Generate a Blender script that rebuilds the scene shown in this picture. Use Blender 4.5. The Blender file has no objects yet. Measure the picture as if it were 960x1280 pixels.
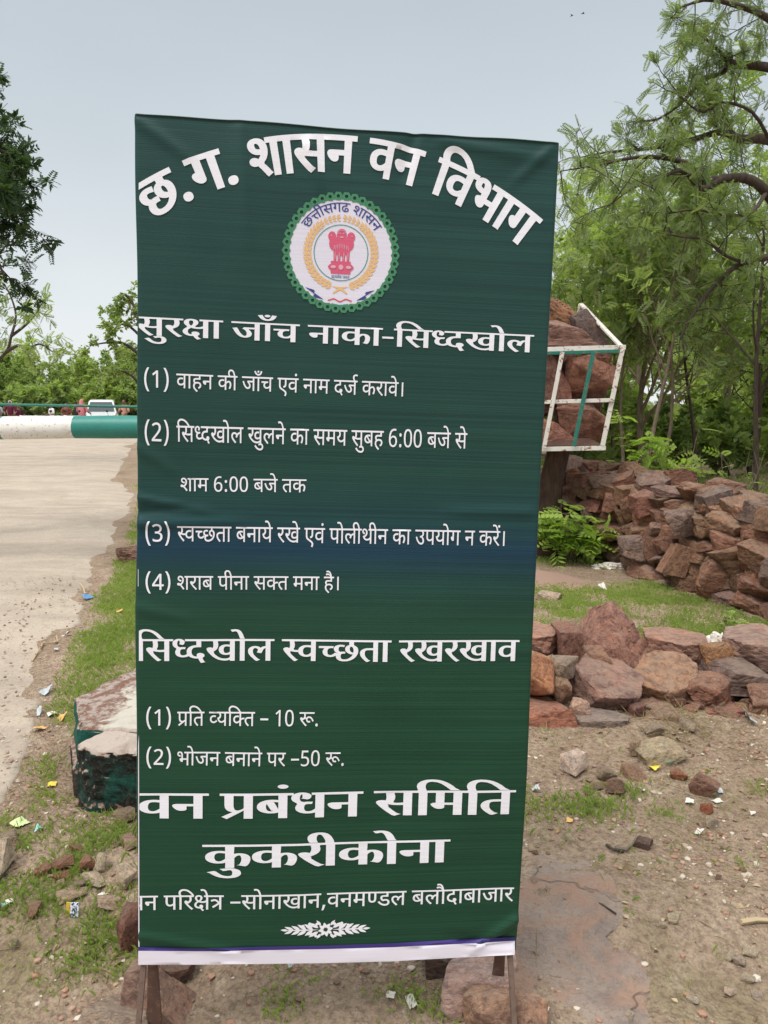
import bpy, bmesh, math, random
import numpy as np
from math import radians, sin, cos, pi
from mathutils import Vector, Matrix, noise, geometry

# ------------------------------------------------------------------ camera, sky, sun, exposure
S = bpy.context.scene
COL = S.collection
PITCH = radians(8.0)
FOC = 960.0                       # focal length in photograph pixels (960 x 1280)
cam_d = bpy.data.cameras.new('camera')
cam = bpy.data.objects.new('camera', cam_d)
COL.objects.link(cam)
cam_d.sensor_fit = 'VERTICAL'
cam_d.sensor_height = 24.0
cam_d.lens = 24.0 * FOC / 1280.0
cam_d.clip_start = 0.05
cam_d.clip_end = 3000
CAM_H = 1.5
cam.location = (0, 0, CAM_H)
cam.rotation_euler = (radians(90) - PITCH, 0, 0)
S.camera = cam

SUN_EL, SUN_AZ = radians(62), radians(222)      # azimuth clockwise from +Y
world = bpy.data.worlds.new('World')
S.world = world
world.use_nodes = True
nt = world.node_tree
nt.nodes.clear()
N = nt.nodes.new
out = N('ShaderNodeOutputWorld')
bg = N('ShaderNodeBackground')
sky = N('ShaderNodeTexSky')
sky.sky_type = 'NISHITA'
sky.sun_disc = False
sky.sun_elevation = SUN_EL
sky.sun_rotation = SUN_AZ
sky.dust_density = 4.0
sky.air_density = 1.2
tc = N('ShaderNodeTexCoord')
sep = N('ShaderNodeSeparateXYZ')
nt.links.new(tc.outputs['Generated'], sep.inputs[0])
ramp = N('ShaderNodeValToRGB')                   # the even grey cloud deck, paler near the horizon
ramp.color_ramp.elements[0].position = 0.0
ramp.color_ramp.elements[0].color = (0.78, 0.81, 0.825, 1)
ramp.color_ramp.elements[1].position = 0.85      # an overcast sky is brightest overhead
ramp.color_ramp.elements[1].color = (1.55, 1.56, 1.55, 1)
e = ramp.color_ramp.elements.new(0.20)
e.color = (0.60, 0.645, 0.672, 1)
e = ramp.color_ramp.elements.new(0.46)
e.color = (0.445, 0.502, 0.546, 1)
nt.links.new(sep.outputs['Z'], ramp.inputs[0])
cn = N('ShaderNodeTexNoise')
cn.inputs['Scale'].default_value = 2.2
cn.inputs['Detail'].default_value = 5
mp = N('ShaderNodeMapping')
mp.inputs['Scale'].default_value = (1, 1, 2.6)
nt.links.new(tc.outputs['Generated'], mp.inputs[0])
nt.links.new(mp.outputs[0], cn.inputs['Vector'])
cr = N('ShaderNodeMapRange')
cr.inputs['From Min'].default_value = 0.3
cr.inputs['From Max'].default_value = 0.7
cr.inputs['To Min'].default_value = 7.6
cr.inputs['To Max'].default_value = 8.3
nt.links.new(cn.outputs[0], cr.inputs['Value'])
sc = N('ShaderNodeVectorMath')
sc.operation = 'SCALE'
nt.links.new(ramp.outputs[0], sc.inputs[0])
nt.links.new(cr.outputs[0], sc.inputs['Scale'])
mx = N('ShaderNodeMix')
mx.data_type = 'RGBA'
mx.inputs['Factor'].default_value = 0.90         # overcast: the clouds hide most of the blue
nt.links.new(sky.outputs[0], mx.inputs[6])
nt.links.new(sc.outputs[0], mx.inputs[7])
nt.links.new(mx.outputs[2], bg.inputs['Color'])
bg.inputs['Strength'].default_value = 0.10
nt.links.new(bg.outputs[0], out.inputs[0])

sun_d = bpy.data.lights.new('sun', 'SUN')
sun_d.energy = 1.5
sun_d.angle = radians(25)
sun_d.color = (1.0, 0.955, 0.89)
sun = bpy.data.objects.new('sun', sun_d)
COL.objects.link(sun)
to_sun = Vector((sin(SUN_AZ) * cos(SUN_EL), cos(SUN_AZ) * cos(SUN_EL), sin(SUN_EL)))
sun.rotation_euler = to_sun.to_track_quat('Z', 'Y').to_euler()
sun.location = (0, 0, 30)

S.view_settings.view_transform = 'Standard'
S.view_settings.look = 'None'
S.view_settings.gamma = 1.0
S.view_settings.exposure = 0.62
S.view_settings.use_curve_mapping = False
S.render.engine = 'CYCLES'
S.cycles.max_bounces = 8
S.cycles.transparent_max_bounces = 8

# ------------------------------------------------------------------ helpers
def ray(px, py):
    u, v = (px - 480) / FOC, (py - 640) / FOC
    return Vector((u, cos(PITCH) - v * sin(PITCH), -sin(PITCH) - v * cos(PITCH)))

def at(px, py, Y):
    """The place seen at a photograph pixel, Y metres in front of the camera."""
    d = ray(px, py)
    return Vector((0, 0, CAM_H)) + d * (Y / d.y)

def ground_at(px, py, z=0.0):
    d = ray(px, py)
    return Vector((0, 0, CAM_H)) + d * ((z - CAM_H) / d.z)

def tag(o, label=None, cat=None, group=None, kind=None):
    if label: o['label'] = label
    if cat: o['category'] = cat
    if group: o['group'] = group
    if kind: o['kind'] = kind
    return o

def empty(name, loc=(0, 0, 0), rotz=0.0):
    o = bpy.data.objects.new(name, None)
    o.empty_display_size = 0.1
    o.location = loc
    o.rotation_euler = (0, 0, rotz)
    COL.objects.link(o)
    return o

def link(name, me, mat=None, parent=None, loc=None):
    o = bpy.data.objects.new(name, me)
    COL.objects.link(o)
    if mat is not None and len(me.materials) == 0:
        me.materials.append(mat)
    if parent is not None: o.parent = parent
    if loc is not None: o.location = loc
    return o

def mesh_np(name, V, F, smooth=False, attr=None):
    """V (n,3) floats, F (m,k) ints of one face size; attr: name -> per-vertex floats."""
    V = np.asarray(V, np.float32); F = np.asarray(F, np.int32)
    me = bpy.data.meshes.new(name)
    k = F.shape[1]
    me.vertices.add(len(V)); me.vertices.foreach_set('co', V.ravel())
    me.loops.add(F.size); me.loops.foreach_set('vertex_index', F.ravel())
    me.polygons.add(len(F))
    me.polygons.foreach_set('loop_start', np.arange(0, F.size, k, dtype=np.int32))
    me.polygons.foreach_set('use_smooth', np.full(len(F), smooth, bool))
    for n_, a in (attr or {}).items():
        at_ = me.attributes.new(n_, 'FLOAT', 'POINT')
        at_.data.foreach_set('value', np.asarray(a, np.float32))
    me.update(calc_edges=True)
    me.validate()
    return me

def from_bm(name, bm, smooth=False, sharp=None):
    me = bpy.data.meshes.new(name)
    bm.to_mesh(me); bm.free()
    if smooth:
        me.polygons.foreach_set('use_smooth', np.ones(len(me.polygons), bool))
        if sharp: me.set_sharp_from_angle(angle=radians(sharp))
    return me

class MB:
    """Collects tubes, bars and loose polygons into one mesh."""
    def __init__(s): s.v = []; s.f = []
    def add(s, V, F):
        o = len(s.v)
        s.v += [tuple(p) for p in V]
        s.f += [tuple(i + o for i in f) for f in F]
    def bar(s, a, b, w, d, up=(0, 0, 1)):
        a = Vector(a); b = Vector(b); t = (b - a).normalized()
        r = t.cross(Vector(up))
        if r.length < 1e-4: r = t.cross(Vector((0, 1, 0)))
        r.normalize(); u = r.cross(t)
        q = []
        for p in (a, b):
            for sx, sy in ((-1, -1), (1, -1), (1, 1), (-1, 1)):
                q.append(p + r * (sx * w / 2) + u * (sy * d / 2))
        s.add(q, [(3, 2, 1, 0), (4, 5, 6, 7), (0, 1, 5, 4), (1, 2, 6, 5), (2, 3, 7, 6), (3, 0, 4, 7)])
    def tube(s, pts, rad, n=8, cap=True):
        pts = [Vector(p) for p in pts]
        if not hasattr(rad, '__len__'): rad = [rad] * len(pts)
        V = []; F = []
        prev = None
        for i, p in enumerate(pts):
            t = (pts[min(i + 1, len(pts) - 1)] - pts[max(i - 1, 0)]).normalized()
            if prev is None:
                prev = t.orthogonal().normalized()
            r = (prev - t * prev.dot(t))
            r = r.normalized() if r.length > 1e-5 else t.orthogonal().normalized()
            prev = r; u = t.cross(r)
            for k in range(n):
                a = 2 * pi * k / n
                V.append(p + (r * cos(a) + u * sin(a)) * rad[i])
        for i in range(len(pts) - 1):
            for k in range(n):
                F.append((i * n + k, i * n + (k + 1) % n, (i + 1) * n + (k + 1) % n, (i + 1) * n + k))
        if cap:
            F.append(tuple(range(n))[::-1]); F.append(tuple((len(pts) - 1) * n + k for k in range(n)))
        s.add(V, F)
    def mesh(s, name, smooth=False, sharp=None, bevel=0):
        me = bpy.data.meshes.new(name)
        me.from_pydata(s.v, [], s.f)
        if bevel:
            bm = bmesh.new(); bm.from_mesh(me)
            bmesh.ops.bevel(bm, geom=bm.edges[:], offset=bevel, segments=2, affect='EDGES', profile=0.6)
            bm.to_mesh(me); bm.free()
        if smooth:
            me.polygons.foreach_set('use_smooth', np.ones(len(me.polygons), bool))
            me.set_sharp_from_angle(angle=radians(sharp or 40))
        me.update()
        return me

# smooth value noise on numpy arrays
_perm = np.random.RandomState(7).rand(256, 256)
def vnoise(x, y, f=1.0, seed=0):
    x = np.asarray(x, float) * f + seed * 17.3; y = np.asarray(y, float) * f + seed * 9.1
    xi = np.floor(x).astype(int); yi = np.floor(y).astype(int)
    u = x - xi; v = y - yi
    u = u * u * (3 - 2 * u); v = v * v * (3 - 2 * v)
    g = lambda a, b: _perm[a % 256, b % 256]
    return (g(xi, yi) * (1 - u) + g(xi + 1, yi) * u) * (1 - v) + (g(xi, yi + 1) * (1 - u) + g(xi + 1, yi + 1) * u) * v
def fbm(x, y, f=1.0, seed=0, o=4):
    t = 0; a = 0.5
    for k in range(o):
        t = t + a * vnoise(x, y, f * 2 ** k, seed + k); a *= 0.5
    return t
# ------------------------------------------------------------------ materials
MATS = {}
class NT:
    def __init__(s, name, rough=0.8, spec=0.3):
        m = bpy.data.materials.new(name); m.use_nodes = True
        s.m = m; s.t = m.node_tree; s.b = s.t.nodes['Principled BSDF']
        s.b.inputs['Roughness'].default_value = rough
        s.b.inputs['Specular IOR Level'].default_value = spec
        MATS[name] = m
    def n(s, kind, **kw):
        x = s.t.nodes.new(kind)
        for k, v in kw.items(): setattr(x, k, v)
        return x
    def l(s, a, b): s.t.links.new(a, b)
    def obj(s, scale=(1, 1, 1)):
        c = s.n('ShaderNodeTexCoord'); m = s.n('ShaderNodeMapping')
        m.inputs['Scale'].default_value = scale
        s.l(c.outputs['Object'], m.inputs[0]); return m.outputs[0]
    def world(s, scale=(1, 1, 1)):
        c = s.n('ShaderNodeNewGeometry'); m = s.n('ShaderNodeMapping')
        m.inputs['Scale'].default_value = scale
        s.l(c.outputs['Position'], m.inputs[0]); return m.outputs[0]
    def noise(s, vec, scale, detail=5, rough=0.6, dist=0.0):
        x = s.n('ShaderNodeTexNoise')
        x.inputs['Scale'].default_value = scale; x.inputs['Detail'].default_value = detail
        x.inputs['Roughness'].default_value = rough; x.inputs['Distortion'].default_value = dist
        s.l(vec, x.inputs['Vector']); return x.outputs[0]
    def voro(s, vec, scale, feature='F1', out='Distance'):
        x = s.n('ShaderNodeTexVoronoi'); x.feature = feature
        x.inputs['Scale'].default_value = scale; s.l(vec, x.inputs['Vector']); return x.outputs[out]
    def ramp(s, fac, stops):
        x = s.n('ShaderNodeValToRGB'); cr_ = x.color_ramp
        while len(cr_.elements) < len(stops): cr_.elements.new(0.5)
        for e_, (p, c) in zip(cr_.elements, stops):
            e_.position = p; e_.color = (*c, 1) if hasattr(c, '__len__') else (c, c, c, 1)
        s.l(fac, x.inputs[0]); return x.outputs[0]
    def mix(s, fac, a, b, mode='MIX'):
        x = s.n('ShaderNodeMix', data_type='RGBA', blend_type=mode)
        for sock, v in ((x.inputs['Factor'], fac), (x.inputs[6], a), (x.inputs[7], b)):
            if hasattr(v, 'links') or hasattr(v, 'is_linked'): s.l(v, sock)
            elif hasattr(v, '__len__'): sock.default_value = (*v, 1)
            else: sock.default_value = v
        return x.outputs[2]
    def math(s, op, a, b=0.0):
        x = s.n('ShaderNodeMath', operation=op)
        for i, v in enumerate((a, b)):
            if hasattr(v, 'is_linked'): s.l(v, x.inputs[i])
            else: x.inputs[i].default_value = v
        return x.outputs[0]
    def bump(s, h, strength=0.4, dist=0.02):
        x = s.n('ShaderNodeBump'); x.inputs['Strength'].default_value = strength
        x.inputs['Distance'].default_value = dist
        s.l(h, x.inputs['Height']); s.l(x.outputs[0], s.b.inputs['Normal'])
    def color(s, c):
        if hasattr(c, 'is_linked'): s.l(c, s.b.inputs['Base Color'])
        else: s.b.inputs['Base Color'].default_value = (*c, 1)

def paint(name, c, rough=0.5, var=0.12, scale=18, chips=None, spec=0.35):
    m = NT(name, rough, spec); v = m.obj()
    n_ = m.noise(v, scale, 6, 0.65)
    col = m.mix(n_, tuple(x * (1 - var) for x in c), tuple(min(1, x * (1 + var)) for x in c))
    if chips:
        k = m.ramp(m.noise(v, scale * 2.2, 8, 0.7, 0.6), [(0.56, 0.0), (0.60, 1.0)])
        col = m.mix(k, col, chips)
    m.color(col); m.bump(n_, 0.15, 0.004)
    return m.m

# earth
m = NT('earth', 0.95, 0.1); v = m.world()
big = m.noise(v, 0.55, 6, 0.6, 0.3); med = m.noise(v, 4.0, 8, 0.68); fine = m.noise(v, 45, 6, 0.7)
grit = m.voro(v, 70)
c = m.ramp(big, [(0.30, (0.305, 0.22, 0.156)), (0.44, (0.425, 0.32, 0.23)), (0.56, (0.495, 0.38, 0.28)), (0.68, (0.415, 0.282, 0.20))])
c = m.mix(m.ramp(med, [(0.35, 0.0), (0.62, 1.0)]), c, m.mix(0.5, c, (0.24, 0.165, 0.105)))
c = m.mix(m.ramp(m.noise(v, 1.7, 6, 0.65, 0.4), [(0.52, 0.0), (0.66, 0.5)]), c, (0.20, 0.185, 0.08))      # greenish moss and trodden grass
c = m.mix(m.ramp(fine, [(0.38, 0.65), (0.56, 0.0)]), c, (0.16, 0.11, 0.08))
c = m.mix(m.ramp(m.noise(v, 14, 9, 0.75, 0.5), [(0.54, 0.0), (0.66, 0.6)]), c, (0.52, 0.42, 0.32))
c = m.mix(m.ramp(grit, [(0.10, 0.55), (0.20, 0.0)]), c, (0.45, 0.37, 0.29))
m.color(c)
h_ = m.math('ADD', m.math('MULTIPLY', med, 0.7), m.math('ADD', m.math('MULTIPLY', fine, 0.45), m.math('MULTIPLY', grit, -0.35)))
m.bump(h_, 1.0, 0.04)

# dusty concrete road
m = NT('road', 0.9, 0.15); v = m.world((1, 0.75, 1))
big = m.noise(v, 0.45, 6, 0.6, 0.5); med = m.noise(v, 2.6, 9, 0.7, 0.6); fine = m.noise(v, 60, 5, 0.7)
c = m.ramp(big, [(0.34, (0.375, 0.315, 0.255)), (0.5, (0.425, 0.36, 0.292)), (0.66, (0.385, 0.322, 0.26))])
c = m.mix(m.ramp(med, [(0.40, 0.0), (0.66, 1.0)]), c, (0.475, 0.405, 0.325))
c = m.mix(m.ramp(m.noise(m.world((0.5, 1.4, 1)), 1.1, 7, 0.66, 0.8), [(0.46, 0.0), (0.66, 0.7)]), c, (0.30, 0.245, 0.20))
c = m.mix(m.ramp(fine, [(0.35, 0.4), (0.52, 0.0)]), c, (0.22, 0.17, 0.13))
c = m.mix(m.ramp(m.noise(v, 9, 8, 0.75, 0.4), [(0.56, 0.0), (0.70, 0.7)]), c, (0.32, 0.26, 0.205))
rdg = m.math('ABSOLUTE', m.math('SUBTRACT', m.noise(m.world((1, 1, 1)), 0.8, 6, 0.62, 0.6), 0.5))
c = m.mix(m.math('MULTIPLY', m.ramp(rdg, [(0.001, 0.8), (0.003, 0.0)]), m.ramp(m.noise(v, 0.7, 3), [(0.45, 0.0), (0.55, 0.8)])), c, (0.19, 0.15, 0.12))
m.color(c); m.bump(m.math('ADD', med, m.math('MULTIPLY', fine, 0.4)), 0.35, 0.012)

# sandstone: colour comes from each rock's own object colour
def rock_mat(name, lichen=0.0):
    m = NT(name, 0.9, 0.2); v = m.obj()
    oi = m.n('ShaderNodeObjectInfo')
    off = m.n('ShaderNodeVectorMath', operation='ADD')
    m.l(v, off.inputs[0])
    cmb = m.n('ShaderNodeCombineXYZ')
    m.l(m.math('MULTIPLY', oi.outputs['Random'], 37.0), cmb.inputs[0]); m.l(m.math('MULTIPLY', oi.outputs['Random'], 91.0), cmb.inputs[2])
    m.l(cmb.outputs[0], off.inputs[1]); v = off.outputs[0]
    a = m.noise(v, 3.0, 7, 0.62, 0.5); b = m.noise(v, 9, 10, 0.74, 0.3); f = m.noise(v, 42, 7, 0.75)
    base = m.mix(1.0, oi.outputs['Color'], (1.36, 1.31, 1.20), 'MULTIPLY')
    c = m.mix(m.ramp(a, [(0.36, 0.0), (0.60, 0.85)]), base, m.mix(1.0, base, (0.60, 0.56, 0.60), 'MULTIPLY'))
    c = m.mix(m.ramp(m.noise(v, 2.1, 7, 0.68, 0.9), [(0.50, 0.0), (0.64, 0.8)]), c, m.mix(1.0, base, (1.42, 1.2, 1.05), 'MULTIPLY'))
    c = m.mix(m.ramp(b, [(0.44, 0.0), (0.60, 0.75)]), c, m.mix(1.0, base, (1.45, 1.45, 1.42), 'MULTIPLY'))
    c = m.mix(m.ramp(b, [(0.34, 0.8), (0.46, 0.0)]), c, m.mix(1.0, base, (0.50, 0.48, 0.50), 'MULTIPLY'))
    c = m.mix(m.ramp(f, [(0.36, 0.5), (0.48, 0.0)]), c, m.mix(1.0, base, (0.42, 0.40, 0.40), 'MULTIPLY'))
    gm = m.n('ShaderNodeNewGeometry')
    edge_ = m.ramp(m.math('ADD', gm.outputs['Pointiness'], m.math('MULTIPLY', m.math('SUBTRACT', f, 0.5), 0.10)), [(0.53, 0.0), (0.60, 0.6)])
    c = m.mix(edge_, c, m.mix(0.5, m.mix(1.0, base, (1.5, 1.4, 1.35), 'MULTIPLY'), (0.40, 0.31, 0.25)))          # rubbed edges
    gs_ = m.n('ShaderNodeSeparateXYZ'); m.l(gm.outputs['Normal'], gs_.inputs[0])
    dust = m.math('MULTIPLY', m.ramp(gs_.outputs[2], [(0.55, 0.0), (0.9, 1.0)]), m.ramp(m.noise(v, 5, 8, 0.7), [(0.42, 0.0), (0.62, 0.55)]))
    c = m.mix(dust, c, (0.40, 0.315, 0.24))                                                                        # settled dust
    lich = m.ramp(m.noise(v, 7, 10, 0.8, 0.3), [(0.64, 0.0), (0.68, 0.5)])
    c = m.mix(lich, c, (0.36, 0.34, 0.29))
    m.color(c)
    m.bump(m.math('ADD', m.math('ADD', m.math('MULTIPLY', a, 0.5), b), m.math('MULTIPLY', f, 0.4)), 0.9, 0.045)
    return m.m
ROCK = rock_mat('sandstone')

# leaves: per-leaf tone attribute, per-plant random
def leaf_mat(name, lo, hi, trans=0.45, rough=0.5):
    m = NT(name, rough, 0.25)
    at_ = m.n('ShaderNodeAttribute', attribute_name='tone')
    oi = m.n('ShaderNodeObjectInfo')
    t = m.math('ADD', m.math('MULTIPLY', at_.outputs['Fac'], 0.70), m.math('MULTIPLY', oi.outputs['Random'], 0.30))
    c = m.ramp(t, [(0.0, lo), (0.6, tuple((a + b) / 2 for a, b in zip(lo, hi))), (1.0, hi)])
    m.color(c)
    tr = m.n('ShaderNodeBsdfTranslucent')
    cc = m.mix(1.0, c, (1.15, 1.25, 0.65), 'MULTIPLY')
    m.l(cc, tr.inputs['Color'])
    ms = m.n('ShaderNodeMixShader'); ms.inputs[0].default_value = trans
    m.l(m.b.outputs[0], ms.inputs[1]); m.l(tr.outputs[0], ms.inputs[2])
    m.l(ms.outputs[0], m.t.nodes['Material Output'].inputs[0])
    return m.m
LEAF_BRIGHT = leaf_mat('leaf_bright', (0.25, 0.34, 0.09), (0.48, 0.56, 0.21), 0.54)
LEAF_MID = leaf_mat('leaf_mid', (0.19, 0.27, 0.085), (0.38, 0.46, 0.18), 0.54)
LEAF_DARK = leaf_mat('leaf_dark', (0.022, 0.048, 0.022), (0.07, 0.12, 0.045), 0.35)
LEAF_ACACIA = leaf_mat('leaf_acacia', (0.11, 0.165, 0.065), (0.30, 0.36, 0.155), 0.48)
LEAF_SAP = leaf_mat('leaf_sapling', (0.24, 0.36, 0.06), (0.44, 0.56, 0.15), 0.54)
GRASS = leaf_mat('grass_blade', (0.24, 0.34, 0.075), (0.50, 0.57, 0.20), 0.45, 0.6)
DRYGRASS = leaf_mat('dry_grass', (0.24, 0.19, 0.10), (0.38, 0.31, 0.17), 0.2, 0.8)

def bark_mat(name, a, b):
    m = NT(name, 0.9, 0.15); v = m.obj((1, 1, 0.25))
    n_ = m.noise(v, 22, 8, 0.7, 0.4)
    m.color(m.mix(m.ramp(n_, [(0.35, 0.0), (0.65, 1.0)]), a, b)); m.bump(n_, 0.6, 0.02)
    return m.m
BARK_DARK = bark_mat('bark_dark', (0.05, 0.038, 0.03), (0.10, 0.078, 0.062))
BARK_PALE = bark_mat('bark_pale', (0.13, 0.10, 0.075), (0.26, 0.205, 0.155))

WHITE_PAINT = paint('white_paint', (0.72, 0.68, 0.62), 0.65, 0.16, 9, (0.26, 0.15, 0.10))
GREEN_PAINT = paint('green_paint', (0.02, 0.17, 0.13), 0.5, 0.15, 14, (0.22, 0.16, 0.12))
RUST = paint('rusty_iron', (0.105, 0.058, 0.042), 0.8, 0.45, 30, (0.17, 0.10, 0.07))
DULL_STEEL = paint('dull_steel', (0.19, 0.15, 0.125), 0.55, 0.25, 40)
# ------------------------------------------------------------------ ground, road
def poly_x(pts, y):
    return np.interp(y, [p[1] for p in pts], [p[0] for p in pts])
EDGE = [ground_at(*p) for p in ((0, 985), (22, 958), (42, 900), (62, 850), (88, 790), (132, 722), (152, 680), (168, 618))]
EDGE = [Vector((-0.95, 1.2, 0))] + EDGE + [Vector((-5.6, 16, 0)), Vector((-10, 31, 0)), Vector((-17, 60, 0)), Vector((-60, 200, 0))]
def road_edge(y):
    y = np.asarray(y, float)
    return poly_x(EDGE, y) + 0.16 * (fbm(y * 0 + 3.3, y, 1.3, 5) - 0.47) + 0.05 * (fbm(y * 0 + 9.3, y, 7, 3) - 0.47)

def ground_h(x, y):
    x = np.asarray(x, float); y = np.asarray(y, float)
    h = 0.10 * (fbm(x, y, 0.8, 1) - 0.47) + 0.045 * (fbm(x, y, 4.0, 2) - 0.47) + 0.016 * (fbm(x, y, 17, 6, 2) - 0.37)
    d = x - road_edge(y)
    k = np.clip((d + 0.45) / 0.5, 0, 1)
    h = h * k + (-0.05) * (1 - k) ** 2
    far = np.clip((y - 25) / 60, 0, 1)
    t_ = np.clip((2.25 - y) / 0.45, 0, 1); h = h - 0.065 * t_ * t_ * (3 - 2 * t_)      # the earth falls away a little at the banner's foot
    return h * (1 - 0.5 * far)

def gz(x, y): return float(ground_h(np.array([x]), np.array([y]))[0])
def on_ground(px, py):
    p = ground_at(px, py)
    z = gz(p.x, p.y)
    p = ground_at(px, py, z)
    return Vector((p.x, p.y, gz(p.x, p.y)))

def axis(lo, hi, step, far_lo, far_hi, g=1.22):
    a = list(np.arange(lo, hi, step)); s_ = step
    while a[-1] < far_hi: s_ *= g; a.append(a[-1] + s_)
    s_ = step; b = []
    x_ = lo
    while x_ > far_lo: s_ *= g; x_ -= s_; b.append(x_)
    return np.array(b[::-1] + a)
xs = axis(-3.2, 4.2, 0.03, -900, 900); ys = axis(0.9, 8.5, 0.03, -60, 1500)
X, Y = np.meshgrid(xs, ys)
Z = ground_h(X, Y)
nx, ny = len(xs), len(ys)
ii = np.arange(nx * ny).reshape(ny, nx)
F = np.stack([ii[:-1, :-1], ii[:-1, 1:], ii[1:, 1:], ii[1:, :-1]], -1).reshape(-1, 4)
g = link('ground', mesh_np('ground', np.stack([X, Y, Z], -1).reshape(-1, 3), F, True), MATS['earth'])
tag(g, 'bare brown earth with grit and trodden patches', None, None, 'structure')

# the road: a worn concrete sheet with a broken edge
ys = axis(1.0, 14, 0.04, 0.4, 420, 1.2)
T_ = np.concatenate([np.array([0, 0.004, 0.03, 0.08, 0.16, 0.3]), np.linspace(0.5, 14, 40)])
R = []
for y in ys:
    xe = float(road_edge(y))
    for k, t in enumerate(T_):
        R.append((xe - t + (0.0 if k else 0.03), y, -0.09 if k == 0 else -0.012 + 0.022 * (float(fbm(xe - t, y, 1.1, 4)) - 0.47) + 0.020 * (float(fbm(xe - t, y, 7.0, 4)) - 0.47) * max(0, 1 - t / 0.5) + 0.036 * min(t / 0.45, 1.0)))
n = len(T_)
ii = np.arange(len(ys) * n).reshape(len(ys), n)
F = np.stack([ii[:-1, :-1], ii[1:, :-1], ii[1:, 1:], ii[:-1, 1:]], -1).reshape(-1, 4)
rd = link('road', mesh_np('road', np.array(R), F, True), MATS['road'])
tag(rd, 'dusty beige concrete road with worn darker patches', None, None, 'structure')

# ------------------------------------------------------------------ rocks
def rock_mesh(seed, kind='boulder', detail=4):
    rg = random.Random(seed)
    P = []
    if kind == 'boulder':
        for k in range(15):
            d = Vector((rg.gauss(0, 1), rg.gauss(0, 1), rg.gauss(0, 1))).normalized()
            p = Vector([math.copysign(abs(c) ** 0.55, c) for c in d]) * rg.uniform(0.72, 1.0)
            P.append(p)
    elif kind == 'block':
        for sx in (-1, 1):
            for sy in (-1, 1):
                for sz in (-1, 1):
                    P.append(Vector((sx * rg.uniform(0.68, 1), sy * rg.uniform(0.65, 1), sz * rg.uniform(0.62, 1))))
        for k in range(3):
            P.append(Vector((rg.uniform(-1, 1), rg.uniform(-1, 1), rg.uniform(-1, 1))))
    elif kind == 'slab':
        n_ = rg.randint(6, 8)
        for z in (-1, 1):
            for k in range(n_):
                a = 2 * pi * (k + rg.uniform(-0.25, 0.25)) / n_
                r = rg.uniform(0.74, 1.0) * (1.0 if z > 0 else 0.92)
                P.append(Vector((r * cos(a), r * sin(a), z * rg.uniform(0.6, 1))))
    elif kind == 'wedge':
        for sx in (-1, 1):
            for sy in (-1, 1):
                P.append(Vector((sx * rg.uniform(0.85, 1), sy * rg.uniform(0.8, 1), -1 * rg.uniform(0.8, 1))))
                P.append(Vector((sx * (0.95 if sx < 0 else 0.45) * rg.uniform(0.7, 1), sy * rg.uniform(0.4, 0.9), rg.uniform(0.55, 1) if sx < 0 else rg.uniform(-0.2, 0.4))))
        P.append(Vector((rg.uniform(-0.5, 0.2), 0, 1)))
    elif kind == 'peak':
        P = [Vector(p) for p in ((-1, -0.55, -0.62), (-0.95, 0.8, -0.5), (0.95, 0.7, -0.75), (0.75, -0.7, -1.0), (0.15, -0.95, -0.8),
                                 (-0.72, -0.35, 0.05), (-0.55, -0.4, 0.45), (-0.15, -0.2, 0.98), (0.12, 0.15, 0.93), (0.42, -0.25, 0.42), (0.95, -0.1, -0.35), (0.0, -0.85, 0.05), (-0.4, 0.6, 0.5), (0.5, 0.5, 0.2))]
    bm = bmesh.new()
    vs = [bm.verts.new(p) for p in P]
    r = bmesh.ops.convex_hull(bm, input=vs)
    bmesh.ops.delete(bm, geom=[v for v in bm.verts if not v.link_faces], context='VERTS')
    bmesh.ops.dissolve_limit(bm, angle_limit=radians(16), verts=bm.verts[:], edges=bm.edges[:])
    bmesh.ops.bevel(bm, geom=bm.edges[:], offset=0.04, segments=2, affect='EDGES', profile=0.5, clamp_overlap=True)
    bmesh.ops.triangulate(bm, faces=bm.faces[:])
    for it in range(detail):
        lim = 0.46 / (1.75 ** it)
        es = [e_ for e_ in bm.edges if e_.calc_length() > lim]
        if es: bmesh.ops.subdivide_edges(bm, edges=es, cuts=1)
        bmesh.ops.triangulate(bm, faces=bm.faces[:])
    bm.normal_update()
    o_ = Vector((seed * 3.7, seed * 1.3, seed * 0.7))
    for v in bm.verts:
        p = v.co
        k = noise.fractal(p * 1.3 + o_, 0.8, 2.1, 7) * 0.036 + noise.noise(p * 9 + o_) * 0.008 + noise.noise(p * 21 + o_) * 0.004
        cv = noise.voronoi(p * 2.2 + o_)[0]; k -= 0.035 * max(0.0, 0.10 - (cv[1] - cv[0])) / 0.10        # split lines and chips
        st = noise.noise(Vector((p.x * 0.6, p.y * 0.6, p.z * 3.2)) + o_) * 0.018      # bedding
        v.co = p + v.normal * (k + st)
    lo = Vector([min(v.co[i] for v in bm.verts) for i in range(3)]); hi = Vector([max(v.co[i] for v in bm.verts) for i in range(3)])
    for v in bm.verts:
        v.co = Vector([(v.co[i] - (lo[i] + hi[i]) / 2) / (hi[i] - lo[i]) for i in range(3)])
    me = from_bm('rock', bm, True, 28)
    me.materials.append(ROCK)
    return me
PROTO = {}
for k_, n_ in (('boulder', 9), ('block', 8), ('slab', 6), ('wedge', 6), ('peak', 1)):
    PROTO[k_] = [rock_mesh(10 * i_ + len(k_), k_) for i_ in range(n_)]

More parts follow.
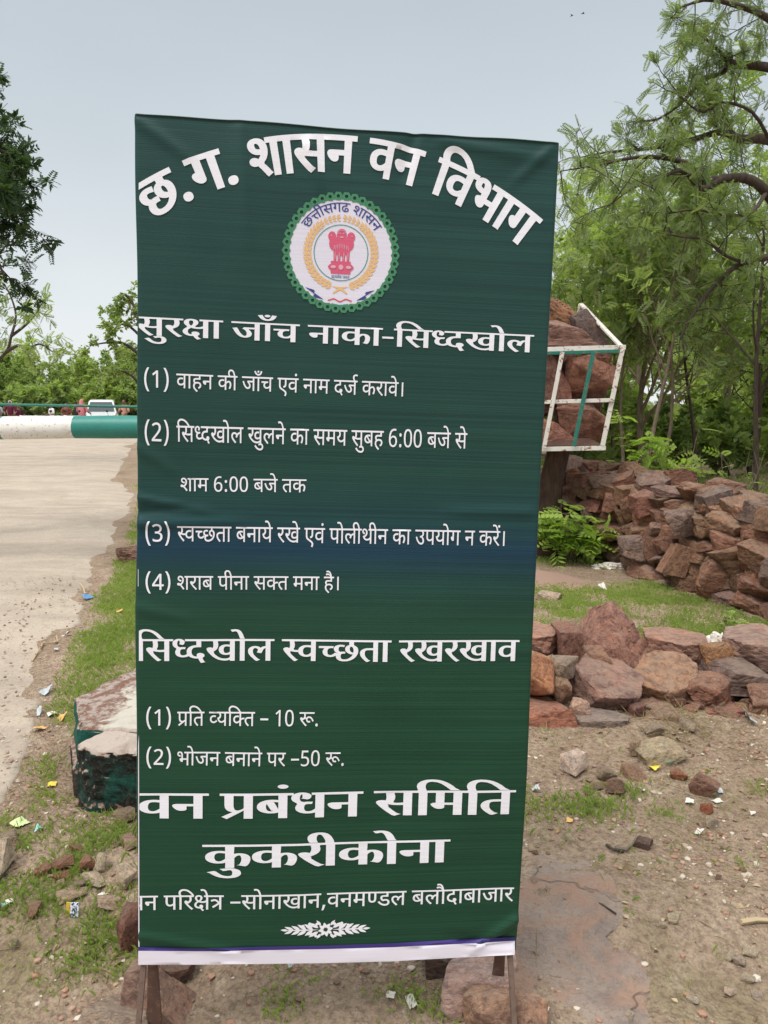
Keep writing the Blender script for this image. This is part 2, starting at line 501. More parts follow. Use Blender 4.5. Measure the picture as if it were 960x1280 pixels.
RED = (0.215, 0.115, 0.088); ORANGE = (0.30, 0.16, 0.10); PURPLE = (0.185, 0.125, 0.11); BROWN = (0.215, 0.13, 0.092)
TAN = (0.36, 0.25, 0.17); GREY = (0.24, 0.195, 0.185); PINK = (0.33, 0.19, 0.15); CREAM = (0.56, 0.48, 0.38); PALE = (0.50, 0.42, 0.36); DARK = (0.11, 0.075, 0.068)
def jitter(c, rg, a=0.14):
    k = rg.uniform(1 - a, 1 + a)
    return tuple(min(1, x * k * rg.uniform(0.95, 1.05)) for x in c) + (1,)

def rock(label, loc, size, col, kind='boulder', pi_=0, rot=(0, 0, 0), group=None, name='rock', cat='rock'):
    o = bpy.data.objects.new(name, PROTO[kind][pi_ % len(PROTO[kind])])
    COL.objects.link(o)
    o.location = loc; o.scale = size
    o.rotation_euler = rot
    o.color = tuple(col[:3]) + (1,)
    tag(o, label, cat, group)
    return o

_rk = random.Random(5)
def rock_px(label, x0, y0, x1, y1, D, col, kind='boulder', pi_=0, depth=None, tilt=0.0, yaw=0.0, group=None, name='rock', cat='rock', pitch=0.0):
    a = at(x0, (y0 + y1) / 2, D); b = at(x1, (y0 + y1) / 2, D)
    t = at((x0 + x1) / 2, y0, D); u = at((x0 + x1) / 2, y1, D)
    w = b.x - a.x; h = t.z - u.z
    d = depth if depth else 0.85 * w
    c = (t + u) / 2
    c.y += d * 0.12
    return rock(label, c, (w, d, h), jitter(col, _rk, 0.06), kind, pi_, (pitch, tilt, yaw), group, name, cat)

# ---- the long dry stone wall on the right
base_px = [(600, 664), (640, 676), (690, 690), (760, 706), (830, 731), (900, 757), (960, 780), (1060, 822), (1150, 860)]
top_px = {600: 578, 640: 574, 690: 574, 760: 590, 830: 606, 900: 622, 960: 650, 1060: 690, 1150: 730}
WP = []
for px, py in base_px:
    p = ground_at(px, py)
    WP.append((p.x, p.y, at(px, top_px[px], p.y + 0.45).z))
WP = np.array(WP)
seg = np.r_[0, np.cumsum(np.hypot(np.diff(WP[:, 0]), np.diff(WP[:, 1])))]
rg = random.Random(21)
G_WALL = 'loose rocks piled in the long dry stone wall'
WALL_LABELS = {'RED': 'reddish brown rock in the long dry stone wall by the wood', 'PURPLE': 'purplish grey rock in the long dry stone wall by the wood',
               'BROWN': 'earthy brown rock in the long dry stone wall by the wood', 'ORANGE': 'rust orange rock in the long dry stone wall by the wood'}
CW = {'RED': RED, 'PURPLE': PURPLE, 'BROWN': BROWN, 'ORANGE': ORANGE}
for layer, (back, zlo) in enumerate(((0.0, 0.0), (0.34, 0.30), (0.66, 0.0))):
    z = 0.0; course = 0
    while z < 1.1:
        ch = rg.uniform(0.10, 0.15)
        s = rg.uniform(0, 0.2)
        while s < seg[-1]:
            w = rg.choice((rg.uniform(0.14, 0.24), rg.uniform(0.2, 0.36), rg.uniform(0.26, 0.40)))
            sx = s + w / 2
            x = np.interp(sx, seg, WP[:, 0]); y = np.interp(sx, seg, WP[:, 1]); top = np.interp(sx, seg, WP[:, 2])
            x2 = np.interp(sx + 0.1, seg, WP[:, 0]); y2 = np.interp(sx + 0.1, seg, WP[:, 1])
            yaw = math.atan2(y2 - y, x2 - x)
            s += w * rg.uniform(0.80, 0.95)
            hgt = ch * rg.uniform(1.0, 1.9)
            if layer == 2 and z > 0.5: pass
            if z + ch * 0.55 > top - (0.14 if layer == 2 else 0.0) - abs(rg.gauss(0, 0.05)): continue
            if z < zlo: continue
            nxv, nyv = -sin(yaw), cos(yaw)
            if nyv < 0: nxv, nyv = -nxv, -nyv
            off = back + 0.17 + z * 0.22 + rg.uniform(-0.05, 0.05)
            d = rg.uniform(0.26, 0.42)
            key = rg.choices(['RED', 'PURPLE', 'BROWN', 'ORANGE'], [0.38, 0.26, 0.30, 0.06])[0]
            kind = rg.choices(['boulder', 'block', 'wedge', 'slab'], [0.42, 0.14, 0.30, 0.14])[0]
            rock(WALL_LABELS[key], (x + nxv * off, y + nyv * off, z + hgt * 0.42 + gz(x, y)), (w * 1.12, d, hgt * 1.12), jitter(CW[key], rg, 0.25), kind, rg.randint(0, 20),
                 (rg.uniform(-0.35, 0.35), rg.uniform(-0.55, 0.55) if kind != 'slab' else rg.uniform(-0.3, 0.3), yaw + rg.uniform(-0.45, 0.45) + rg.choice((0, pi))), G_WALL)
        z += ch; course += 1

H = rock_px
H('small cream stone wedged in the face of the long dry stone wall', 872, 652, 890, 669, 6.25, CREAM, 'boulder', 2)
H('tall orange brown block standing low in the dry stone wall at the frame edge', 936, 700, 966, 748, 5.45, (0.36, 0.20, 0.12), 'block', 1, tilt=0.08)
H('broad purple grey block facing out of the middle of the dry stone wall', 832, 636, 886, 670, 6.15, (0.18, 0.125, 0.12), 'boulder', 6, tilt=-0.05)
H('large smooth brown boulder at the foot of the dry stone wall', 872, 700, 926, 741, 5.75, (0.25, 0.135, 0.10), 'boulder', 3, tilt=0.15)
H('long reddish slab leaning along the upper dry stone wall', 788, 610, 840, 638, 6.9, (0.25, 0.12, 0.09), 'wedge', 2, tilt=-0.35)
H('wide purplish boulder at the foot of the wall beside the leafy shrub', 776, 668, 826, 702, 6.75, (0.22, 0.15, 0.145), 'boulder', 5)
H('upright slanting brown slab low in the dry stone wall', 832, 680, 862, 724, 6.15, (0.27, 0.16, 0.105), 'block', 6, tilt=0.45)
H('dark grey block on the crest of the dry stone wall', 878, 612, 918, 648, 6.1, (0.17, 0.115, 0.11), 'block', 2, tilt=-0.3)
H('rust coloured rock on the wall crest under the stone cage', 706, 584, 742, 610, 7.9, ORANGE, 'boulder', 1)
H('flat orange tinted rock on the wall crest at the frame edge', 918, 632, 962, 654, 5.75, (0.33, 0.19, 0.13), 'slab', 3, tilt=0.1)

# ---- the low rock wall in front on the right
NW = 'rocks of the low heap beside the banner'
def near(label, *a, **k): return rock_px(label, *a, **k)
near('big peaked reddish boulder on top of the low rock heap', 722, 754, 815, 840, 3.95, (0.28, 0.155, 0.13), 'peak', 0, depth=0.42)
near('broad tilted flat faced rock in front of the peaked boulder', 708, 834, 804, 898, 3.68, (0.31, 0.195, 0.165), 'slab', 1, depth=0.34, tilt=0.22, pitch=0.42)
near('tan slab propped in the middle of the low rock heap', 782, 830, 872, 882, 3.80, (0.35, 0.225, 0.16), 'slab', 2, depth=0.36, pitch=0.40, tilt=-0.05)
near('flat pinkish slab lying behind the tan slab', 806, 794, 884, 830, 4.10, (0.33, 0.20, 0.16), 'slab', 4, depth=0.4)
near('small brick orange block on the right of the low heap', 879, 804, 920, 838, 3.92, (0.36, 0.185, 0.115), 'boulder', 5, depth=0.16)
near('long grey brown slab topping the low heap at the frame edge', 906, 794, 1010, 830, 3.95, (0.30, 0.22, 0.18), 'slab', 0, depth=0.4)
near('dark grey wedge under the slab at the frame edge', 888, 826, 990, 864, 3.82, (0.20, 0.155, 0.14), 'wedge', 1, depth=0.34, tilt=0.1)
near('long russet wedge low on the right of the heap', 856, 845, 942, 888, 3.70, (0.26, 0.145, 0.10), 'boulder', 6, depth=0.3)
near('orange block half behind the banner edge', 630, 812, 693, 882, 3.62, (0.37, 0.20, 0.125), 'boulder', 2, depth=0.3)
near('long orange red rock at the foot of the heap beside the banner', 630, 876, 720, 922, 3.48, (0.34, 0.165, 0.11), 'boulder', 4, depth=0.26, tilt=-0.06)
near('flat pinkish rock on the heap next to the banner edge', 630, 788, 700, 818, 3.95, (0.36, 0.22, 0.16), 'slab', 5, depth=0.3)
near('upright dull red rock left of the peaked boulder', 694, 784, 726, 830, 3.92, (0.27, 0.14, 0.11), 'block', 5, depth=0.22)
near('small brown rock tucked under the peaked boulder', 730, 808, 772, 840, 3.78, (0.28, 0.17, 0.13), 'wedge', 4, depth=0.16)
near('pale weathered stone stacked beside the orange block', 690, 822, 728, 848, 3.62, (0.36, 0.29, 0.235), 'boulder', 6, depth=0.16)
near('squarish tan stone beneath the pale weathered stone', 690, 844, 714, 882, 3.58, (0.33, 0.24, 0.175), 'boulder', 7, depth=0.14)
near('small whitish pink stone between orange rock and flat faced rock', 712, 872, 737, 897, 3.48, (0.52, 0.37, 0.31), 'boulder', 4, depth=0.1)
near('bluish grey flat stone at the foot of the heap', 716, 893, 788, 920, 3.44, (0.26, 0.225, 0.215), 'slab', 3, depth=0.2)
near('dark red brown stone under the flat faced rock', 784, 876, 804, 912, 3.55, (0.20, 0.11, 0.095), 'block', 1, depth=0.16)
near('brown block set low in the middle of the heap', 798, 884, 846, 930, 3.55, (0.30, 0.19, 0.135), 'block', 4, depth=0.3)
near('squared red brown stone low on the heap by the dry grass', 876, 882, 928, 908, 3.62, (0.29, 0.135, 0.10), 'block', 6, depth=0.22)
near('dark brown boulder at the foot of the heap at the frame edge', 936, 858, 1010, 918, 3.62, (0.22, 0.13, 0.095), 'boulder', 7, depth=0.3)
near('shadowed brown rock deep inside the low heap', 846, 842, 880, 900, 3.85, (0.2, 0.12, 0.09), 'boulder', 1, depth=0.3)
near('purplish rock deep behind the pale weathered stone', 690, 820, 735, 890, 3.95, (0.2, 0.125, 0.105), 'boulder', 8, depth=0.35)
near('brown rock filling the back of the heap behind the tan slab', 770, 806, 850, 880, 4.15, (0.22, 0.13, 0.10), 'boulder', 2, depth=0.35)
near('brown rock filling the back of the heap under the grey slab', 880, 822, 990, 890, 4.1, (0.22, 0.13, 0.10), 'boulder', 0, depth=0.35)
near('long rock at the back of the heap behind the banner', 540, 790, 660, 880, 3.95, (0.28, 0.16, 0.12), 'boulder', 3, depth=0.35)
near('orange rock at the foot of the heap behind the banner', 520, 840, 640, 915, 3.6, (0.33, 0.17, 0.11), 'block', 5, depth=0.35)

rq = random.Random(91)
for k in range(46):
    px, py = rq.uniform(655, 965), rq.choice((rq.uniform(838, 905), rq.uniform(905, 925)))
    D = 3.62 + (915 - py) / 120 * 0.35 + rq.uniform(-0.06, 0.10); w_ = rq.uniform(0.035, 0.10)
    c_ = at(px, py, D)
    c_.z = max(c_.z, gz(c_.x, c_.y) + 0.01)
    rock('small rubble stone wedged between the rocks of the low heap', c_, (w_, w_ * rq.uniform(0.7, 1.1), w_ * rq.uniform(0.5, 0.9)), jitter(rq.choice((RED, BROWN, TAN, PINK, BROWN)), rq, 0.2), rq.choice(('boulder', 'wedge')), rq.randint(0, 9),
         (rq.uniform(-0.5, 0.5), rq.uniform(-0.5, 0.5), rq.uniform(0, 6)), 'rubble between the rocks of the low heap', 'stone', 'stone')
# fallen stones
def fallen(label, x0, y0, x1, y1, col, kind='boulder', pi_=0, sink=0.12, depth=None, tilt=0.0, name='stone', group=None, pitch=0.0):
    p = on_ground((x0 + x1) / 2, y1 - 0.12 * (y1 - y0))
    w = (x1 - x0) / FOC * p.y; h = (y1 - y0) / FOC * p.y
    d = depth or 0.8 * w
    h2 = max(0.02, h - 0.35 * d * (CAM_H / p.y))
    return rock(label, (p.x, p.y + d * 0.3, p.z + h2 * (0.5 - sink)), (w, d, h2), jitter(col, _rk, 0.05), kind, pi_, (pitch + _rk.uniform(-0.4, 0.4), tilt + _rk.uniform(-0.45, 0.45), _rk.uniform(-1.2, 1.2)), group, name, 'stone')
fallen('chalky white stone lying in front of the low heap', 700, 930, 740, 972, (0.72, 0.62, 0.54), 'boulder', 0)
fallen('tan pointed stone fallen in front of the heap', 798, 918, 858, 958, (0.46, 0.36, 0.26), 'wedge', 5)
fallen('rounded brown stone on the litter strewn ground', 864, 961, 902, 1000, (0.30, 0.18, 0.135), 'boulder', 3)
fallen('small grey brown stone near the chalky white stone', 742, 954, 772, 978, (0.34, 0.27, 0.215), 'boulder', 3)
fallen('angular brown stone just below the small grey brown stone', 756, 972, 786, 996, (0.24, 0.16, 0.125), 'wedge', 2)
fallen('square tan pebble beside the angular brown stone', 738, 974, 754, 992, (0.44, 0.35, 0.25), 'boulder', 4)
fallen('flat reddish tan stone below the tan pointed stone', 780, 956, 812, 978, (0.36, 0.23, 0.165), 'wedge', 0)
fallen('brick red chip under the tan pointed stone', 838, 962, 860, 978, (0.38, 0.17, 0.11), 'boulder', 6)
fallen('brick red lump by the white scraps of litter', 876, 1003, 892, 1019, (0.36, 0.14, 0.085), 'boulder', 5)
fallen('dark brown triangular stone on the bare earth', 792, 1040, 820, 1062, (0.17, 0.115, 0.095), 'wedge', 1)
fallen('smooth whitish pebble near the frame edge litter', 882, 1020, 902, 1040, (0.50, 0.43, 0.34), 'boulder', 6)
fallen('upright tan stone half buried under the heap', 786, 920, 806, 948, (0.40, 0.32, 0.22), 'boulder', 5)
fallen('brownish grey stone against the heap beside the tan stone', 806, 902, 832, 924, (0.34, 0.26, 0.205), 'boulder', 7)
fallen('pale round stone in the dry stalks', 850, 896, 872, 916, (0.38, 0.31, 0.25), 'boulder', 8)
for i_, (px, py, sz, lab) in enumerate((
        (940, 1196, 11, 'roundest whitish pebble of the four by the frame edge'), (926, 1206, 12, 'long whitish pebble touching the roundest one'), (914, 1202, 9, 'small cream pebble left of the long whitish pebble'),
        (936, 1228, 10, 'chipped pale pebble below the other three'), (914, 1242, 9, 'pale pebble alone on the bare earth'), (948, 1246, 8, 'tiny grey pebble at the lower frame edge'),
        (846, 1152, 11, 'flat pale stone flake on the slab edge'), (829, 1164, 6, 'tiny white pebble under the stone flake'), (868, 1252, 8, 'tan pebble low on the bare earth'),
        (788, 1270, 7, 'orange pebble at the bottom of the rock slab'), (640 + 204 / 2.82, 990 + 60, 7, 'small pale chip between banner and slab'))):
    fallen(lab, px - sz, py - sz * 0.6, px + sz, py + sz * 0.6, (0.58, 0.49, 0.39) if i_ % 4 else (0.66, 0.58, 0.47), 'boulder', i_, name='pebble')
# left of the banner
fallen('large pale grey stone at the left frame edge', -40, 1052, 22, 1106, (0.52, 0.45, 0.37), 'boulder', 2)
fallen('grey stone behind the large pale one at the left edge', -30, 1040, 20, 1072, (0.36, 0.29, 0.23), 'boulder', 5)
for i_, (a, b, c_, d_, col, lab) in enumerate((
        (62, 1068, 92, 1092, (0.33, 0.165, 0.115), 'brick red stone in the rubble left of the banner'),
        (66, 1085, 88, 1102, (0.29, 0.145, 0.10), 'darker brick red stone in the rubble below the first'),
        (98, 1066, 118, 1092, (0.34, 0.185, 0.13), 'reddish brown stone in the middle of the rubble'),
        (116, 1062, 134, 1092, (0.60, 0.50, 0.42), 'upright pale stone in the rubble'),
        (102, 1090, 136, 1110, (0.64, 0.53, 0.41), 'wide cream stone at the front of the rubble'),
        (136, 1080, 172, 1114, (0.60, 0.47, 0.39), 'pinkish pale stone in the rubble against the banner'),
        (42, 1078, 64, 1100, (0.36, 0.20, 0.14), 'dull red chip on the left of the rubble'),
        (66, 1110, 104, 1130, (0.54, 0.42, 0.33), 'flat tan stone below the rubble'),
        (70, 1098, 82, 1110, (0.52, 0.41, 0.33), 'small pinkish white chip in the rubble'),
        (30, 1132, 54, 1154, (0.36, 0.21, 0.15), 'flat reddish chip in the thin grass'),
        (148, 1040, 172, 1062, (0.46, 0.31, 0.235), 'pinkish stone below the painted block'),
        (140, 1008, 170, 1030, (0.33, 0.255, 0.195), 'brown lump of earth and stone under the painted block'),
        (118, 1124, 152, 1146, (0.58, 0.46, 0.37), 'flat pale stone near the banner foot'),
        (78, 1162, 94, 1176, (0.52, 0.44, 0.30), 'cream pebble below the yellow and blue sachet'),
        (82, 1055, 106, 1068, (0.30, 0.155, 0.11), 'small brick red stone above the rubble'),
        (92, 1100, 106, 1112, (0.40, 0.30, 0.24), 'tan chip between the rubble stones'),
        (14, 1184, 26, 1200, (0.38, 0.33, 0.26), 'grey pebble low in the thin grass'))):
    fallen(lab, a, b, c_, d_, col, ('boulder', 'wedge', 'boulder')[i_ % 3], i_ + 2)
rock_px('maroon boulder leaning behind the lower left of the banner', 146, 1138, 190, 1186, 2.02, (0.25, 0.13, 0.10), 'boulder', 6, depth=0.12)
rock_px('large brown boulder behind the left leg of the banner stand', 154, 1212, 250, 1284, 1.80, (0.36, 0.25, 0.19), 'wedge', 3, depth=0.15, tilt=0.1)
rock_px('grey boulder in front of the left leg of the banner stand', 96, 1254, 200, 1330, 1.74, (0.38, 0.31, 0.26), 'boulder', 4, depth=0.12)
rock_px('broken pinkish white brick red stone beside the right leg of the banner stand', 546, 1196, 652, 1272, 1.84, (0.66, 0.52, 0.46), 'boulder', 3, depth=0.16, tilt=-0.2)
rock_px('flat pinkish brown rock at the foot of the right leg', 578, 1236, 686, 1322, 1.76, (0.42, 0.27, 0.22), 'boulder', 2, depth=0.12)
rock_px('dark stone in the shade beneath the banner hem', 530, 1184, 606, 1212, 1.97, (0.17, 0.115, 0.10), 'wedge', 3, depth=0.13)
rock_px('small dark stone beneath the left end of the hem', 196, 1202, 244, 1218, 1.92, (0.17, 0.11, 0.09), 'slab', 2, depth=0.10)
rock_px('dull maroon stone at the road verge', 146, 682, 186, 704, 7.1, (0.25, 0.15, 0.125), 'boulder', 1)
fallen('long pale pinkish stone lying flat on the clay patch', 666, 736, 708, 750, (0.50, 0.38, 0.31), 'wedge', 1)
# ------------------------------------------------------------------ flat rock slab in the ground
def blob_mesh(name, pts, hfun, step, fray=0.02, freq=9):
    """A flat sheet with the outline pts (world xy), its inside filled by a grid, heights from hfun(x, y, edge distance)."""
    P = [Vector((p[0], p[1])) for p in pts]
    B = []
    for i in range(len(P)):
        a, b = P[i], P[(i + 1) % len(P)]
        n_ = max(2, int((b - a).length / step))
        for k in range(n_):
            q = a.lerp(b, k / n_)
            B.append(Vector((q.x + fray * noise.noise(Vector((q.x * freq, q.y * freq, 1.0))), q.y + fray * noise.noise(Vector((q.x * freq, q.y * freq, 7.0))))))
    nb = len(B)
    arr = np.array([tuple(b) for b in B])
    xs_ = np.arange(arr[:, 0].min(), arr[:, 0].max(), step); ys_ = np.arange(arr[:, 1].min(), arr[:, 1].max(), step)
    gx, gy = np.meshgrid(xs_, ys_); q = np.stack([gx.ravel(), gy.ravel()], -1)
    d = np.sqrt(((q[:, None, :] - arr[None]) ** 2).sum(-1)).min(1)
    x1, y1 = arr[:, 0], arr[:, 1]; x2, y2 = np.roll(x1, -1), np.roll(y1, -1)
    ins = np.zeros(len(q), bool)
    for k in range(nb):
        c_ = ((y1[k] > q[:, 1]) != (y2[k] > q[:, 1])) & (q[:, 0] < (x2[k] - x1[k]) * (q[:, 1] - y1[k]) / (y2[k] - y1[k] + 1e-12) + x1[k])
        ins ^= c_
    keep = ins & (d > step * 0.6)
    allp = B + [Vector(p) for p in q[keep]]
    V, _, Fs, *_r = geometry.delaunay_2d_cdt(allp, [], [list(range(nb))], 1, 1e-6)
    VV = []
    for v in V:
        dd = float(np.sqrt(((arr - np.array((v.x, v.y))) ** 2).sum(1)).min())
        VV.append((v.x, v.y, hfun(v.x, v.y, dd)))
    me = bpy.data.meshes.new(name); me.from_pydata(VV, [], Fs)
    me.polygons.foreach_set('use_smooth', np.ones(len(me.polygons), bool)); me.update()
    return me
m = NT('flat_slab', 0.85, 0.25); v = m.world()
a_ = m.noise(m.world((1, 1.6, 1)), 2.4, 7, 0.62, 0.6); b_ = m.noise(v, 14, 8, 0.7); f_ = m.noise(v, 80, 5, 0.7)
c = m.ramp(a_, [(0.36, (0.265, 0.208, 0.18)), (0.5, (0.375, 0.295, 0.245)), (0.62, (0.45, 0.36, 0.288))])
c = m.mix(m.ramp(b_, [(0.42, 0.0), (0.66, 0.6)]), c, (0.44, 0.355, 0.29))
c = m.mix(m.ramp(f_, [(0.36, 0.4), (0.5, 0.0)]), c, (0.18, 0.13, 0.105))
c = m.mix(m.ramp(m.noise(m.world((1.0, 1.5, 1)), 3.6, 9, 0.72, 0.7), [(0.46, 0.0), (0.58, 0.85)]), c, (0.44, 0.275, 0.195))
rdg = m.math('ABSOLUTE', m.math('SUBTRACT', m.noise(m.world((0.8, 1.1, 1)), 1.7, 4, 0.5, 0.3), 0.5))
crk = m.math('MULTIPLY', m.ramp(rdg, [(0.001, 0.45), (0.004, 0.0)]), m.ramp(m.noise(v, 1.9, 3), [(0.42, 0.0), (0.52, 1.0)]))
c = m.mix(crk, c, (0.13, 0.095, 0.075))
a_ = m.math('SUBTRACT', a_, m.math('MULTIPLY', crk, 0.6))
m.color(c); m.bump(m.math('ADD', a_, m.math('ADD', m.math('MULTIPLY', b_, 0.9), m.math('MULTIPLY', f_, 0.3))), 1.0, 0.04)
o_px = [(560, 1068), (646, 1062), (726, 1062), (772, 1082), (811, 1103), (812, 1118), (784, 1130), (772, 1157), (797, 1177), (829, 1198), (840, 1235), (832, 1264), (747, 1268), (737, 1246), (680, 1240), (600, 1225), (540, 1200)]
pts = [ground_at(*p) for p in o_px]
sl = link('rock_slab', blob_mesh('rock_slab', pts, lambda x, y, d: gz(x, y) - 0.010 + 0.018 * min(1, d / 0.10) + 0.012 * round(2.2 * noise.noise(Vector((x * 2.1, y * 3.4, 4.0)))) / 2 + 0.016 * noise.fractal(Vector((x * 4, y * 4, 0)), 1.0, 2.0, 4) , 0.014, 0.055, 11), MATS['flat_slab'])
tag(sl, 'flat purplish rock slab lying flush in the earth right of the banner', 'rock slab')
o_px = [(600, 716), (690, 714), (740, 722), (782, 735), (760, 748), (700, 746), (640, 752), (590, 740)]
m = NT('wet_clay', 0.8, 0.2); v = m.world(); n_ = m.noise(v, 3.5, 7, 0.65)
m.color(m.mix(n_, (0.24, 0.15, 0.115), (0.36, 0.245, 0.19))); m.bump(n_, 0.4, 0.03)
sl = link('bare_patch', blob_mesh('bare_patch', [ground_at(*p) for p in o_px], lambda x, y, d: gz(x, y) + (0.008 if d > 0.04 else -0.02), 0.07, 0.10, 3), MATS['wet_clay'])
tag(sl, 'bare reddish clay patch in the grass', None, None, 'structure')

# ------------------------------------------------------------------ painted block at the road side
def block_paint(name, front):
    m = NT(name, 0.75, 0.25); v = m.obj()
    gn = m.n('ShaderNodeNewGeometry'); sp = m.n('ShaderNodeSeparateXYZ'); m.l(gn.outputs['Normal'], sp.inputs[0])
    ps = m.n('ShaderNodeSeparateXYZ'); m.l(v, ps.inputs[0])
    n1 = m.noise(v, 7, 8, 0.7, 0.4); n2 = m.noise(v, 26, 8, 0.75); n3 = m.noise(v, 4.2, 6, 0.65, 0.8); n4 = m.noise(v, 70, 5, 0.75)
    white = m.mix(m.ramp(n2, [(0.45, 0.0), (0.7, 0.5)]), (0.84, 0.78, 0.67), (0.64, 0.54, 0.44))
    broken = m.mix(m.ramp(n2, [(0.46, 0.0), (0.56, 1.0)]), (0.30, 0.16, 0.11), (0.60, 0.50, 0.44))
    green = m.mix(n2, (0.012, 0.11, 0.082), (0.022, 0.155, 0.118))
    stain = m.mix(m.ramp(n4, [(0.50, 0.0), (0.62, 1.0)]), (0.018, 0.020, 0.016), (0.10, 0.085, 0.068))
    chip = m.mix(m.ramp(n1, [(0.46, 0.0), (0.54, 1.0)]), (0.70, 0.58, 0.49), (0.34, 0.17, 0.12))
    if front:
        top = m.mix(m.ramp(n1, [(0.50, 0.0), (0.64, 0.8)]), (0.74, 0.62, 0.53), (0.52, 0.40, 0.33))
        side = m.mix(m.ramp(n3, [(0.48, 0.0), (0.60, 0.9)]), stain, m.mix(m.ramp(n2, [(0.40, 1.0), (0.52, 0.0)]), (0.02, 0.13, 0.10), (0.02, 0.02, 0.017)))
        lo, hi = 0.50, 0.66
    else:
        top = m.mix(m.ramp(m.math('ADD', m.math('MULTIPLY', n1, 0.55), m.math('MULTIPLY', ps.outputs[0], -0.9)), [(0.14, 0.0), (0.18, 1.0)]), white, broken)
        low_ = m.math('ADD', m.math('MULTIPLY', ps.outputs[2], 3.0), m.math('MULTIPLY', n1, 0.9))
        side = m.mix(m.ramp(low_, [(0.74, 0.0), (0.84, 1.0)]), m.mix(m.ramp(n3, [(0.48, 0.0), (0.58, 1.0)]), stain, (0.10, 0.05, 0.035)), green)
        lo, hi = 0.70, 0.85
    e_ = m.ramp(m.math('ADD', sp.outputs[2], m.math('MULTIPLY', m.math('SUBTRACT', n2, 0.5), 0.5)), [(0.30, 0.0), (0.38, 1.0)])
    side = m.mix(e_, side, chip)
    m.color(m.mix(m.ramp(m.math('ADD', sp.outputs[2], m.math('MULTIPLY', m.math('SUBTRACT', n2, 0.5), 0.3)), [(lo, 0.0), (hi, 1.0)]), side, top))
    m.bump(m.math('ADD', n1, m.math('ADD', n2, m.math('MULTIPLY', n4, 0.5))), 1.0, 0.03)
    return m.m
def block(name, low, o_, topz, gnarl, amp):
    bm = bmesh.new()
    B = [bm.verts.new((x - o_[0], y - o_[1], -0.06)) for x, y in low]
    n_ = len(low)
    cxy = (sum(p[0] for p in low) / n_, sum(p[1] for p in low) / n_)
    T = [bm.verts.new((x + (cxy[0] - x) * 0.04 - o_[0], y + (cxy[1] - y) * 0.04 - o_[1], topz(x, y))) for x, y in low]
    bm.faces.new(B); bm.faces.new(T[::-1])
    for i in range(n_):
        j = (i + 1) % n_
        bm.faces.new((B[j], B[i], T[i], T[j]))
    bmesh.ops.recalc_face_normals(bm, faces=bm.faces[:])
    bmesh.ops.bevel(bm, geom=bm.edges[:], offset=0.022, segments=3, affect='EDGES', profile=0.5)
    bmesh.ops.triangulate(bm, faces=bm.faces[:])
    for lim in (0.2, 0.1, 0.05, 0.025, 0.014):
        bmesh.ops.subdivide_edges(bm, edges=[e_ for e_ in bm.edges if e_.calc_length() > lim], cuts=1)
        bmesh.ops.triangulate(bm, faces=bm.faces[:])
    bm.normal_update()
    for v_ in bm.verts:
        p = v_.co
        k = noise.fractal(p * 5, 0.8, 2.1, 5) * amp + noise.noise(p * 25) * 0.003
        if v_.normal.z < 0.5: k += gnarl * (noise.noise(p * 45) + 0.7 * noise.noise(p * 90))
        if not gnarl and p.z > 0.1 and p.x < 0.20: k -= max(0.0, min(1, (0.20 - p.x) * 5)) * (0.012 + 0.022 * abs(noise.noise(p * 6)) + 0.008 * noise.noise(p * 18))
        v_.co = p + v_.normal * k
    return from_bm(name, bm, True, 50)
bo = (-1.205, 2.79)
pb = link('painted_block', block('painted_block', [(-1.205, 2.79), (-1.345, 3.12), (-1.10, 3.66), (-0.3, 3.35), (-0.34, 2.70)], bo, lambda x, y: 0.285 + 0.03 * (y - 2.8), 0.0, 0.010), block_paint('block_paint', False), None, (bo[0], bo[1], gz(*bo)))
tag(pb, 'masonry block painted white above and green below with a blackened front', 'block')
o = link('front_chunk', block('front_chunk', [(-1.09, 2.655), (-1.175, 2.72), (-1.05, 2.845), (-0.36, 2.77), (-0.34, 2.60)], bo, lambda x, y: 0.268 + 0.06 * min(0, x + 1.02) + 0.05 * (y - 2.75), 0.006, 0.014), block_paint('chunk_paint', True), pb)
o['label'] = 'rough blackened chunk with flaking green paint'

# ------------------------------------------------------------------ barrier gate: striped boom with a caged stone counterweight
GD = 7.2
gate = empty('barrier_gate', (1.72, GD + 0.25, 0))
tag(gate, 'green and white striped barrier boom with a white and green counterweight cage', 'barrier gate')
go_ = gate.location.copy()
def gp(p): return Vector(p) - go_
zb = at(84, 534.5, GD).z
br = 14.0 / FOC * GD
m = NT('boom_paint', 0.45, 0.4); v = m.obj()
sx_ = m.n('ShaderNodeSeparateXYZ'); m.l(v, sx_.inputs[0])
x_l, x_r = at(8, 534, GD).x, at(97, 534, GD).x
per = x_r - x_l
n_ = m.noise(v, 9, 6, 0.7); n2 = m.noise(v, 40, 6, 0.7)
ph = m.math('DIVIDE', m.math('ADD', m.math('ADD', sx_.outputs[0], -x_l + per * 40), m.math('MULTIPLY', n2, 0.03)), per)
band = m.math('FLOORED_MODULO', m.math('FLOOR', ph), 2.0)
w_ = m.mix(m.ramp(n_, [(0.5, 0.0), (0.7, 0.6)]), (0.78, 0.75, 0.71), (0.52, 0.46, 0.40))
w_ = m.mix(m.ramp(n2, [(0.58, 0.0), (0.64, 0.9)]), w_, (0.22, 0.17, 0.14))
g_ = m.mix(n_, (0.016, 0.17, 0.14), (0.04, 0.27, 0.225))
g_ = m.mix(m.ramp(n2, [(0.61, 0.0), (0.66, 0.7)]), g_, (0.20, 0.17, 0.14))
m.color(m.mix(band, w_, g_)); m.bump(n_, 0.2, 0.01)
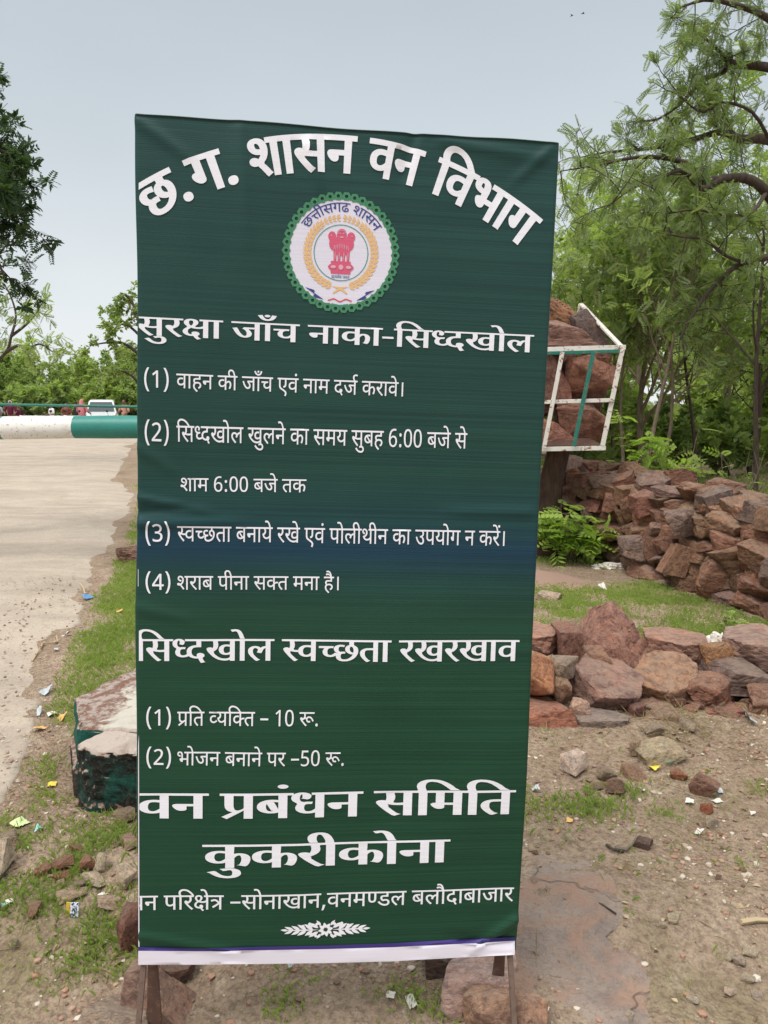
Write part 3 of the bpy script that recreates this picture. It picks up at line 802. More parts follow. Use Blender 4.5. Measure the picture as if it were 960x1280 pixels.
# band must be 0 on the stretch x_l..x_r: floor(40)=even
mb = MB()
mb.tube([(x, GD + 0.02 * sin(x * 0.7), zb + 0.006 * sin(x * 1.9)) for x in np.linspace(-7.4, 1.30, 46)], [br * (1 + 0.02 * sin(i * 1.3)) for i in range(46)], 24)
boom = link('boom', mb.mesh('boom', True, 50), MATS['boom_paint'], gate, -go_)
mb = MB()
p0, p1 = at(-260, 502, GD), at(640, 516, GD)
mb.tube([p0, at(0, 505.5, GD), at(168, 508.5, GD), p1], 0.0125, 8)
link('tie_rod', mb.mesh('tie_rod', True), GREEN_PAINT, gate, -go_)
# pivot post
m_ = bark_mat('old_post', (0.05, 0.032, 0.027), (0.11, 0.065, 0.05))
mb = MB()
pts = [(1.60, GD + 0.42, -0.1), (1.62, GD + 0.42, 0.4), (1.66, GD + 0.38, 0.75), (1.72, GD + 0.33, 1.1)]
mb.tube(pts, [0.19, 0.15, 0.115, 0.11], 12)
link('post', mb.mesh('post', True, 60), m_, gate, -go_)
# cage
TR, BR = at(778, 434, GD), at(753, 560, GD)
ML_z = at(762, 499, GD).z
XL_T, XL_B = 0.62, 0.42
TL = Vector((XL_T, GD, at(600, 440, GD).z)); BL = Vector((XL_B, GD, at(600, 564, GD).z))
BTR = at(726, 380, GD + 0.85); BTL = BTR + Vector((-1.35, 0, 0.02))
BBR = BR + Vector((-0.22, 0.75, 0.18)); BBL = BL + Vector((0.1, 0.75, 0.18))
W_, T2 = 0.042, 0.02
def strip(a, b, mat, w=W_, name='cage_bar', up=(0, 1, 0), dy=0.0):
    q = MB(); a = Vector(a) + Vector((0, dy, 0)); b = Vector(b) + Vector((0, dy, 0))
    q.bar(a, b, w, T2, up)
    link(name, q.mesh(name, bevel=0.003), mat, gate, -go_)
fr = MB()
e_in = Vector((-0.02, 0, 0))
def L(a, b, t): return Vector(a).lerp(Vector(b), t)
fr.bar(TL, TR + Vector((0.03, 0, 0)), W_, T2, (0, 1, 0))
fr.bar(BL, BR + Vector((0.03, 0, 0)), W_, T2, (0, 1, 0))
fr.bar(TR + Vector((0, -0.003, -0.02)), BR + Vector((0, -0.003, 0.02)), W_, T2, (0, 1, 0))
fr.bar(TL, BL, W_, T2, (0, 1, 0))
fr.bar(TR + Vector((0, 0.012, 0.0)), BTR, 0.045, T2, (0, 0, 1))
fr.bar(TL + Vector((0, 0.012, 0.0)), BTL, 0.045, T2, (0, 0, 1))
fr.bar(BR + Vector((0, 0.012, 0)), BBR, 0.045, T2, (0, 0, 1))
fr.bar(BL + Vector((0, 0.012, 0)), BBL, 0.045, T2, (0, 0, 1))
fr.bar(BTR, BBR, 0.045, T2, (0, 1, 0)); fr.bar(BTL, BBL, 0.045, T2, (0, 1, 0))
fr.bar(BBL, BBR, 0.045, T2, (0, 1, 0))
link('cage_frame', fr.mesh('cage_frame', bevel=0.003), WHITE_PAINT, gate, -go_)
gs = MB(); gs.bar(TL + Vector((0, -0.012, -0.038)), TR + Vector((-0.03, -0.012, -0.036)), 0.030, T2, (0, 1, 0))
link('cage_bar', gs.mesh('cage_bar', bevel=0.003), GREEN_PAINT, gate, -go_)['label'] = 'green strip under the top rail'
strip(L(TL, BL, 0.53), L(TR, BR, 0.52), WHITE_PAINT, 0.036, dy=-0.022)
for k, (tp, bp, mt_) in enumerate((((703, 440), (680, 560), WHITE_PAINT), ((742, 440), (717, 558), GREEN_PAINT), ((660, 440), (640, 562), GREEN_PAINT), ((622, 440), (602, 562), WHITE_PAINT))):
    o = link('cage_bar', (lambda q: (q.bar(at(*tp, GD - 0.045), at(*bp, GD - 0.045), 0.036, T2, (0, 1, 0)), q.mesh('cage_bar', bevel=0.003))[1])(MB()), mt_, gate, -go_)
    if mt_ is GREEN_PAINT: o['label'] = 'green upright bar of the cage'
for t in (0.33, 0.66):   # floor bars that carry the stones
    strip(L(BL, BR, t) + Vector((0, 0, -0.005)), L(BBL, BBR, t), WHITE_PAINT, 0.04, up=(0, 0, 1), name='floor_bar')
pl = MB(); pl.add([BL + Vector((0, 0.02, 0.03)), BR + Vector((0, 0.02, 0.03)), BBR + Vector((0, 0, 0.03)), BBL + Vector((0, 0, 0.03)),
                   BL + Vector((0, 0.02, 0.012)), BR + Vector((0, 0.02, 0.012)), BBR + Vector((0, 0, 0.012)), BBL + Vector((0, 0, 0.012))],
                  [(0, 1, 2, 3), (7, 6, 5, 4), (0, 4, 5, 1), (1, 5, 6, 2), (2, 6, 7, 3), (3, 7, 4, 0)])
link('cage_floor', pl.mesh('cage_floor'), RUST, gate, -go_)
GC = 'stones loaded in the counterweight cage'
def caged(label, *a, **k): rock_px(label, *a, group=GC, **k)
caged('orange red block on the very top of the caged stones', 640, 369, 736, 420, 7.95, (0.32, 0.16, 0.105), 'boulder', 1, depth=0.62, tilt=0.06)
caged('dark pointed slate like stone standing up from the caged stones', 718, 384, 757, 440, 7.75, (0.13, 0.095, 0.095), 'wedge', 4, depth=0.3, tilt=-0.2)
caged('long flat brown stone lying across the top rail of the cage', 660, 400, 750, 436, 7.55, (0.25, 0.15, 0.12), 'wedge', 1, depth=0.45, tilt=0.05)
caged('small flat brown stone near the top corner of the cage', 726, 438, 766, 456, 7.5, (0.22, 0.13, 0.10), 'slab', 4, depth=0.3)
caged('big squarish red brown stone in the upper right of the cage', 706, 444, 770, 500, 7.5, (0.27, 0.145, 0.11), 'boulder', 2, depth=0.4, tilt=0.1)
caged('dark brown stone in the upper left of the cage', 640, 438, 704, 506, 7.55, (0.17, 0.095, 0.08), 'boulder', 5, depth=0.4)
caged('slanting maroon stone behind the white cage bar', 672, 464, 728, 508, 7.6, (0.21, 0.105, 0.085), 'wedge', 2, depth=0.4, tilt=0.5)
caged('large maroon stone in the lower right of the cage', 690, 500, 757, 556, 7.5, (0.235, 0.12, 0.095), 'boulder', 7, depth=0.45, tilt=0.25)
caged('reddish stone in the lower left of the cage', 650, 514, 718, 558, 7.5, (0.27, 0.14, 0.11), 'wedge', 5, depth=0.4, tilt=-0.15)
caged('small shadowed stone between the cage bars', 664, 494, 698, 522, 7.6, (0.2, 0.11, 0.09), 'boulder', 0, depth=0.3)
caged('brown stone at the back of the cage', 690, 440, 765, 552, 7.95, (0.15, 0.085, 0.07), 'boulder', 3, depth=0.4)
for k, (a, b, c_, d_) in enumerate(((575, 400, 660, 440), (570, 440, 645, 500), (570, 500, 655, 558))):
    caged(('brown stone on top of the caged stones behind the banner', 'brown stone midway in the cage behind the banner', 'brown stone on the cage floor behind the banner')[k], a, b, c_, d_, 7.55, RED, 'boulder', k + 2, depth=0.45)
GLYPHS = {
 5: ['-188,847 *-188,868 *-159,896 -139,896 *-118,896 *-89,868 -89,847 *-89,826 *-118,797 -139,797 *-159,797 *-188,826', '69,863 *46,763 *-61,680 -138,680 *-210,680 *-318,769 -352,863 -283,887 *-257,817 *-189,747 -135,747 *-77,747 *-21,822 -5,889'],
 6: ['-185,772 *-185,796 *-152,830 -130,830 *-107,830 *-75,796 -75,772 *-75,748 *-107,714 -130,714 *-152,714 *-185,748'],
 13: ['0,622 563,622 563,551 453,551 *485,512 485,464 *485,374 406,328 *442,296 *499,211 499,152 *499,102 *454,34 *376,0 328,0 *271,0 *168,61 *73,199 29,313 100,338 *128,260 *195,141 *274,74 320,74 *361,74 *414,111 414,160 *414,201 *369,270 329,301 *299,295 264,294 259,364 *333,366 *404,414 404,463 *404,493 *374,538 351,551 0,551'],
 19: ['568,551 474,551 474,380 *474,329 *459,269 441,246 *404,198 323,192 307,266 *329,270 *360,281 370,292 *382,304 *393,339 393,380 393,551 160,551 160,353 *160,307 *166,249 *186,211 *226,180 260,160 370,98 *433,62 *486,-3 486,-53 *486,-93 *453,-164 439,-184 367,-142 *380,-122 *403,-77 403,-55 *403,-36 *387,-7 *339,28 290,56 203,106 *164,129 *109,178 95,212 *79,248 79,316 79,551 0,551 0,622 568,622'],
 25: ['777,551 452,551 452,349 *500,399 569,399 *634,399 *716,316 716,239 *716,193 *686,89 651,39 579,80 *604,112 *636,196 636,237 *636,284 *597,330 562,330 *508,330 452,258 452,0 371,0 371,174 *347,154 *276,118 226,118 *179,118 *96,156 *46,233 46,290 *46,370 *156,464 244,464 *267,464 *324,457 339,454 333,381 *317,385 *268,391 249,391 *191,391 *127,339 127,292 *127,239 *188,188 228,188 *272,188 *341,230 371,260 371,551 0,551 0,622 777,622'],
 26: ['729,551 729,0 648,0 648,45 *613,26 *530,7 488,7 *380,7 *183,114 85,239 *58,274 *40,319 40,338 *40,359 *70,393 104,393 *129,393 *166,370 181,350 *202,369 *217,428 217,458 *217,484 *210,531 201,551 0,551 0,622 833,622 833,551', '534,232 *569,232 *627,261 648,280 648,551 281,551 *298,514 298,458 *298,376 *228,280 166,253 *236,169 *391,79 490,79 *533,79 *611,99 648,122 648,198 *625,184 *561,164 521,164 *474,164 *399,203 *356,273 356,319 *356,392 *452,473 531,473 *548,473 *602,468 616,463 610,394 *595,398 *558,404 540,404 *492,404 *437,360 437,316 *437,273 *492,232'],
 27: ['208,551 208,234 *208,208 *183,178 160,178 *134,178 *79,220 *41,280 41,308 *41,331 *68,359 102,359 127,359 127,551 0,551 0,622 578,622 578,551 474,551 474,0 393,0 393,551'],
 30: ['649,551 545,551 545,0 465,0 465,165 *439,148 *367,118 317,118 *240,118 *141,204 141,275 *141,304 *166,355 185,371 38,369 38,441 331,441 *349,441 *385,440 389,440 382,370 350,370 *292,370 *221,321 221,274 *221,231 *279,188 317,188 *367,188 *438,231 465,260 465,551 0,551 0,622 649,622'],
 31: ['296,70 *373,70 *499,133 *574,241 574,310 *574,357 *528,419 487,419 *453,419 *424,383 424,358 *424,326 *477,275 535,261 502,198 *421,221 *347,304 347,356 *347,404 *402,472 455,481 455,551 0,551 0,622 715,622 715,551 535,551 535,477 *586,464 *653,380 653,308 *653,250 *603,140 *510,52 *378,0 296,0 *199,0 *101,83 101,147 *101,168 *116,213 132,231 *90,251 *43,316 43,359 *43,419 *133,483 206,483 *223,483 *275,478 288,473 282,404 *268,408 *233,415 212,415 *124,415 124,350 *124,321 *168,289 202,281 *231,290 266,290 *277,290 *301,288 308,287 302,217 *296,218 *281,218 276,218 *182,218 182,148 *182,108 *244,70'],
 32: ['653,551 653,0 572,0 572,370 435,370 *394,370 378,373 *414,343 *458,263 458,218 *458,172 *417,110 *350,80 310,80 *257,80 *161,141 *73,282 31,401 102,426 *148,292 *248,153 306,153 *338,153 *379,187 379,227 *379,271 *318,349 273,377 302,441 572,441 572,551 0,551 0,622 757,622 757,551'],
 37: ['358,222 *329,222 *271,208 248,197 *201,225 *137,301 137,352 *137,380 *157,420 174,433 *197,450 *259,465 308,465 401,465 401,551 0,551 0,622 592,622 592,551 482,551 482,394 298,394 *267,394 *241,388 232,381 *217,369 217,347 *217,323 *245,290 261,277 *307,294 362,294 *436,294 *534,219 534,154 *534,87 *436,0 337,0 *239,0 *84,88 25,158 86,207 *143,139 *262,74 337,74 *453,74 453,152 *453,187 *404,222'],
 38: ['307,0 *229,0 *112,55 *46,158 46,231 *46,301 *118,396 *236,445 305,446 305,551 0,551 0,622 577,622 577,551 385,551 385,375 346,375 *282,375 *213,358 188,341 *158,322 *126,262 126,221 *126,163 *190,89 248,75 *233,115 233,157 *233,191 *266,251 *331,288 380,288 *429,288 *492,251 *523,191 523,157 *523,87 *408,0', '306,140 *306,103 323,70 *378,71 *448,116 448,157 *448,187 *413,221 385,221 *350,221 *306,178'],
 40: ['481,551 481,0 400,0 400,328 291,328 *230,328 *169,316 150,299 *126,280 126,237 *126,188 *200,97 271,40 217,-12 *171,28 *92,108 *45,194 45,242 *45,277 *72,333 93,351 *122,376 *204,399 272,399 400,399 400,551 0,551 0,622 584,622 584,551'],
 41: ['553,551 553,0 472,0 472,180 *443,161 *363,132 308,132 *223,132 *104,229 83,322 *178,342 *255,413 255,467 *255,517 *208,568 171,568 *146,568 *114,544 114,521 *114,470 195,461 187,391 *122,400 *46,461 46,519 *46,575 *119,632 172,632 *213,632 *288,597 *336,525 336,469 *336,395 *256,303 182,274 *205,238 *263,203 314,203 *366,203 *440,243 472,275 472,551 390,551 390,622 656,622 656,551'],
 42: ['413,-58 *392,-24 *354,46 342,73 *330,71 *302,68 287,68 *245,68 *160,89 *89,136 *46,215 46,272 *46,316 *77,379 102,401 *135,430 *231,456 290,456 295,456 295,551 0,551 0,622 534,622 534,551 376,551 376,385 327,385 *269,385 *198,371 173,355 *151,340 *126,294 126,262 *126,209 *205,140 287,140 *293,140 *305,140 312,141 *306,161 306,176 *306,211 *348,240 373,240 *416,240 *461,191 461,162 *461,130 *432,95 410,86 *422,62 *455,11 480,-24'],
 43: ['630,551 526,551 526,0 445,0 445,150 *414,130 *341,103 283,103 *206,103 *111,184 111,251 *111,278 *129,328 148,348 *101,366 *42,437 42,493 *42,553 *124,632 187,632 *240,632 *311,576 311,531 *311,484 271,443 210,482 *221,492 *230,515 230,526 *230,541 *210,568 184,568 *156,568 *116,524 116,489 *116,457 *147,418 *196,400 223,397 *253,405 288,405 *299,405 *326,403 333,402 326,332 *320,333 *303,333 298,333 *248,333 *191,292 191,254 *191,213 *248,173 292,173 *345,173 *419,216 445,245 445,551 383,551 383,622 630,622'],
 44: ['0,622 569,622 569,551 466,551 466,0 385,0 385,298 204,298 204,244 *204,216 *176,188 153,188 *129,188 *75,230 *37,290 37,318 *37,341 *64,369 98,369 385,369 385,551 0,551'],
 46: ['479,551 479,0 398,0 398,191 *369,172 *301,146 254,146 *214,146 *149,173 128,194 *103,221 *79,294 79,358 79,551 0,551 0,622 583,622 583,551', '398,551 160,551 160,369 *160,328 *166,280 *179,251 190,240 *213,217 263,217 *303,217 *373,255 398,280'],
 48: ['585,551 482,551 482,0 401,0 401,165 *374,147 *297,118 241,118 *185,118 *96,160 *46,235 46,286 *46,372 *167,464 265,464 *279,464 *319,461 *358,457 369,454 363,385 *343,389 *293,395 268,395 *248,395 230,392 365,224 *384,238 401,256 401,551 0,551 0,622 585,622', '127,287 *127,235 *194,184 242,184 *260,184 *293,190 308,195 168,370 *127,342'],
 49: ['174,632 *211,632 *269,611 291,586 *309,567 *332,499 332,437 332,321 533,321 533,551 402,551 402,622 717,622 717,551 614,551 614,0 533,0 533,250 332,250 332,213 *332,180 *303,151 283,151 *264,151 *222,176 *186,215 *164,259 164,278 *164,296 *191,321 224,321 253,321 253,426 *253,473 *243,523 232,538 *212,568 169,568 *142,568 *114,542 114,521 *114,493 *161,463 218,460 210,389 *135,395 *46,456 46,520 *46,579 *122,632'],
 50: ['509,551 509,0 428,0 428,250 207,250 207,213 *207,180 *178,151 159,151 *140,151 *98,176 *62,215 *39,259 39,278 *39,296 *66,321 100,321 126,321 126,551 0,551 0,622 612,622 612,551', '428,551 207,551 207,321 428,321'],
 51: ['595,622 595,551 491,551 491,0 410,0 410,179 *382,161 *304,132 253,132 *163,132 *52,253 38,353 *100,366 *160,413 160,457 *160,485 *137,533 123,551 0,551 0,622', '129,301 *149,252 *210,203 259,203 *309,203 *383,245 410,274 410,551 211,551 *240,499 240,445 *240,337'],
 52: ['395,42 341,-12 *282,37 *178,137 *98,225 75,256 *53,287 *40,323 40,340 *40,359 *70,393 104,393 *129,393 *166,370 181,349 *220,369 *256,429 256,468 *256,491 *246,536 239,551 0,551 0,622 424,622 424,551 320,551 *336,516 336,458 *336,403 *292,327 *216,274 167,254 *212,202 *331,91'],
 54: ['0,551 0,622 693,622 693,551 589,551 589,0 508,0 508,355 *502,356 494,356 *470,356 *420,332 *374,269 356,208 279,232 *291,278 311,313 *287,331 *239,353 209,353 *169,353 *126,307 126,271 *126,233 *169,164 *251,89 309,40 255,-12 *197,38 *101,129 *45,222 45,275 *45,328 *94,395 *168,426 204,426 *248,426 *321,397 354,370 *412,426 499,426 *504,426 508,426 508,551'],
 57: ['571,551 467,551 467,0 387,0 387,165 *361,147 *286,118 233,118 *179,118 *95,160 *46,235 46,286 *46,372 *161,464 255,464 *268,464 *307,461 *344,457 354,454 349,381 *330,385 *282,391 259,391 *197,391 *127,337 127,287 *127,236 *190,188 235,188 *287,188 *362,233 387,260 387,551 0,551 0,622 571,622'],
 58: ['122,189 *87,189 *40,224 40,255 *40,284 *76,314 104,314 *122,314 *161,299 191,276 *241,292 *305,378 305,443 *305,499 *246,566 199,566 *168,566 *138,539 138,516 *138,501 *157,466 *214,442 270,440 253,370 *159,376 *66,459 66,517 *66,568 *137,632 204,632 *251,632 *333,589 *384,504 384,440 *384,371 *315,254 254,221 *299,182 *383,87 414,43 350,-1 *299,71 *216,164 179,194 *152,189', '591,551 591,0 510,0 510,551 421,551 421,622 695,622 695,551'],
 60: ['587,551 587,0 506,0 506,266 *477,257 *419,251 380,251 *338,251 *245,266 212,277 *192,264 167,253 *208,201 *319,91 380,42 326,-12 *270,37 *171,137 *95,225 73,256 *51,287 *40,323 40,340 *40,359 *70,393 104,393 *129,393 *166,370 181,350 *202,369 *217,428 217,458 *217,488 *208,536 201,551 0,551 0,622 691,622 691,551', '369,322 *408,322 *472,330 506,339 506,551 281,551 *288,534 *298,488 298,458 *298,416 *279,354 262,333 *314,322'],
 61: ['321,69 *357,80 *403,116 403,148 *403,186 *345,229 280,229 *211,229 *138,172 138,124 *138,93 *161,35 *232,-36 302,-89 248,-142 *157,-71 *58,53 58,130 *58,168 *89,227 115,248 *96,266 *69,318 69,352 *69,380 *89,420 106,433 *129,450 *188,465 229,465 361,465 361,551 0,551 0,622 546,622 546,551 442,551 442,394 230,394 *199,394 *173,388 164,381 *149,369 149,347 *149,327 *169,296 183,284 *230,300 284,300 *353,300 *440,258 *481,191 481,153 *481,95 *413,19 348,2'],
 66: ['170,551 170,0 89,0 89,551 0,551 0,622 273,622 273,551'],
 67: ['89,551 0,551 0,622 80,622 *68,644 *53,694 53,724 *53,802 *169,896 266,896 *407,896 *625,743 704,615 620,615 *467,824 283,824 *213,824 *134,765 134,714 *134,684 *153,639 165,622 273,622 273,551 170,551 170,0 89,0'],
 68: ['-185,615 *-202,650 *-220,714 -220,748 *-220,813 *-136,896 -61,896 *-1,896 *79,839 *137,718 163,622 273,622 273,551 170,551 170,0 89,0 89,551 0,551 0,622 87,622 *59,726 *-2,825 -57,825 *-97,825 *-139,776 -139,733 *-139,699 *-119,644 -105,615'],
 69: ['-248,-12 *-194,11 -136,11 *-61,11 *22,-66 22,-129 *22,-190 *-71,-268 -157,-268 *-254,-268 *-395,-176 -455,-100 -394,-57 *-355,-105 *-285,-167 *-206,-196 -157,-196 *-51,-196 -51,-122 *-51,-89 *-100,-57 -131,-57 *-158,-57 *-201,-68 -222,-79'],
 75: ['-169,615 *-190,694 *-231,785 *-281,823 -315,823 *-337,823 *-371,814 -385,809 -409,882 *-370,896 -318,896 *-264,896 *-185,845 *-122,722 -94,615'],
 76: ['-179,615 *-206,655 *-251,692 *-294,703 -320,703 *-340,703 *-382,691 -402,682 -428,751 *-405,761 *-355,773 -326,773 *-281,773 *-211,730 -187,692 -183,694 *-203,746 *-241,803 *-285,827 -316,827 *-340,827 *-372,819 -386,813 -409,882 *-370,896 -318,896 *-264,896 *-185,845 *-122,722 -94,615'],
 79: ['170,551 170,0 89,0 89,551 0,551 0,622 273,622 273,551', '90,615 *69,694 *28,785 *-22,823 -56,823 *-78,823 *-112,814 -126,809 -150,882 *-111,896 -59,896 *-5,896 *74,845 *137,722 165,615'],
 80: ['170,551 170,0 89,0 89,551 0,551 0,622 273,622 273,551', '80,615 *53,655 *8,692 *-35,703 -61,703 *-81,703 *-123,691 -143,682 -169,751 *-146,761 *-96,773 -67,773 *-22,773 *48,730 72,692 76,694 *56,746 *18,803 *-26,827 -57,827 *-81,827 *-113,819 -127,813 -150,882 *-111,896 -59,896 *-5,896 *74,845 *137,722 165,615'],
 104: ['194,622 275,622 275,0 194,0'],
 179: ['623,551 623,0 542,0 542,325 *511,310 *440,293 390,293 *340,293 *257,313 225,326 *178,297 *128,244 128,208 *128,188 *148,147 *200,120 247,120 *258,120 269,121 *263,139 263,157 *263,189 *303,216 328,216 *369,216 *413,164 413,136 *413,108 *388,76 365,66 *383,43 *421,2 448,-24 390,-65 *363,-34 *314,27 298,53 *286,51 *258,50 245,50 *186,50 *96,91 *46,162 46,205 *46,260 *115,333 164,361 *120,390 *74,461 74,507 *74,560 *155,632 231,632 *293,632 *382,574 382,515 *382,467 *336,401 295,373 *314,368 *357,364 379,364 *425,364 *504,385 542,411 542,551 453,551 453,622 727,622 727,551', '153,502 *153,469 *195,416 228,399 *303,448 303,506 *303,530 *269,566 229,566 *195,566 *153,532'],
 181: ['-190,615 *-211,650 *-240,726 -240,762 *-240,829 *-151,896 -85,896 *-53,896 *1,883 21,872 -1,806 *-18,815 *-56,827 -78,827 *-118,827 *-160,782 -160,747 *-160,714 *-133,651 -108,615'],
 183: ['618,551 452,551 452,334 *474,349 *528,368 567,368 631,368 631,297 580,297 *534,297 *482,277 452,253 452,0 371,0 371,174 *347,154 *276,118 226,118 *179,118 *96,156 *46,233 46,290 *46,370 *156,464 244,464 *267,464 *324,457 339,454 333,381 *317,385 *268,391 249,391 *191,391 *127,339 127,292 *127,239 *188,188 228,188 *272,188 *341,230 371,260 371,551 0,551 0,622 618,622'],
 188: ['0,622 410,622 410,551 0,551', '509,200 *491,185 *438,146 *365,118 317,118 *240,118 *141,204 141,275 *141,304 *166,355 185,371 38,369 38,441 331,441 *349,441 *385,440 389,440 382,370 350,370 *292,370 *221,321 221,274 *221,231 *279,188 317,188 *368,188 *441,233 469,262'],
 197: ['251,146 *158,146 114,205 *97,228 *79,298 79,352 79,551 0,551 0,622 481,622 481,551 420,551 420,321 *420,279 *403,221 385,198 *364,173 *298,146', '249,217 *301,217 321,249 *332,266 *339,310 339,353 339,551 160,551 160,353 *160,314 *168,268 178,251 *189,235 *222,217'],
 198: ['0,622 363,622 363,551 0,551', '45,242 *45,277 *72,333 93,351 *122,376 *204,399 272,399 380,399 380,328 291,328 *230,328 *169,316 150,299 *126,280 126,237 *126,188 *200,97 271,40 217,-12 *171,28 *92,108 *45,194'],
 201: ['482,178 *445,147 *354,103 283,103 *206,103 *111,184 111,251 *111,278 *129,328 148,348 *101,366 *42,437 42,493 *42,553 *124,632 187,632 *240,632 *311,576 311,531 *311,484 271,443 210,482 *221,492 *230,515 230,526 *230,541 *210,568 184,568 *156,568 *116,524 116,489 *116,457 *147,418 *196,400 223,397 *253,405 288,405 *299,405 *326,403 333,402 326,332 *320,333 *303,333 298,333 *248,333 *191,292 191,254 *191,213 *248,173 292,173 *345,173 *419,217 445,245'],
 212: ['0,622 406,622 406,551 0,551', '425,193 *388,162 *293,118 233,118 *179,118 *95,160 *46,235 46,286 *46,372 *161,464 255,464 *268,464 *307,461 *344,457 354,454 349,381 *330,385 *282,391 259,391 *197,391 *127,337 127,287 *127,236 *190,188 235,188 *287,188 *362,233 387,259'],
 215: ['369,322 *400,322 *450,327 478,332 486,260 *461,255 *409,251 380,251 *338,251 *245,266 212,277 *192,264 167,253 *208,201 *319,91 380,42 326,-12 *270,37 *171,137 *95,225 73,256 *51,287 *40,323 40,340 *40,359 *70,393 104,393 *129,393 *166,370 181,350 *202,369 *217,428 217,458 *217,488 *208,536 201,551 0,551 0,622 403,622 403,551 281,551 *288,534 *298,488 298,458 *298,416 *279,354 262,333 *314,322'],
 269: ['127,65 80,132 326,281 *284,335 *223,380 181,380 *153,380 *96,364 55,343 27,417 *61,433 *135,456 179,456 *219,456 *283,431 *345,374 382,326 382,551 0,551 0,622 566,622 566,551 463,551 463,0 382,0 382,234'],
 274: ['45,53 214,153 *160,162 128,194 *103,221 *79,294 79,358 79,551 0,551 0,622 583,622 583,551 479,551 479,0 398,0 398,193 92,-13', '398,551 160,551 160,369 *160,328 *166,280 *179,251 190,240 *213,217 262,217 *301,217 *373,255 398,280'],
 418: ['498,159 *438,159 *358,237 358,300 *358,303 358,304 *343,312 *306,324 284,326 *262,303 *202,268 167,254 *212,202 *331,91 395,42 341,-12 *282,37 *178,137 *98,225 75,256 *53,287 *40,323 40,340 *40,359 *70,393 104,393 *129,393 *166,370 181,349 *220,369 *256,429 256,468 *256,491 *246,536 239,551 0,551 0,622 801,622 801,551 320,551 *336,516 336,458 *336,421 325,390 *353,384 378,373 *396,401 *461,437 510,437 *571,437 *664,382 *736,289 764,232 701,198 *655,284 *567,369 512,369 *469,369 *429,326 429,298 *429,261 *471,230 500,230 *515,230 *544,235 561,242 585,175 *560,165 *516,159'],
 449: ['-169,615 *-190,694 *-231,785 *-281,823 -315,823 *-337,823 *-371,814 -385,809 -409,882 *-370,896 -318,896 *-264,896 *-185,845 *-122,722 -94,615', '-113,821 *-113,845 *-80,879 -58,879 *-35,879 *-2,845 -2,821 *-2,797 *-35,763 -58,763 *-80,763 *-113,797'],
 521: ['341,-12 *295,28 *217,108 *170,194 170,242 *170,270 *194,315 210,329 38,327 38,399 511,399 511,551 0,551 0,622 696,622 696,551 592,551 592,0 511,0 511,328 395,328 *346,328 *293,316 274,299 *251,279 251,237 *251,188 *325,97 395,40'],
 795: ['213,-165 *138,-62 *68,199 68,337 *68,477 *137,730 213,832 294,832 *226,726 *153,472 153,336 *153,203 *225,-56 295,-165'],
 796: ['60,-165 *128,-59 *200,197 200,330 *200,464 *129,723 59,832 141,832 *216,729 *286,467 286,329 *286,190 *216,-64 141,-165'],
 799: ['46,-129 *61,-70 *88,64 95,116 192,116 199,105 *186,52 *138,-74 113,-129'],
 800: ['49,338 291,338 291,256 49,256'],
 801: ['72,54 *72,91 *108,121 133,121 *159,121 *196,91 196,54 *196,18 *159,-14 133,-14 *108,-14 *72,18'],
 803: ['275,-10 *160,-10 *48,185 48,358 *48,474 *93,638 *193,725 275,725 *391,725 *504,532 504,358 *504,243 *459,78 *358,-10', '275,66 *350,66 *414,210 414,358 *414,504 *350,649 275,649 *200,649 *138,504 138,358 *138,212 *200,66'],
 804: ['261,0 261,446 *261,488 *264,589 265,622 *249,605 *226,584 206,567 134,508 87,568 274,714 347,714 347,0'],
 805: ['47,76 218,262 *267,315 *336,399 *374,481 374,530 *374,587 *310,649 259,649 *213,649 *138,611 104,582 54,640 *93,675 *196,724 260,724 *354,724 *464,622 464,533 *464,478 *420,380 *343,284 293,231 156,85 156,81 492,81 492,0 47,0'],
 806: ['229,-10 *176,-10 *81,7 40,29 40,112 *83,90 *181,65 227,65 *317,65 *400,140 400,206 *400,272 *300,332 214,332 149,332 149,406 214,406 *294,406 *378,481 378,541 *378,592 *311,649 256,649 *204,649 *124,616 88,590 43,651 *80,681 *188,724 256,724 *361,724 *469,624 469,547 *469,475 *384,388 315,376 315,373 *401,363 *491,274 491,203 *491,109 *363,-10'],
 807: ['341,160 11,160 11,238 335,718 427,718 427,241 531,241 531,160 427,160 427,0 341,0', '341,241 341,415 *341,452 *344,533 *347,604 347,626 343,626 *336,607 *310,555 299,538 98,241'],
 808: ['238,-10 *188,-10 *96,9 64,29 64,113 *86,98 *147,77 *213,66 240,66 *317,66 *404,140 404,219 *404,290 *318,363 236,363 *210,363 *143,354 123,350 79,378 106,714 443,714 443,633 183,633 164,428 *180,432 *235,438 266,438 *331,438 *434,391 *495,298 495,229 *495,117 *363,-10'],
 809: ['288,-10 *223,-10 *117,58 *55,198 55,305 *55,367 *70,487 *110,594 *180,677 *289,724 367,724 *386,724 *435,720 451,715 451,639 *434,645 *391,651 370,651 *304,651 *219,605 *170,526 *148,422 146,364 152,364 *172,399 *244,447 302,447 *394,447 *505,334 505,230 *505,119 *388,-10', '287,65 *346,65 *419,145 419,230 *419,298 *355,377 290,377 *246,377 *180,338 *144,279 144,247 *144,204 *176,120 *240,65'],
 813: ['147,414 *121,414 *85,446 85,482 *85,520 *121,550 147,550 *173,550 *209,520 209,482 *209,446 *173,414', '147,-14 *121,-14 *85,18 85,54 *85,92 *121,122 147,122 *173,122 *209,92 209,54 *209,18 *173,-14'],
 830: ['40,343 460,343 460,261 40,261'],
}
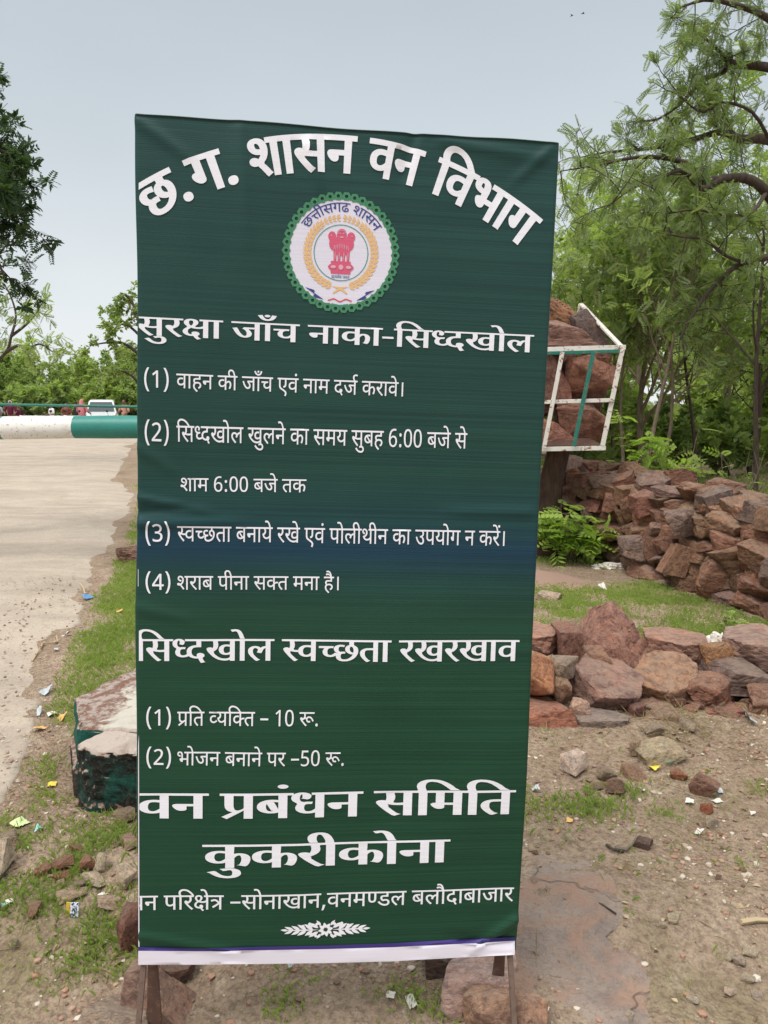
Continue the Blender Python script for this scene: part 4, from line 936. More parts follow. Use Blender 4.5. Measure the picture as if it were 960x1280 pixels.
TEXT = {
 't1': [(31,0,0),(801,701,0)],
 't2': [(27,0,0),(801,563,0)],
 't3': [(58,0,0),(66,680,0),(60,939,0),(44,1615,0)],
 't4': [(57,0,0),(44,556,0)],
 't5': [(67,0,0),(57,259,0),(49,815,0),(66,1518,0),(27,1777,0)],
 'heading': [(60,0,0),(69,676,0),(52,676,0),(179,1085,0),(66,1797,0),(32,2316,0),(66,3058,0),(5,3317,0),(30,3317,0),(44,4211,0),(66,4766,0),(25,5025,0),(66,5787,0),(800,6046,0),(67,6386,0),(60,6645,0),(201,7321,0),(42,7683,0),(26,8203,0),(79,9021,0),(54,9280,0)],
 'r1n': [(795,0,0),(804,354,0),(796,905,0)],
 'r1': [(57,0,0),(66,556,0),(61,815,0),(44,1346,0),(25,2161,0),(68,2923,0),(32,3442,0),(66,4184,0),(5,4443,0),(30,4443,0),(19,5337,0),(57,5890,0),(6,6446,0),(44,6706,0),(66,7261,0),(50,7520,0),(42,8378,0),(32,8898,0),(181,9640,0),(25,9900,0),(52,10662,0),(66,11071,0),(57,11330,0),(75,11886,0),(104,11886,0)],
 'r2n': [(795,0,0),(805,354,0),(796,905,0)],
 'r2': [(67,0,0),(60,259,0),(201,935,0),(42,1297,0),(26,1817,0),(79,2635,0),(54,2894,0),(26,3832,0),(69,4650,0),(54,4650,0),(44,5328,0),(75,5883,0),(25,6143,0),(66,6905,0),(60,7424,0),(50,8100,0),(51,8698,0),(60,9538,0),(69,10214,0),(48,10214,0),(61,10785,0),(809,11576,0),(813,12127,0),(803,12421,0),(803,12972,0),(48,13783,0),(32,14354,0),(75,15096,0),(60,15356,0),(75,16032,0)],
 'r2b': [(58,0,0),(66,680,0),(50,939,0),(809,1797,0),(813,2348,0),(803,2642,0),(803,3193,0),(48,4004,0),(32,4575,0),(75,5317,0),(40,5577,0),(25,6147,0)],
 'r3n': [(795,0,0),(806,354,0),(796,905,0)],
 'r3': [(215,0,0),(57,389,0),(188,945,0),(31,1341,0),(40,2042,0),(66,2612,0),(48,3131,0),(44,3702,0),(66,4257,0),(51,4516,0),(75,5096,0),(52,5356,0),(26,5765,0),(75,6583,0),(19,6843,0),(57,7396,0),(6,7952,0),(46,8212,0),(79,8780,0),(54,9039,0),(68,9717,0),(41,9976,0),(68,10618,0),(44,10877,0),(25,11692,0),(66,12454,0),(13,12973,0),(46,13521,0),(51,14089,0),(79,14669,0),(27,14928,0),(44,15751,0),(25,16566,0),(52,17328,0),(449,17737,0),(104,17737,0)],
 'r4n': [(795,0,0),(807,354,0),(796,905,0)],
 'r4': [(58,0,0),(52,680,0),(66,1089,0),(48,1348,0),(46,2179,0),(68,2747,0),(44,3006,0),(66,3561,0),(60,4080,0),(183,4756,0),(40,5359,0),(50,6189,0),(44,6787,0),(66,7342,0),(61,7861,0),(76,8392,0),(104,8392,0)],
 'heading2': [(67,0,0),(60,259,0),(201,935,0),(42,1297,0),(26,1817,0),(79,2635,0),(54,2894,0),(215,3832,0),(57,4221,0),(188,4777,0),(31,5173,0),(40,5874,0),(66,6444,0),(52,6963,0),(26,7372,0),(52,8190,0),(26,8599,0),(66,9417,0),(57,9676,0)],
 'f1n': [(795,0,0),(804,354,0),(796,905,0)],
 'f1': [(274,0,0),(67,568,0),(40,827,0),(212,1657,0),(51,2049,0),(67,2629,0),(183,2888,0),(40,3491,0),(830,4321,0),(804,5081,0),(803,5632,0),(418,6443,0),(801,7230,0)],
 'f2n': [(795,0,0),(805,354,0),(796,905,0)],
 'f2': [(49,0,0),(79,703,0),(32,962,0),(44,1704,0),(48,2519,0),(44,3090,0),(66,3645,0),(44,3904,0),(75,4459,0),(46,4719,0),(52,5287,0),(830,5956,0),(808,6456,0),(803,7007,0),(418,7818,0),(801,8605,0)],
 'h3': [(57,0,0),(44,556,0),(274,1371,0),(48,1939,0),(6,2510,0),(43,2510,0),(44,3125,0),(60,3940,0),(67,4616,0),(50,4875,0),(67,5473,0),(40,5732,0)],
 'h4': [(25,0,0),(69,541,0),(25,762,0),(52,1524,0),(68,1933,0),(25,2192,0),(79,2954,0),(44,3213,0),(66,3768,0)],
 'foot': [(57,0,0),(44,556,0),(46,1371,0),(67,1939,0),(52,2198,0),(179,2607,0),(75,3319,0),(269,3319,0),(830,4131,0),(60,4631,0),(79,5307,0),(44,5566,0),(66,6121,0),(26,6380,0),(66,7198,0),(44,7457,0),(799,8012,0),(57,8280,0),(44,8836,0),(50,9391,0),(197,9989,0),(37,10456,0),(54,11033,0),(48,11971,0),(54,12542,0),(80,13220,0),(42,13479,0),(66,13999,0),(48,14258,0),(66,14829,0),(32,15088,0),(66,15830,0),(52,16089,0)],
 'em': [(31,0,0),(521,701,0),(68,1382,0),(60,1641,0),(27,2317,0),(38,2880,0),(58,3703,0),(66,4383,0),(60,4642,0),(44,5318,0)],
 'motto': [(60,0,0),(198,676,0),(51,1025,0),(50,1605,0),(75,2203,0),(57,2203,0),(32,3019,0),(51,3761,0),(40,4341,0),(75,4911,0)],
}
# ------------------------------------------------------------------ the banner
BW, BH = 0.92, 1.932
B_O = Vector((-0.5877, 1.6644, 0.1813))
B_EX = Vector((0.99593, 0.08308, -0.03485)).normalized()
B_EZ = Vector((0.02436, 0.03872, 0.99895)); B_EZ = (B_EZ - B_EX * B_EZ.dot(B_EX)).normalized()
B_EY = B_EZ.cross(B_EX)
banner = empty('banner_stand')
banner.matrix_world = Matrix(((B_EX.x, B_EY.x, B_EZ.x, B_O.x), (B_EX.y, B_EY.y, B_EZ.y, B_O.y), (B_EX.z, B_EY.z, B_EZ.z, B_O.z), (0, 0, 0, 1)))
tag(banner, 'tall dark green printed notice banner on a rusty iron stand', 'banner')
def uv(px, py):
    d = ray(px, py); o_ = Vector((0, 0, CAM_H))
    t = (B_O - o_).dot(B_EY) / d.dot(B_EY)
    q = o_ + d * t - B_O
    return Vector((q.dot(B_EX), q.dot(B_EZ)))

def ridge(u, v, u0, v0, u1, v1, w, fall=0.5):
    """a crease running from (u0,v0) to (u1,v1), w wide, fading along its length"""
    dx, dy = u1 - u0, v1 - v0; L_ = math.hypot(dx, dy)
    t = ((u - u0) * dx + (v - v0) * dy) / L_ ** 2
    d = ((u - u0) * dy - (v - v0) * dx) / L_
    tt = np.clip(t, 0, 1)
    e_ = np.exp(-(d / w) ** 2) * np.where((t > -0.15) & (t < 1.15), 1, 0) * np.clip(1 - tt * fall, 0, 1) * np.clip((t + 0.15) / 0.15, 0, 1) * np.clip((1.15 - t) / 0.3, 0, 1)
    return e_
CREASE = []
for (a, b, c_, d_, w, amp) in ((172, 622, 262, 640, 0.007, 0.0035), (172, 640, 240, 634, 0.006, -0.003), (172, 655, 300, 652, 0.010, 0.003),
                               (385, 182, 402, 240, 0.012, 0.0035), (560, 178, 690, 200, 0.012, 0.003), (640, 1180, 560, 1172, 0.012, -0.004), (646, 1150, 590, 1188, 0.012, 0.005),
                               (176, 1172, 300, 1190, 0.010, 0.003), (172, 560, 220, 590, 0.012, 0.002), (170, 150, 240, 200, 0.012, 0.003), (690, 185, 640, 230, 0.010, 0.003),
                               (300, 160, 310, 300, 0.015, 0.002), (660, 640, 560, 640, 0.012, 0.0025), (520, 160, 500, 230, 0.012, -0.003), (172, 760, 240, 775, 0.012, 0.002)):
    p, q = uv(a, b), uv(c_, d_); CREASE.append((p.x, p.y, q.x, q.y, w, amp))
def surf(u, v):
    """distance of the cloth in front of its frame plane"""
    u = np.asarray(u, float); v = np.asarray(v, float)
    s_ = 0.004 * np.sin(pi * np.clip(u / BW, 0, 1)) * np.sin(v * 3.1 + 0.4) + 0.0045 * (vnoise(u, v, 3.6, 3) - 0.5) * 2 + 0.0028 * (vnoise(u * 1.6, v * 0.7, 9, 5) - 0.5)
    for (a, b, c_, d_, w, amp) in CREASE:
        s_ = s_ + 2.1 * amp * ridge(u, v, a, b, c_, d_, w)
    s_ = s_ + 0.0025 * np.sin(u * 24 + 0.7) * np.exp(-((v - BH) / 0.06) ** 2)
    return s_

m = NT('banner_cloth', 0.42, 0.26); v = m.obj()
ps = m.n('ShaderNodeSeparateXYZ'); m.l(v, ps.inputs[0])
ink = m.noise(m.obj((0.35, 1, 60)), 2.0, 5, 0.7); ink2 = m.noise(m.obj((1.2, 1, 9)), 2.0, 4, 0.6); rib = m.noise(m.obj((0.5, 1, 420)), 1.0, 2, 0.5)
zf = m.math('ADD', m.math('DIVIDE', ps.outputs[2], BH), m.math('MULTIPLY', m.math('SUBTRACT', ink, 0.5), 0.05))
c = m.ramp(zf, [(0.0, (0.0145, 0.068, 0.036)), (0.30, (0.0145, 0.068, 0.036)), (0.44, (0.016, 0.068, 0.040)), (0.485, (0.015, 0.062, 0.055)), (0.52, (0.011, 0.048, 0.085)), (0.555, (0.014, 0.062, 0.062)), (0.62, (0.015, 0.062, 0.048)), (1.0, (0.018, 0.066, 0.058))])
c = m.mix(m.ramp(ink2, [(0.40, 0.0), (0.7, 0.5)]), c, m.mix(1.0, c, (1.35, 1.25, 1.15), 'MULTIPLY'))
c = m.mix(m.ramp(ink, [(0.42, 0.55), (0.6, 0.0)]), c, m.mix(1.0, c, (0.66, 0.70, 0.80), 'MULTIPLY'))
c = m.mix(m.ramp(rib, [(0.40, 0.55), (0.58, 0.0)]), c, m.mix(1.0, c, (0.55, 0.6, 0.6), 'MULTIPLY'))
m.color(c); m.bump(m.math('ADD', rib, m.math('MULTIPLY', ink, 0.4)), 0.22, 0.002)
def ink_mat(name, c, rough=0.5):
    m = NT(name, rough, 0.35); v = m.obj((0.6, 1, 300)); n_ = m.noise(v, 1.0, 2)
    m.color(m.mix(m.ramp(n_, [(0.40, 0.0), (0.6, 1.0)]), tuple(x * 0.94 for x in c), c)); return m.m
INK_WHITE = ink_mat('white_ink', (0.87, 0.86, 0.92)); INK_PURPLE = ink_mat('purple_ink', (0.055, 0.035, 0.20)); HEM = ink_mat('white_hem', (0.80, 0.76, 0.85))
INK_LILAC = ink_mat('pale_disc_ink', (0.76, 0.73, 0.84)); INK_EDGE = ink_mat('light_green_ink', (0.06, 0.24, 0.12)); INK_BLUE = ink_mat('blue_ink', (0.045, 0.06, 0.25))
INK_GOLD = ink_mat('gold_ink', (0.80, 0.50, 0.22)); INK_ROSE = ink_mat('rose_ink', (0.68, 0.11, 0.20)); INK_RED = ink_mat('red_ink', (0.65, 0.10, 0.12)); INK_TEAL = ink_mat('teal_ink', (0.05, 0.30, 0.22))
INK_PINK = ink_mat('pink_ink', (0.74, 0.42, 0.52))

# cloth: front sheet and the flaps folded back round the frame
nu, nv = 116, 240
us = np.linspace(0, BW, nu); vs_ = np.linspace(0, BH, nv)
U, Vv = np.meshgrid(us, vs_)
edge_l = 0.0022 * np.sin(Vv * 5 + 1) + 0.0012 * np.sin(Vv * 13)
uu = U + edge_l * (1 - U / BW) * 1.0 + 0.002 * np.sin(Vv * 4.2) * (U / BW)
vv = Vv + 0.002 * np.sin(U * 9) * (Vv / BH) + (0.0022 * np.sin(U * 21 + 1) + 0.0018 * np.sin(U * 47)) * (1 - Vv / BH)
Yf = -surf(uu, vv)
P = np.stack([uu, Yf, vv], -1)
V = [P.reshape(-1, 3)]
idx = np.arange(nu * nv).reshape(nv, nu)
F = [np.stack([idx[:-1, :-1], idx[:-1, 1:], idx[1:, 1:], idx[1:, :-1]], -1).reshape(-1, 4)]
base = nu * nv
def flap(loop, dirv):
    global base
    ring = P.reshape(-1, 3)[loop]; n_ = len(loop)
    prev = np.array(loop)
    for k, (dy, dout) in enumerate(((0.003, 0.0022), (0.012, 0.003), (0.040, 0.0025))):
        q = ring + np.array([dirv[0] * dout, dy, dirv[1] * dout])
        V.append(q); ids = base + np.arange(n_); base += n_
        F.append(np.stack([prev[:-1], prev[1:], ids[1:], ids[:-1]], -1)); prev = ids
flap(list(idx[:, 0]), (-1, 0)); flap(list(idx[::-1, -1]), (1, 0)); flap(list(idx[-1, ::-1]), (0, 1))
cl = link('cloth', mesh_np('cloth', np.concatenate(V), np.concatenate(F), True), MATS['banner_cloth'], banner)

def winding(cx, cy, loops):
    w = np.zeros(len(cx), int)
    for lp in loops:
        x1, y1 = lp[:, 0], lp[:, 1]; x2, y2 = np.roll(x1, -1), np.roll(y1, -1)
        for k in range(len(x1)):
            if y1[k] == y2[k]: continue
            up = y1[k] <= cy; dn = y2[k] <= cy
            cr_ = (x2[k] - x1[k]) * (cy - y1[k]) - (y2[k] - y1[k]) * (cx - x1[k])
            w += np.where(up & ~dn & (cr_ > 0), 1, 0) - np.where(~up & dn & (cr_ < 0), 1, 0)
    return w
def print_on(name, loops, mat, layer=1, parent=None, clip=0.004, label=None, step=0.02):
    """flat printed shapes, loops of (u,v) points on the banner, laid on the cloth"""
    pts = []; cons = []
    for lp in loops:
        o_ = len(pts); n_ = len(lp)
        pts += [Vector((float(a), float(b))) for a, b in lp]
        cons += [(o_ + k, o_ + (k + 1) % n_) for k in range(n_)]
    A_ = np.array([tuple(p) for p in pts])
    lo, hi = A_.min(0), A_.max(0)
    if lo[0] < clip:
        o_ = len(pts); pts += [Vector((clip, lo[1] - 0.01)), Vector((clip, hi[1] + 0.01))]; cons.append((o_, o_ + 1))
    for a in np.arange(lo[0] + step / 2, hi[0], step):
        for b in np.arange(lo[1] + step / 2, hi[1], step):
            pts.append(Vector((a + 0.0013 * (b * 97 % 1), b)))
    Vq, _, Fq, *_r = geometry.delaunay_2d_cdt(pts, cons, [], 0, 1e-7)
    Vq = np.array([tuple(p) for p in Vq]); Fq = np.array([f for f in Fq if len(f) == 3])
    ce = Vq[Fq].mean(1)
    w = winding(ce[:, 0], ce[:, 1], loops)
    keep = (w != 0) & (ce[:, 0] > clip) & (ce[:, 0] < BW - 0.002)
    Fq = Fq[keep]
    used_ = np.unique(Fq); mp_ = np.full(len(Vq), -1); mp_[used_] = np.arange(len(used_))
    Vq = Vq[used_]; Fq = mp_[Fq]
    P3 = np.stack([Vq[:, 0], -surf(Vq[:, 0], Vq[:, 1]) - 0.0008 * layer, Vq[:, 1]], -1)
    o = link(name, mesh_np(name, P3, Fq[:, ::1], True), mat, parent or banner)
    if label: o['label'] = label
    return o

def flat_contour(s_):
    pts = []
    for tk in s_.split():
        on = tk[0] != '*'; x, y = tk.lstrip('*').split(','); pts.append((float(x), float(y), on))
    n_ = len(pts); q = []
    for i in range(n_):                                        # implied on-curve points
        a, b = pts[i], pts[(i + 1) % n_]
        q.append(a)
        if not a[2] and not b[2]: q.append(((a[0] + b[0]) / 2, (a[1] + b[1]) / 2, True))
    st = next(i for i, p in enumerate(q) if p[2]); q = q[st:] + q[:st]
    o_ = []; i = 0
    while i < len(q):
        a = q[i]; o_.append(a[:2])
        b = q[(i + 1) % len(q)]
        if not b[2]:
            c_ = q[(i + 2) % len(q)]
            for t in (0.25, 0.5, 0.75):
                o_.append(((1 - t) ** 2 * a[0] + 2 * t * (1 - t) * b[0] + t * t * c_[0], (1 - t) ** 2 * a[1] + 2 * t * (1 - t) * b[1] + t * t * c_[1]))
            i += 2
        else: i += 1
    r = [o_[0]]
    for p in o_[1:]:
        if math.hypot(p[0] - r[-1][0], p[1] - r[-1][1]) > 1: r.append(p)
    return np.array(r)
def bold(c_, dx, dy):
    """move every outline point outwards, dx sideways and dy up and down"""
    if dx == 0 and dy == 0: return c_
    a = np.roll(c_, 1, 0); b = np.roll(c_, -1, 0)
    d1 = c_ - a; d2 = b - c_
    d1 /= np.linalg.norm(d1, axis=1, keepdims=True) + 1e-9; d2 /= np.linalg.norm(d2, axis=1, keepdims=True) + 1e-9
    n1 = np.stack([-d1[:, 1], d1[:, 0]], -1); n2 = np.stack([-d2[:, 1], d2[:, 0]], -1)     # left of travel: outside for clockwise outlines
    k = 1 + (n1 * n2).sum(1)
    off = (n1 + n2) / np.maximum(k, 0.45)[:, None]
    return c_ + off * np.array([dx, dy])
def text_loops(key, dx=0, dy=0):
    L_ = []
    for gid, x, y in TEXT[key]:
        for s_ in GLYPHS[gid]:
            c_ = bold(flat_contour(s_), dx, dy)
            c_ = c_ + np.array([x, y]); L_.append(c_)
    x0 = min(c_[:, 0].min() for c_ in L_); x1 = max(c_[:, 0].max() for c_ in L_)
    return [c_ - np.array([x0, 0]) for c_ in L_], x1 - x0
def text_line(key, hl, hr, base_y, dx=0, dy=0, label=None, top=622, mat=None):
    """hl, hr: photograph pixels of the left and right end of the head line, base_y: pixel row of the stems' feet at the left end"""
    L_, w = text_loops(key, dx, dy)
    a, b = uv(*hl), uv(*hr); c_ = uv(hl[0], base_y)
    e1 = (b - a); ln = e1.length; e1 = e1 / ln; e2 = Vector((-e1.y, e1.x))
    sy = (a.y - c_.y) / top; sx_ = ln / w
    o_ = np.array(a) - np.array(e2) * sy * top
    out_ = [o_ + c2[:, :1] * sx_ * np.array(e1) + c2[:, 1:] * sy * np.array(e2) for c2 in L_]
    return print_on('lettering', out_, mat or INK_WHITE, 2, None, label=label)

# title on an arch
hp = [(164, 240), (201, 215), (226, 198), (265, 187), (306, 179), (376, 175), (447, 174), (462, 178), (533, 190), (551, 192), (610, 226), (678, 276)]
Q = np.array([tuple(uv(*p)) for p in hp])
A_ = np.c_[2 * Q, np.ones(len(Q))]; sol = np.linalg.lstsq(A_, (Q ** 2).sum(1), rcond=None)[0]
cxy = sol[:2]; Rr = math.sqrt(sol[2] + cxy @ cxy)
an = np.arctan2(Q[:, 1] - cxy[1], Q[:, 0] - cxy[0])
def arc_text(key, cxy, R_, a0, a1, hgt, dx=0, dy=0, top=622):
    L_, w = text_loops(key, dx, dy); r = []
    for c_ in L_:
        c2 = []
        for i in range(len(c_)):                               # long straight edges get points so that they bend
            p, q = c_[i], c_[(i + 1) % len(c_)]
            n_ = max(1, int(abs(p[0] - q[0]) / 60))
            for k in range(n_): c2.append(p + (q - p) * k / n_)
        c2 = np.array(c2); t = a0 + (a1 - a0) * c2[:, 0] / w
        rr = R_ + (c2[:, 1] - top) / top * hgt
        r.append(np.stack([cxy[0] + rr * np.cos(t), cxy[1] + rr * np.sin(t)], -1))
    return r
def ang_at(px, py):
    q_ = uv(px, py); return math.atan2(q_.y - cxy[1], q_.x - cxy[0])
L_ = []
for key, p0_, p1_ in (('t1', (164, 240), (222, 201)), ('t2', (226, 198), (286, 182)), ('t3', (306, 179), (447, 174)), ('t4', (462, 178), (533, 190)), ('t5', (551, 192), (678, 276))):
    L_ += arc_text(key, cxy, Rr, ang_at(*p0_), ang_at(*p1_), (uv(376, 174) - uv(376, 220)).length, 34, 12)
print_on('lettering', L_, INK_WHITE, 2, label='arched title lettering in bold white')

text_line('heading', (170, 395.5), (668, 418.5), 419, 22, -8, 'bold white heading below the emblem')
for key, a, b, c_, d_ in (('r1', (220.5, 467), (504.5, 478), 485, 8), ('r2', (220.5, 532), (584.5, 541.5), 552, 8), ('r2b', (225.5, 597.5), (383, 599.5), 614, 8), ('r3', (221.5, 657.5), (631, 664), 676.5, 8),
                         ('r4', (221.5, 720), (423.5, 721), 737, 8), ('f1', (222, 889), (397.5, 889.5), 906.5, 8), ('f2', (222, 939), (430, 939.5), 956, 8)):
    text_line(key, a, b, c_, 1, 0)
for key, a, b, c_ in (('r1n', (180.5, 465.5), (211, 466.5), 484), ('r2n', (181, 531), (211, 532), 551), ('r3n', (181.5, 658), (212, 658), 677), ('r4n', (182, 720), (213, 720), 737),
                     ('f1n', (183, 889), (214, 889), 906.5), ('f2n', (183, 939), (214, 939), 956)):
    text_line(key, a, b, c_, 4, 4)
text_line('heading2', (168.5, 798), (649.5, 799.8), 826, 23, -8, 'bold white heading across the middle')
text_line('h3', (169.5, 991.5), (644.5, 986), 1024, 34, -8, 'largest bold white heading near the foot')
text_line('h4', (253, 1055), (563, 1048.5), 1085, 34, -8, 'second large bold white line near the foot')
text_line('foot', (163, 1121), (643, 1110), 1139, 4, 0, 'thin white line above the ornament')

# hem, stripe and bare edge
def band_loop(pxs_top, pxs_bot):
    return np.array([tuple(uv(*p)) for p in pxs_top] + [tuple(uv(*p)) for p in pxs_bot[::-1]])
hem_t = [(170, 1189.5), (250, 1189), (330, 1187.5), (410, 1185.5), (490, 1183), (570, 1180.5), (644.6, 1178.5)]
pur_t = [(170, 1184.5), (250, 1184.5), (330, 1183), (410, 1181), (490, 1178), (570, 1175.5), (644.8, 1173)]
low_t = [(170, 1207), (250, 1206), (330, 1205), (410, 1203), (490, 1200.5), (570, 1197.5), (644, 1194.5)]
print_on('hem', [band_loop(hem_t, low_t)], HEM, 2, clip=0.001, step=0.008, label='white unprinted hem of the banner')
print_on('stripe', [band_loop(pur_t, hem_t)], INK_PURPLE, 2, clip=0.001, step=0.008, label='dark purple stripe above the hem')
print_on('edge_strip', [np.array([(0.001, 0.03), (0.0036, 0.03), (0.0030, 0.5), (0.0022, 0.95), (0.001, 0.95)])], HEM, 1, clip=0.0005, label='thin bare white edge of the cloth')

# emblem
EC = np.array(uv(426.3, 316.0)); er = (uv(489.5, 320) - uv(363, 312)).length / 2 / 63.3      # metres per photograph pixel
def circ(r, n_=64, c_=(0, 0), cw=True, ry=None):
    t = np.linspace(0, 2 * pi, n_, endpoint=False)
    if cw: t = -t
    return EC + er * (np.array(c_) + np.stack([r * np.cos(t), (ry or r) * np.sin(t)], -1))
def shp(pts): return EC + er * np.array(pts, float)
emblem = print_on('emblem', [circ(64.5)], INK_LILAC, 1, label='round emblem with lions and wheat wreath')
L_ = []
for k in range(42):
    a = 2 * pi * k / 42; c_ = (68.3 * cos(a), 68.3 * sin(a))
    L_ += [circ(5.7, 6, c_), circ(2.3, 6, c_, False)]
L_ += [circ(66.2, 84), circ(64.3, 84, cw=False)]
print_on('scalloped_border', L_, INK_EDGE, 2, emblem)
print_on('ring', [circ(34.2, 72), circ(33.2, 72, cw=False)], INK_TEAL, 2, emblem)
L_ = []
def leaf(c_, ang, l, w):
    t = np.linspace(0, 1, 7)
    up = np.stack([t * l, w * np.sin(pi * t ** 0.8)], -1); lo = np.stack([t[::-1] * l, -w * np.sin(pi * t[::-1] ** 0.8)], -1)[1:-1]
    q = np.r_[up, lo]; ca, sa = cos(ang), sin(ang)
    q = np.stack([c_[0] + q[:, 0] * ca - q[:, 1] * sa, c_[1] + q[:, 0] * sa + q[:, 1] * ca], -1)
    if ((np.roll(q[:, 0], -1) - q[:, 0]) * (np.roll(q[:, 1], -1) + q[:, 1])).sum() < 0: q = q[::-1]
    return q
for s_ in (-1, 1):
    for k in range(22):
        a = radians(-74 + k * 7.4); r = 42.2
        if a > radians(84): continue
        sc_ = 1.0 if k < 17 else 0.75
        for da, rr in ((0.55, 1.2), (-0.55, -1.6), (0.05, 0.0)):
            c_ = (s_ * (r + rr) * cos(a), (r + rr) * sin(a))
            d = a + pi / 2 - da
            ang = d if s_ > 0 else pi - d
            L_.append(shp(leaf(c_, ang, 7.2 * sc_, 1.55 * sc_)))
for s_ in (-1, 1):
    L_.append(shp([(s_ * 12, -40.5), (s_ * 2, -44), (-s_ * 8.5, -50), (-s_ * 9.3, -48.6), (-s_ * 0.5, -41.5)][::(1 if s_ < 0 else -1)]))
print_on('wreath', L_, INK_GOLD, 2, emblem)
# lion capital
L_ = []
def ell(cx, cy, rx, ry, n_=28): return circ(rx, n_, (cx, cy), True, ry)
for (cx, cy, rx, ry) in ((0.4, 22, 6.2, 7.2), (-11.5, 19.5, 5.0, 6.0), (12.2, 19.5, 5.0, 6.0), (0.4, 14, 8.0, 8.0), (-8.5, 11, 6.6, 8.6), (9.2, 11, 6.6, 8.6), (0.4, 5, 10.5, 8.5)):
    L_.append(ell(cx, cy, rx, ry))
for x0 in (-9.5, -4.4, 1.4, 6.8):
    L_.append(shp([(x0, 4), (x0 + 4.2, 4), (x0 + 3.5, -11), (x0 + 0.5, -11)][::1]))
L_.append(ell(0.2, -17.4, 16, 6.2, 40))
L_.append(shp([(-13, -21), (13, -21), (12, -25.5), (-12, -25.5)]))
L_.append(shp([(-12, -10), (12, -10), (13, -12.5), (-13, -12.5)]))
print_on('lion_capital', L_, INK_ROSE, 2, emblem)
L_ = [ell(-1.8, 23.6, 0.9, 0.6, 8), ell(2.6, 23.6, 0.9, 0.6, 8), ell(0.4, 19, 2.6, 0.8, 12), ell(-12.6, 20.6, 1.1, 0.7, 8), ell(13.2, 20.6, 1.1, 0.7, 8), ell(0.3, -17.4, 3.0, 3.2, 16)]
L_ += [ell(-9.3, -17.2, 3.4, 2.0, 14), ell(9.8, -17.2, 3.4, 2.0, 14)]
for k in range(9):
    x0 = -8 + 2.0 * k
    L_.append(leaf_loop) if False else L_.append(shp(leaf((x0, 12 - abs(k - 4) * 0.6), -pi / 2 + (k - 4) * 0.05, 7.5, 0.38)))
for x0 in (-7.4, -2.2, 3.6, 8.8):
    L_.append(shp(leaf((x0, 2), -pi / 2, 12, 0.45)))
for k in range(7):
    a = radians(20 + 23 * k); L_.append(shp(leaf((0.4 + 5.0 * cos(a), 22 + 5.4 * sin(a)), a + pi / 2, 2.4, 0.45)))
print_on('lion_marking', L_, INK_PINK, 3, emblem)
hem_ = (uv(426, 252) - uv(426, 268)).length
print_on('lettering', arc_text('em', EC, 60.5 * er, radians(146.5), radians(33.5), 10.8 * er, 7, 3), INK_BLUE, 2, emblem, label='blue lettering round the top of the emblem')
Lm, wm = text_loops('motto', 6, 0)
print_on('lettering', [EC + er * (c_ * np.array([23.0 / wm, 3.6 / 622]) + np.array([-11.5, -31.2])) for c_ in Lm], INK_BLUE, 2, emblem, label='tiny motto under the lions')
for s_ in (-1, 1):
    q = [(s_ * 43, -44), (s_ * 31.5, -47.5), (s_ * 33.5, -48.8), (s_ * 21, -58), (s_ * 31, -54.4), (s_ * 29, -52.8), (s_ * 35.5, -50.4), (s_ * 33.8, -49.4)]
    q = [(s_ * 44, -43.5), (s_ * 33.0, -46.2), (s_ * 31.2, -48.6), (s_ * 33.6, -49.0), (s_ * 20.5, -57.5), (s_ * 30.5, -55.8), (s_ * 33.8, -52.6), (s_ * 31.6, -51.6)]
    print_on('lightning_bolt', [shp(q[::(-1 if s_ > 0 else 1)])], INK_BLUE, 2, emblem)
t = np.linspace(-1, 1, 21)
top_ = np.stack([15 * t, -57.2 - 1.4 * np.cos(3 * pi * t * 0.66) + 1.2 * t ** 2], -1); bot_ = top_[::-1] - np.array([0, 1.7])
print_on('wavy_line', [shp(np.r_[top_, bot_])], INK_RED, 2, emblem)
top_ = np.stack([11 * t, -62.6 - 0.7 * np.cos(pi * t)], -1); bot_ = top_[::-1] - np.array([0, 1.5])
print_on('green_line', [shp(np.r_[top_, bot_])], INK_TEAL, 2, emblem)

# floral ornament at the foot
OC = np.array(uv(407, 1161)); ow = (uv(463, 1160) - uv(351, 1162)).length / 112
def osh(p): return OC + ow * np.array(p, float)
L_ = []
for k in range(8):
    a = 2 * pi * k / 8 + 0.2; L_.append(osh(leaf((2.2 * cos(a), 2.2 * sin(a)), a, 7.5, 2.3)))
for s_ in (-1, 1):
    for (x, y, a, l, w) in ((8, 0, 0.0, 48, 1.0), (9, 3, 0.55, 14, 2.2), (9, -3, -0.55, 14, 2.2), (16, 1, 0.6, 13, 2.4), (16, -1, -0.6, 12, 2.2), (24, 1, 0.55, 13, 2.2), (24, -1, -0.5, 13, 2.2), (32, 1, 0.45, 12, 2.0),
                            (32, -1, -0.45, 12, 2.0), (40, 1, 0.35, 12, 1.8), (41, -1, -0.35, 11, 1.7), (47, 0, 0.1, 9, 1.6), (6, 7, 0.9, 9, 1.8), (6, -7, -0.9, 8, 1.8), (13, 6, 0.2, 10, 1.5), (13, -6, -0.2, 10, 1.5)):
        ang = a if s_ > 0 else pi - a
        L_.append(osh(leaf((s_ * x, y * 0.8), ang, l, w)))
    for (x, y) in ((11, 7.6), (20, 8.2), (12, -8.4), (28, 5.5)):
        L_.append(OC + ow * (np.array([s_ * x, y]) + np.stack([1.9 * np.cos(-np.linspace(0, 2 * pi, 12, endpoint=False)), 1.9 * np.sin(-np.linspace(0, 2 * pi, 12, endpoint=False))], -1)))
print_on('ornament', L_, INK_WHITE, 2, label='white floral flourish at the foot of the banner')

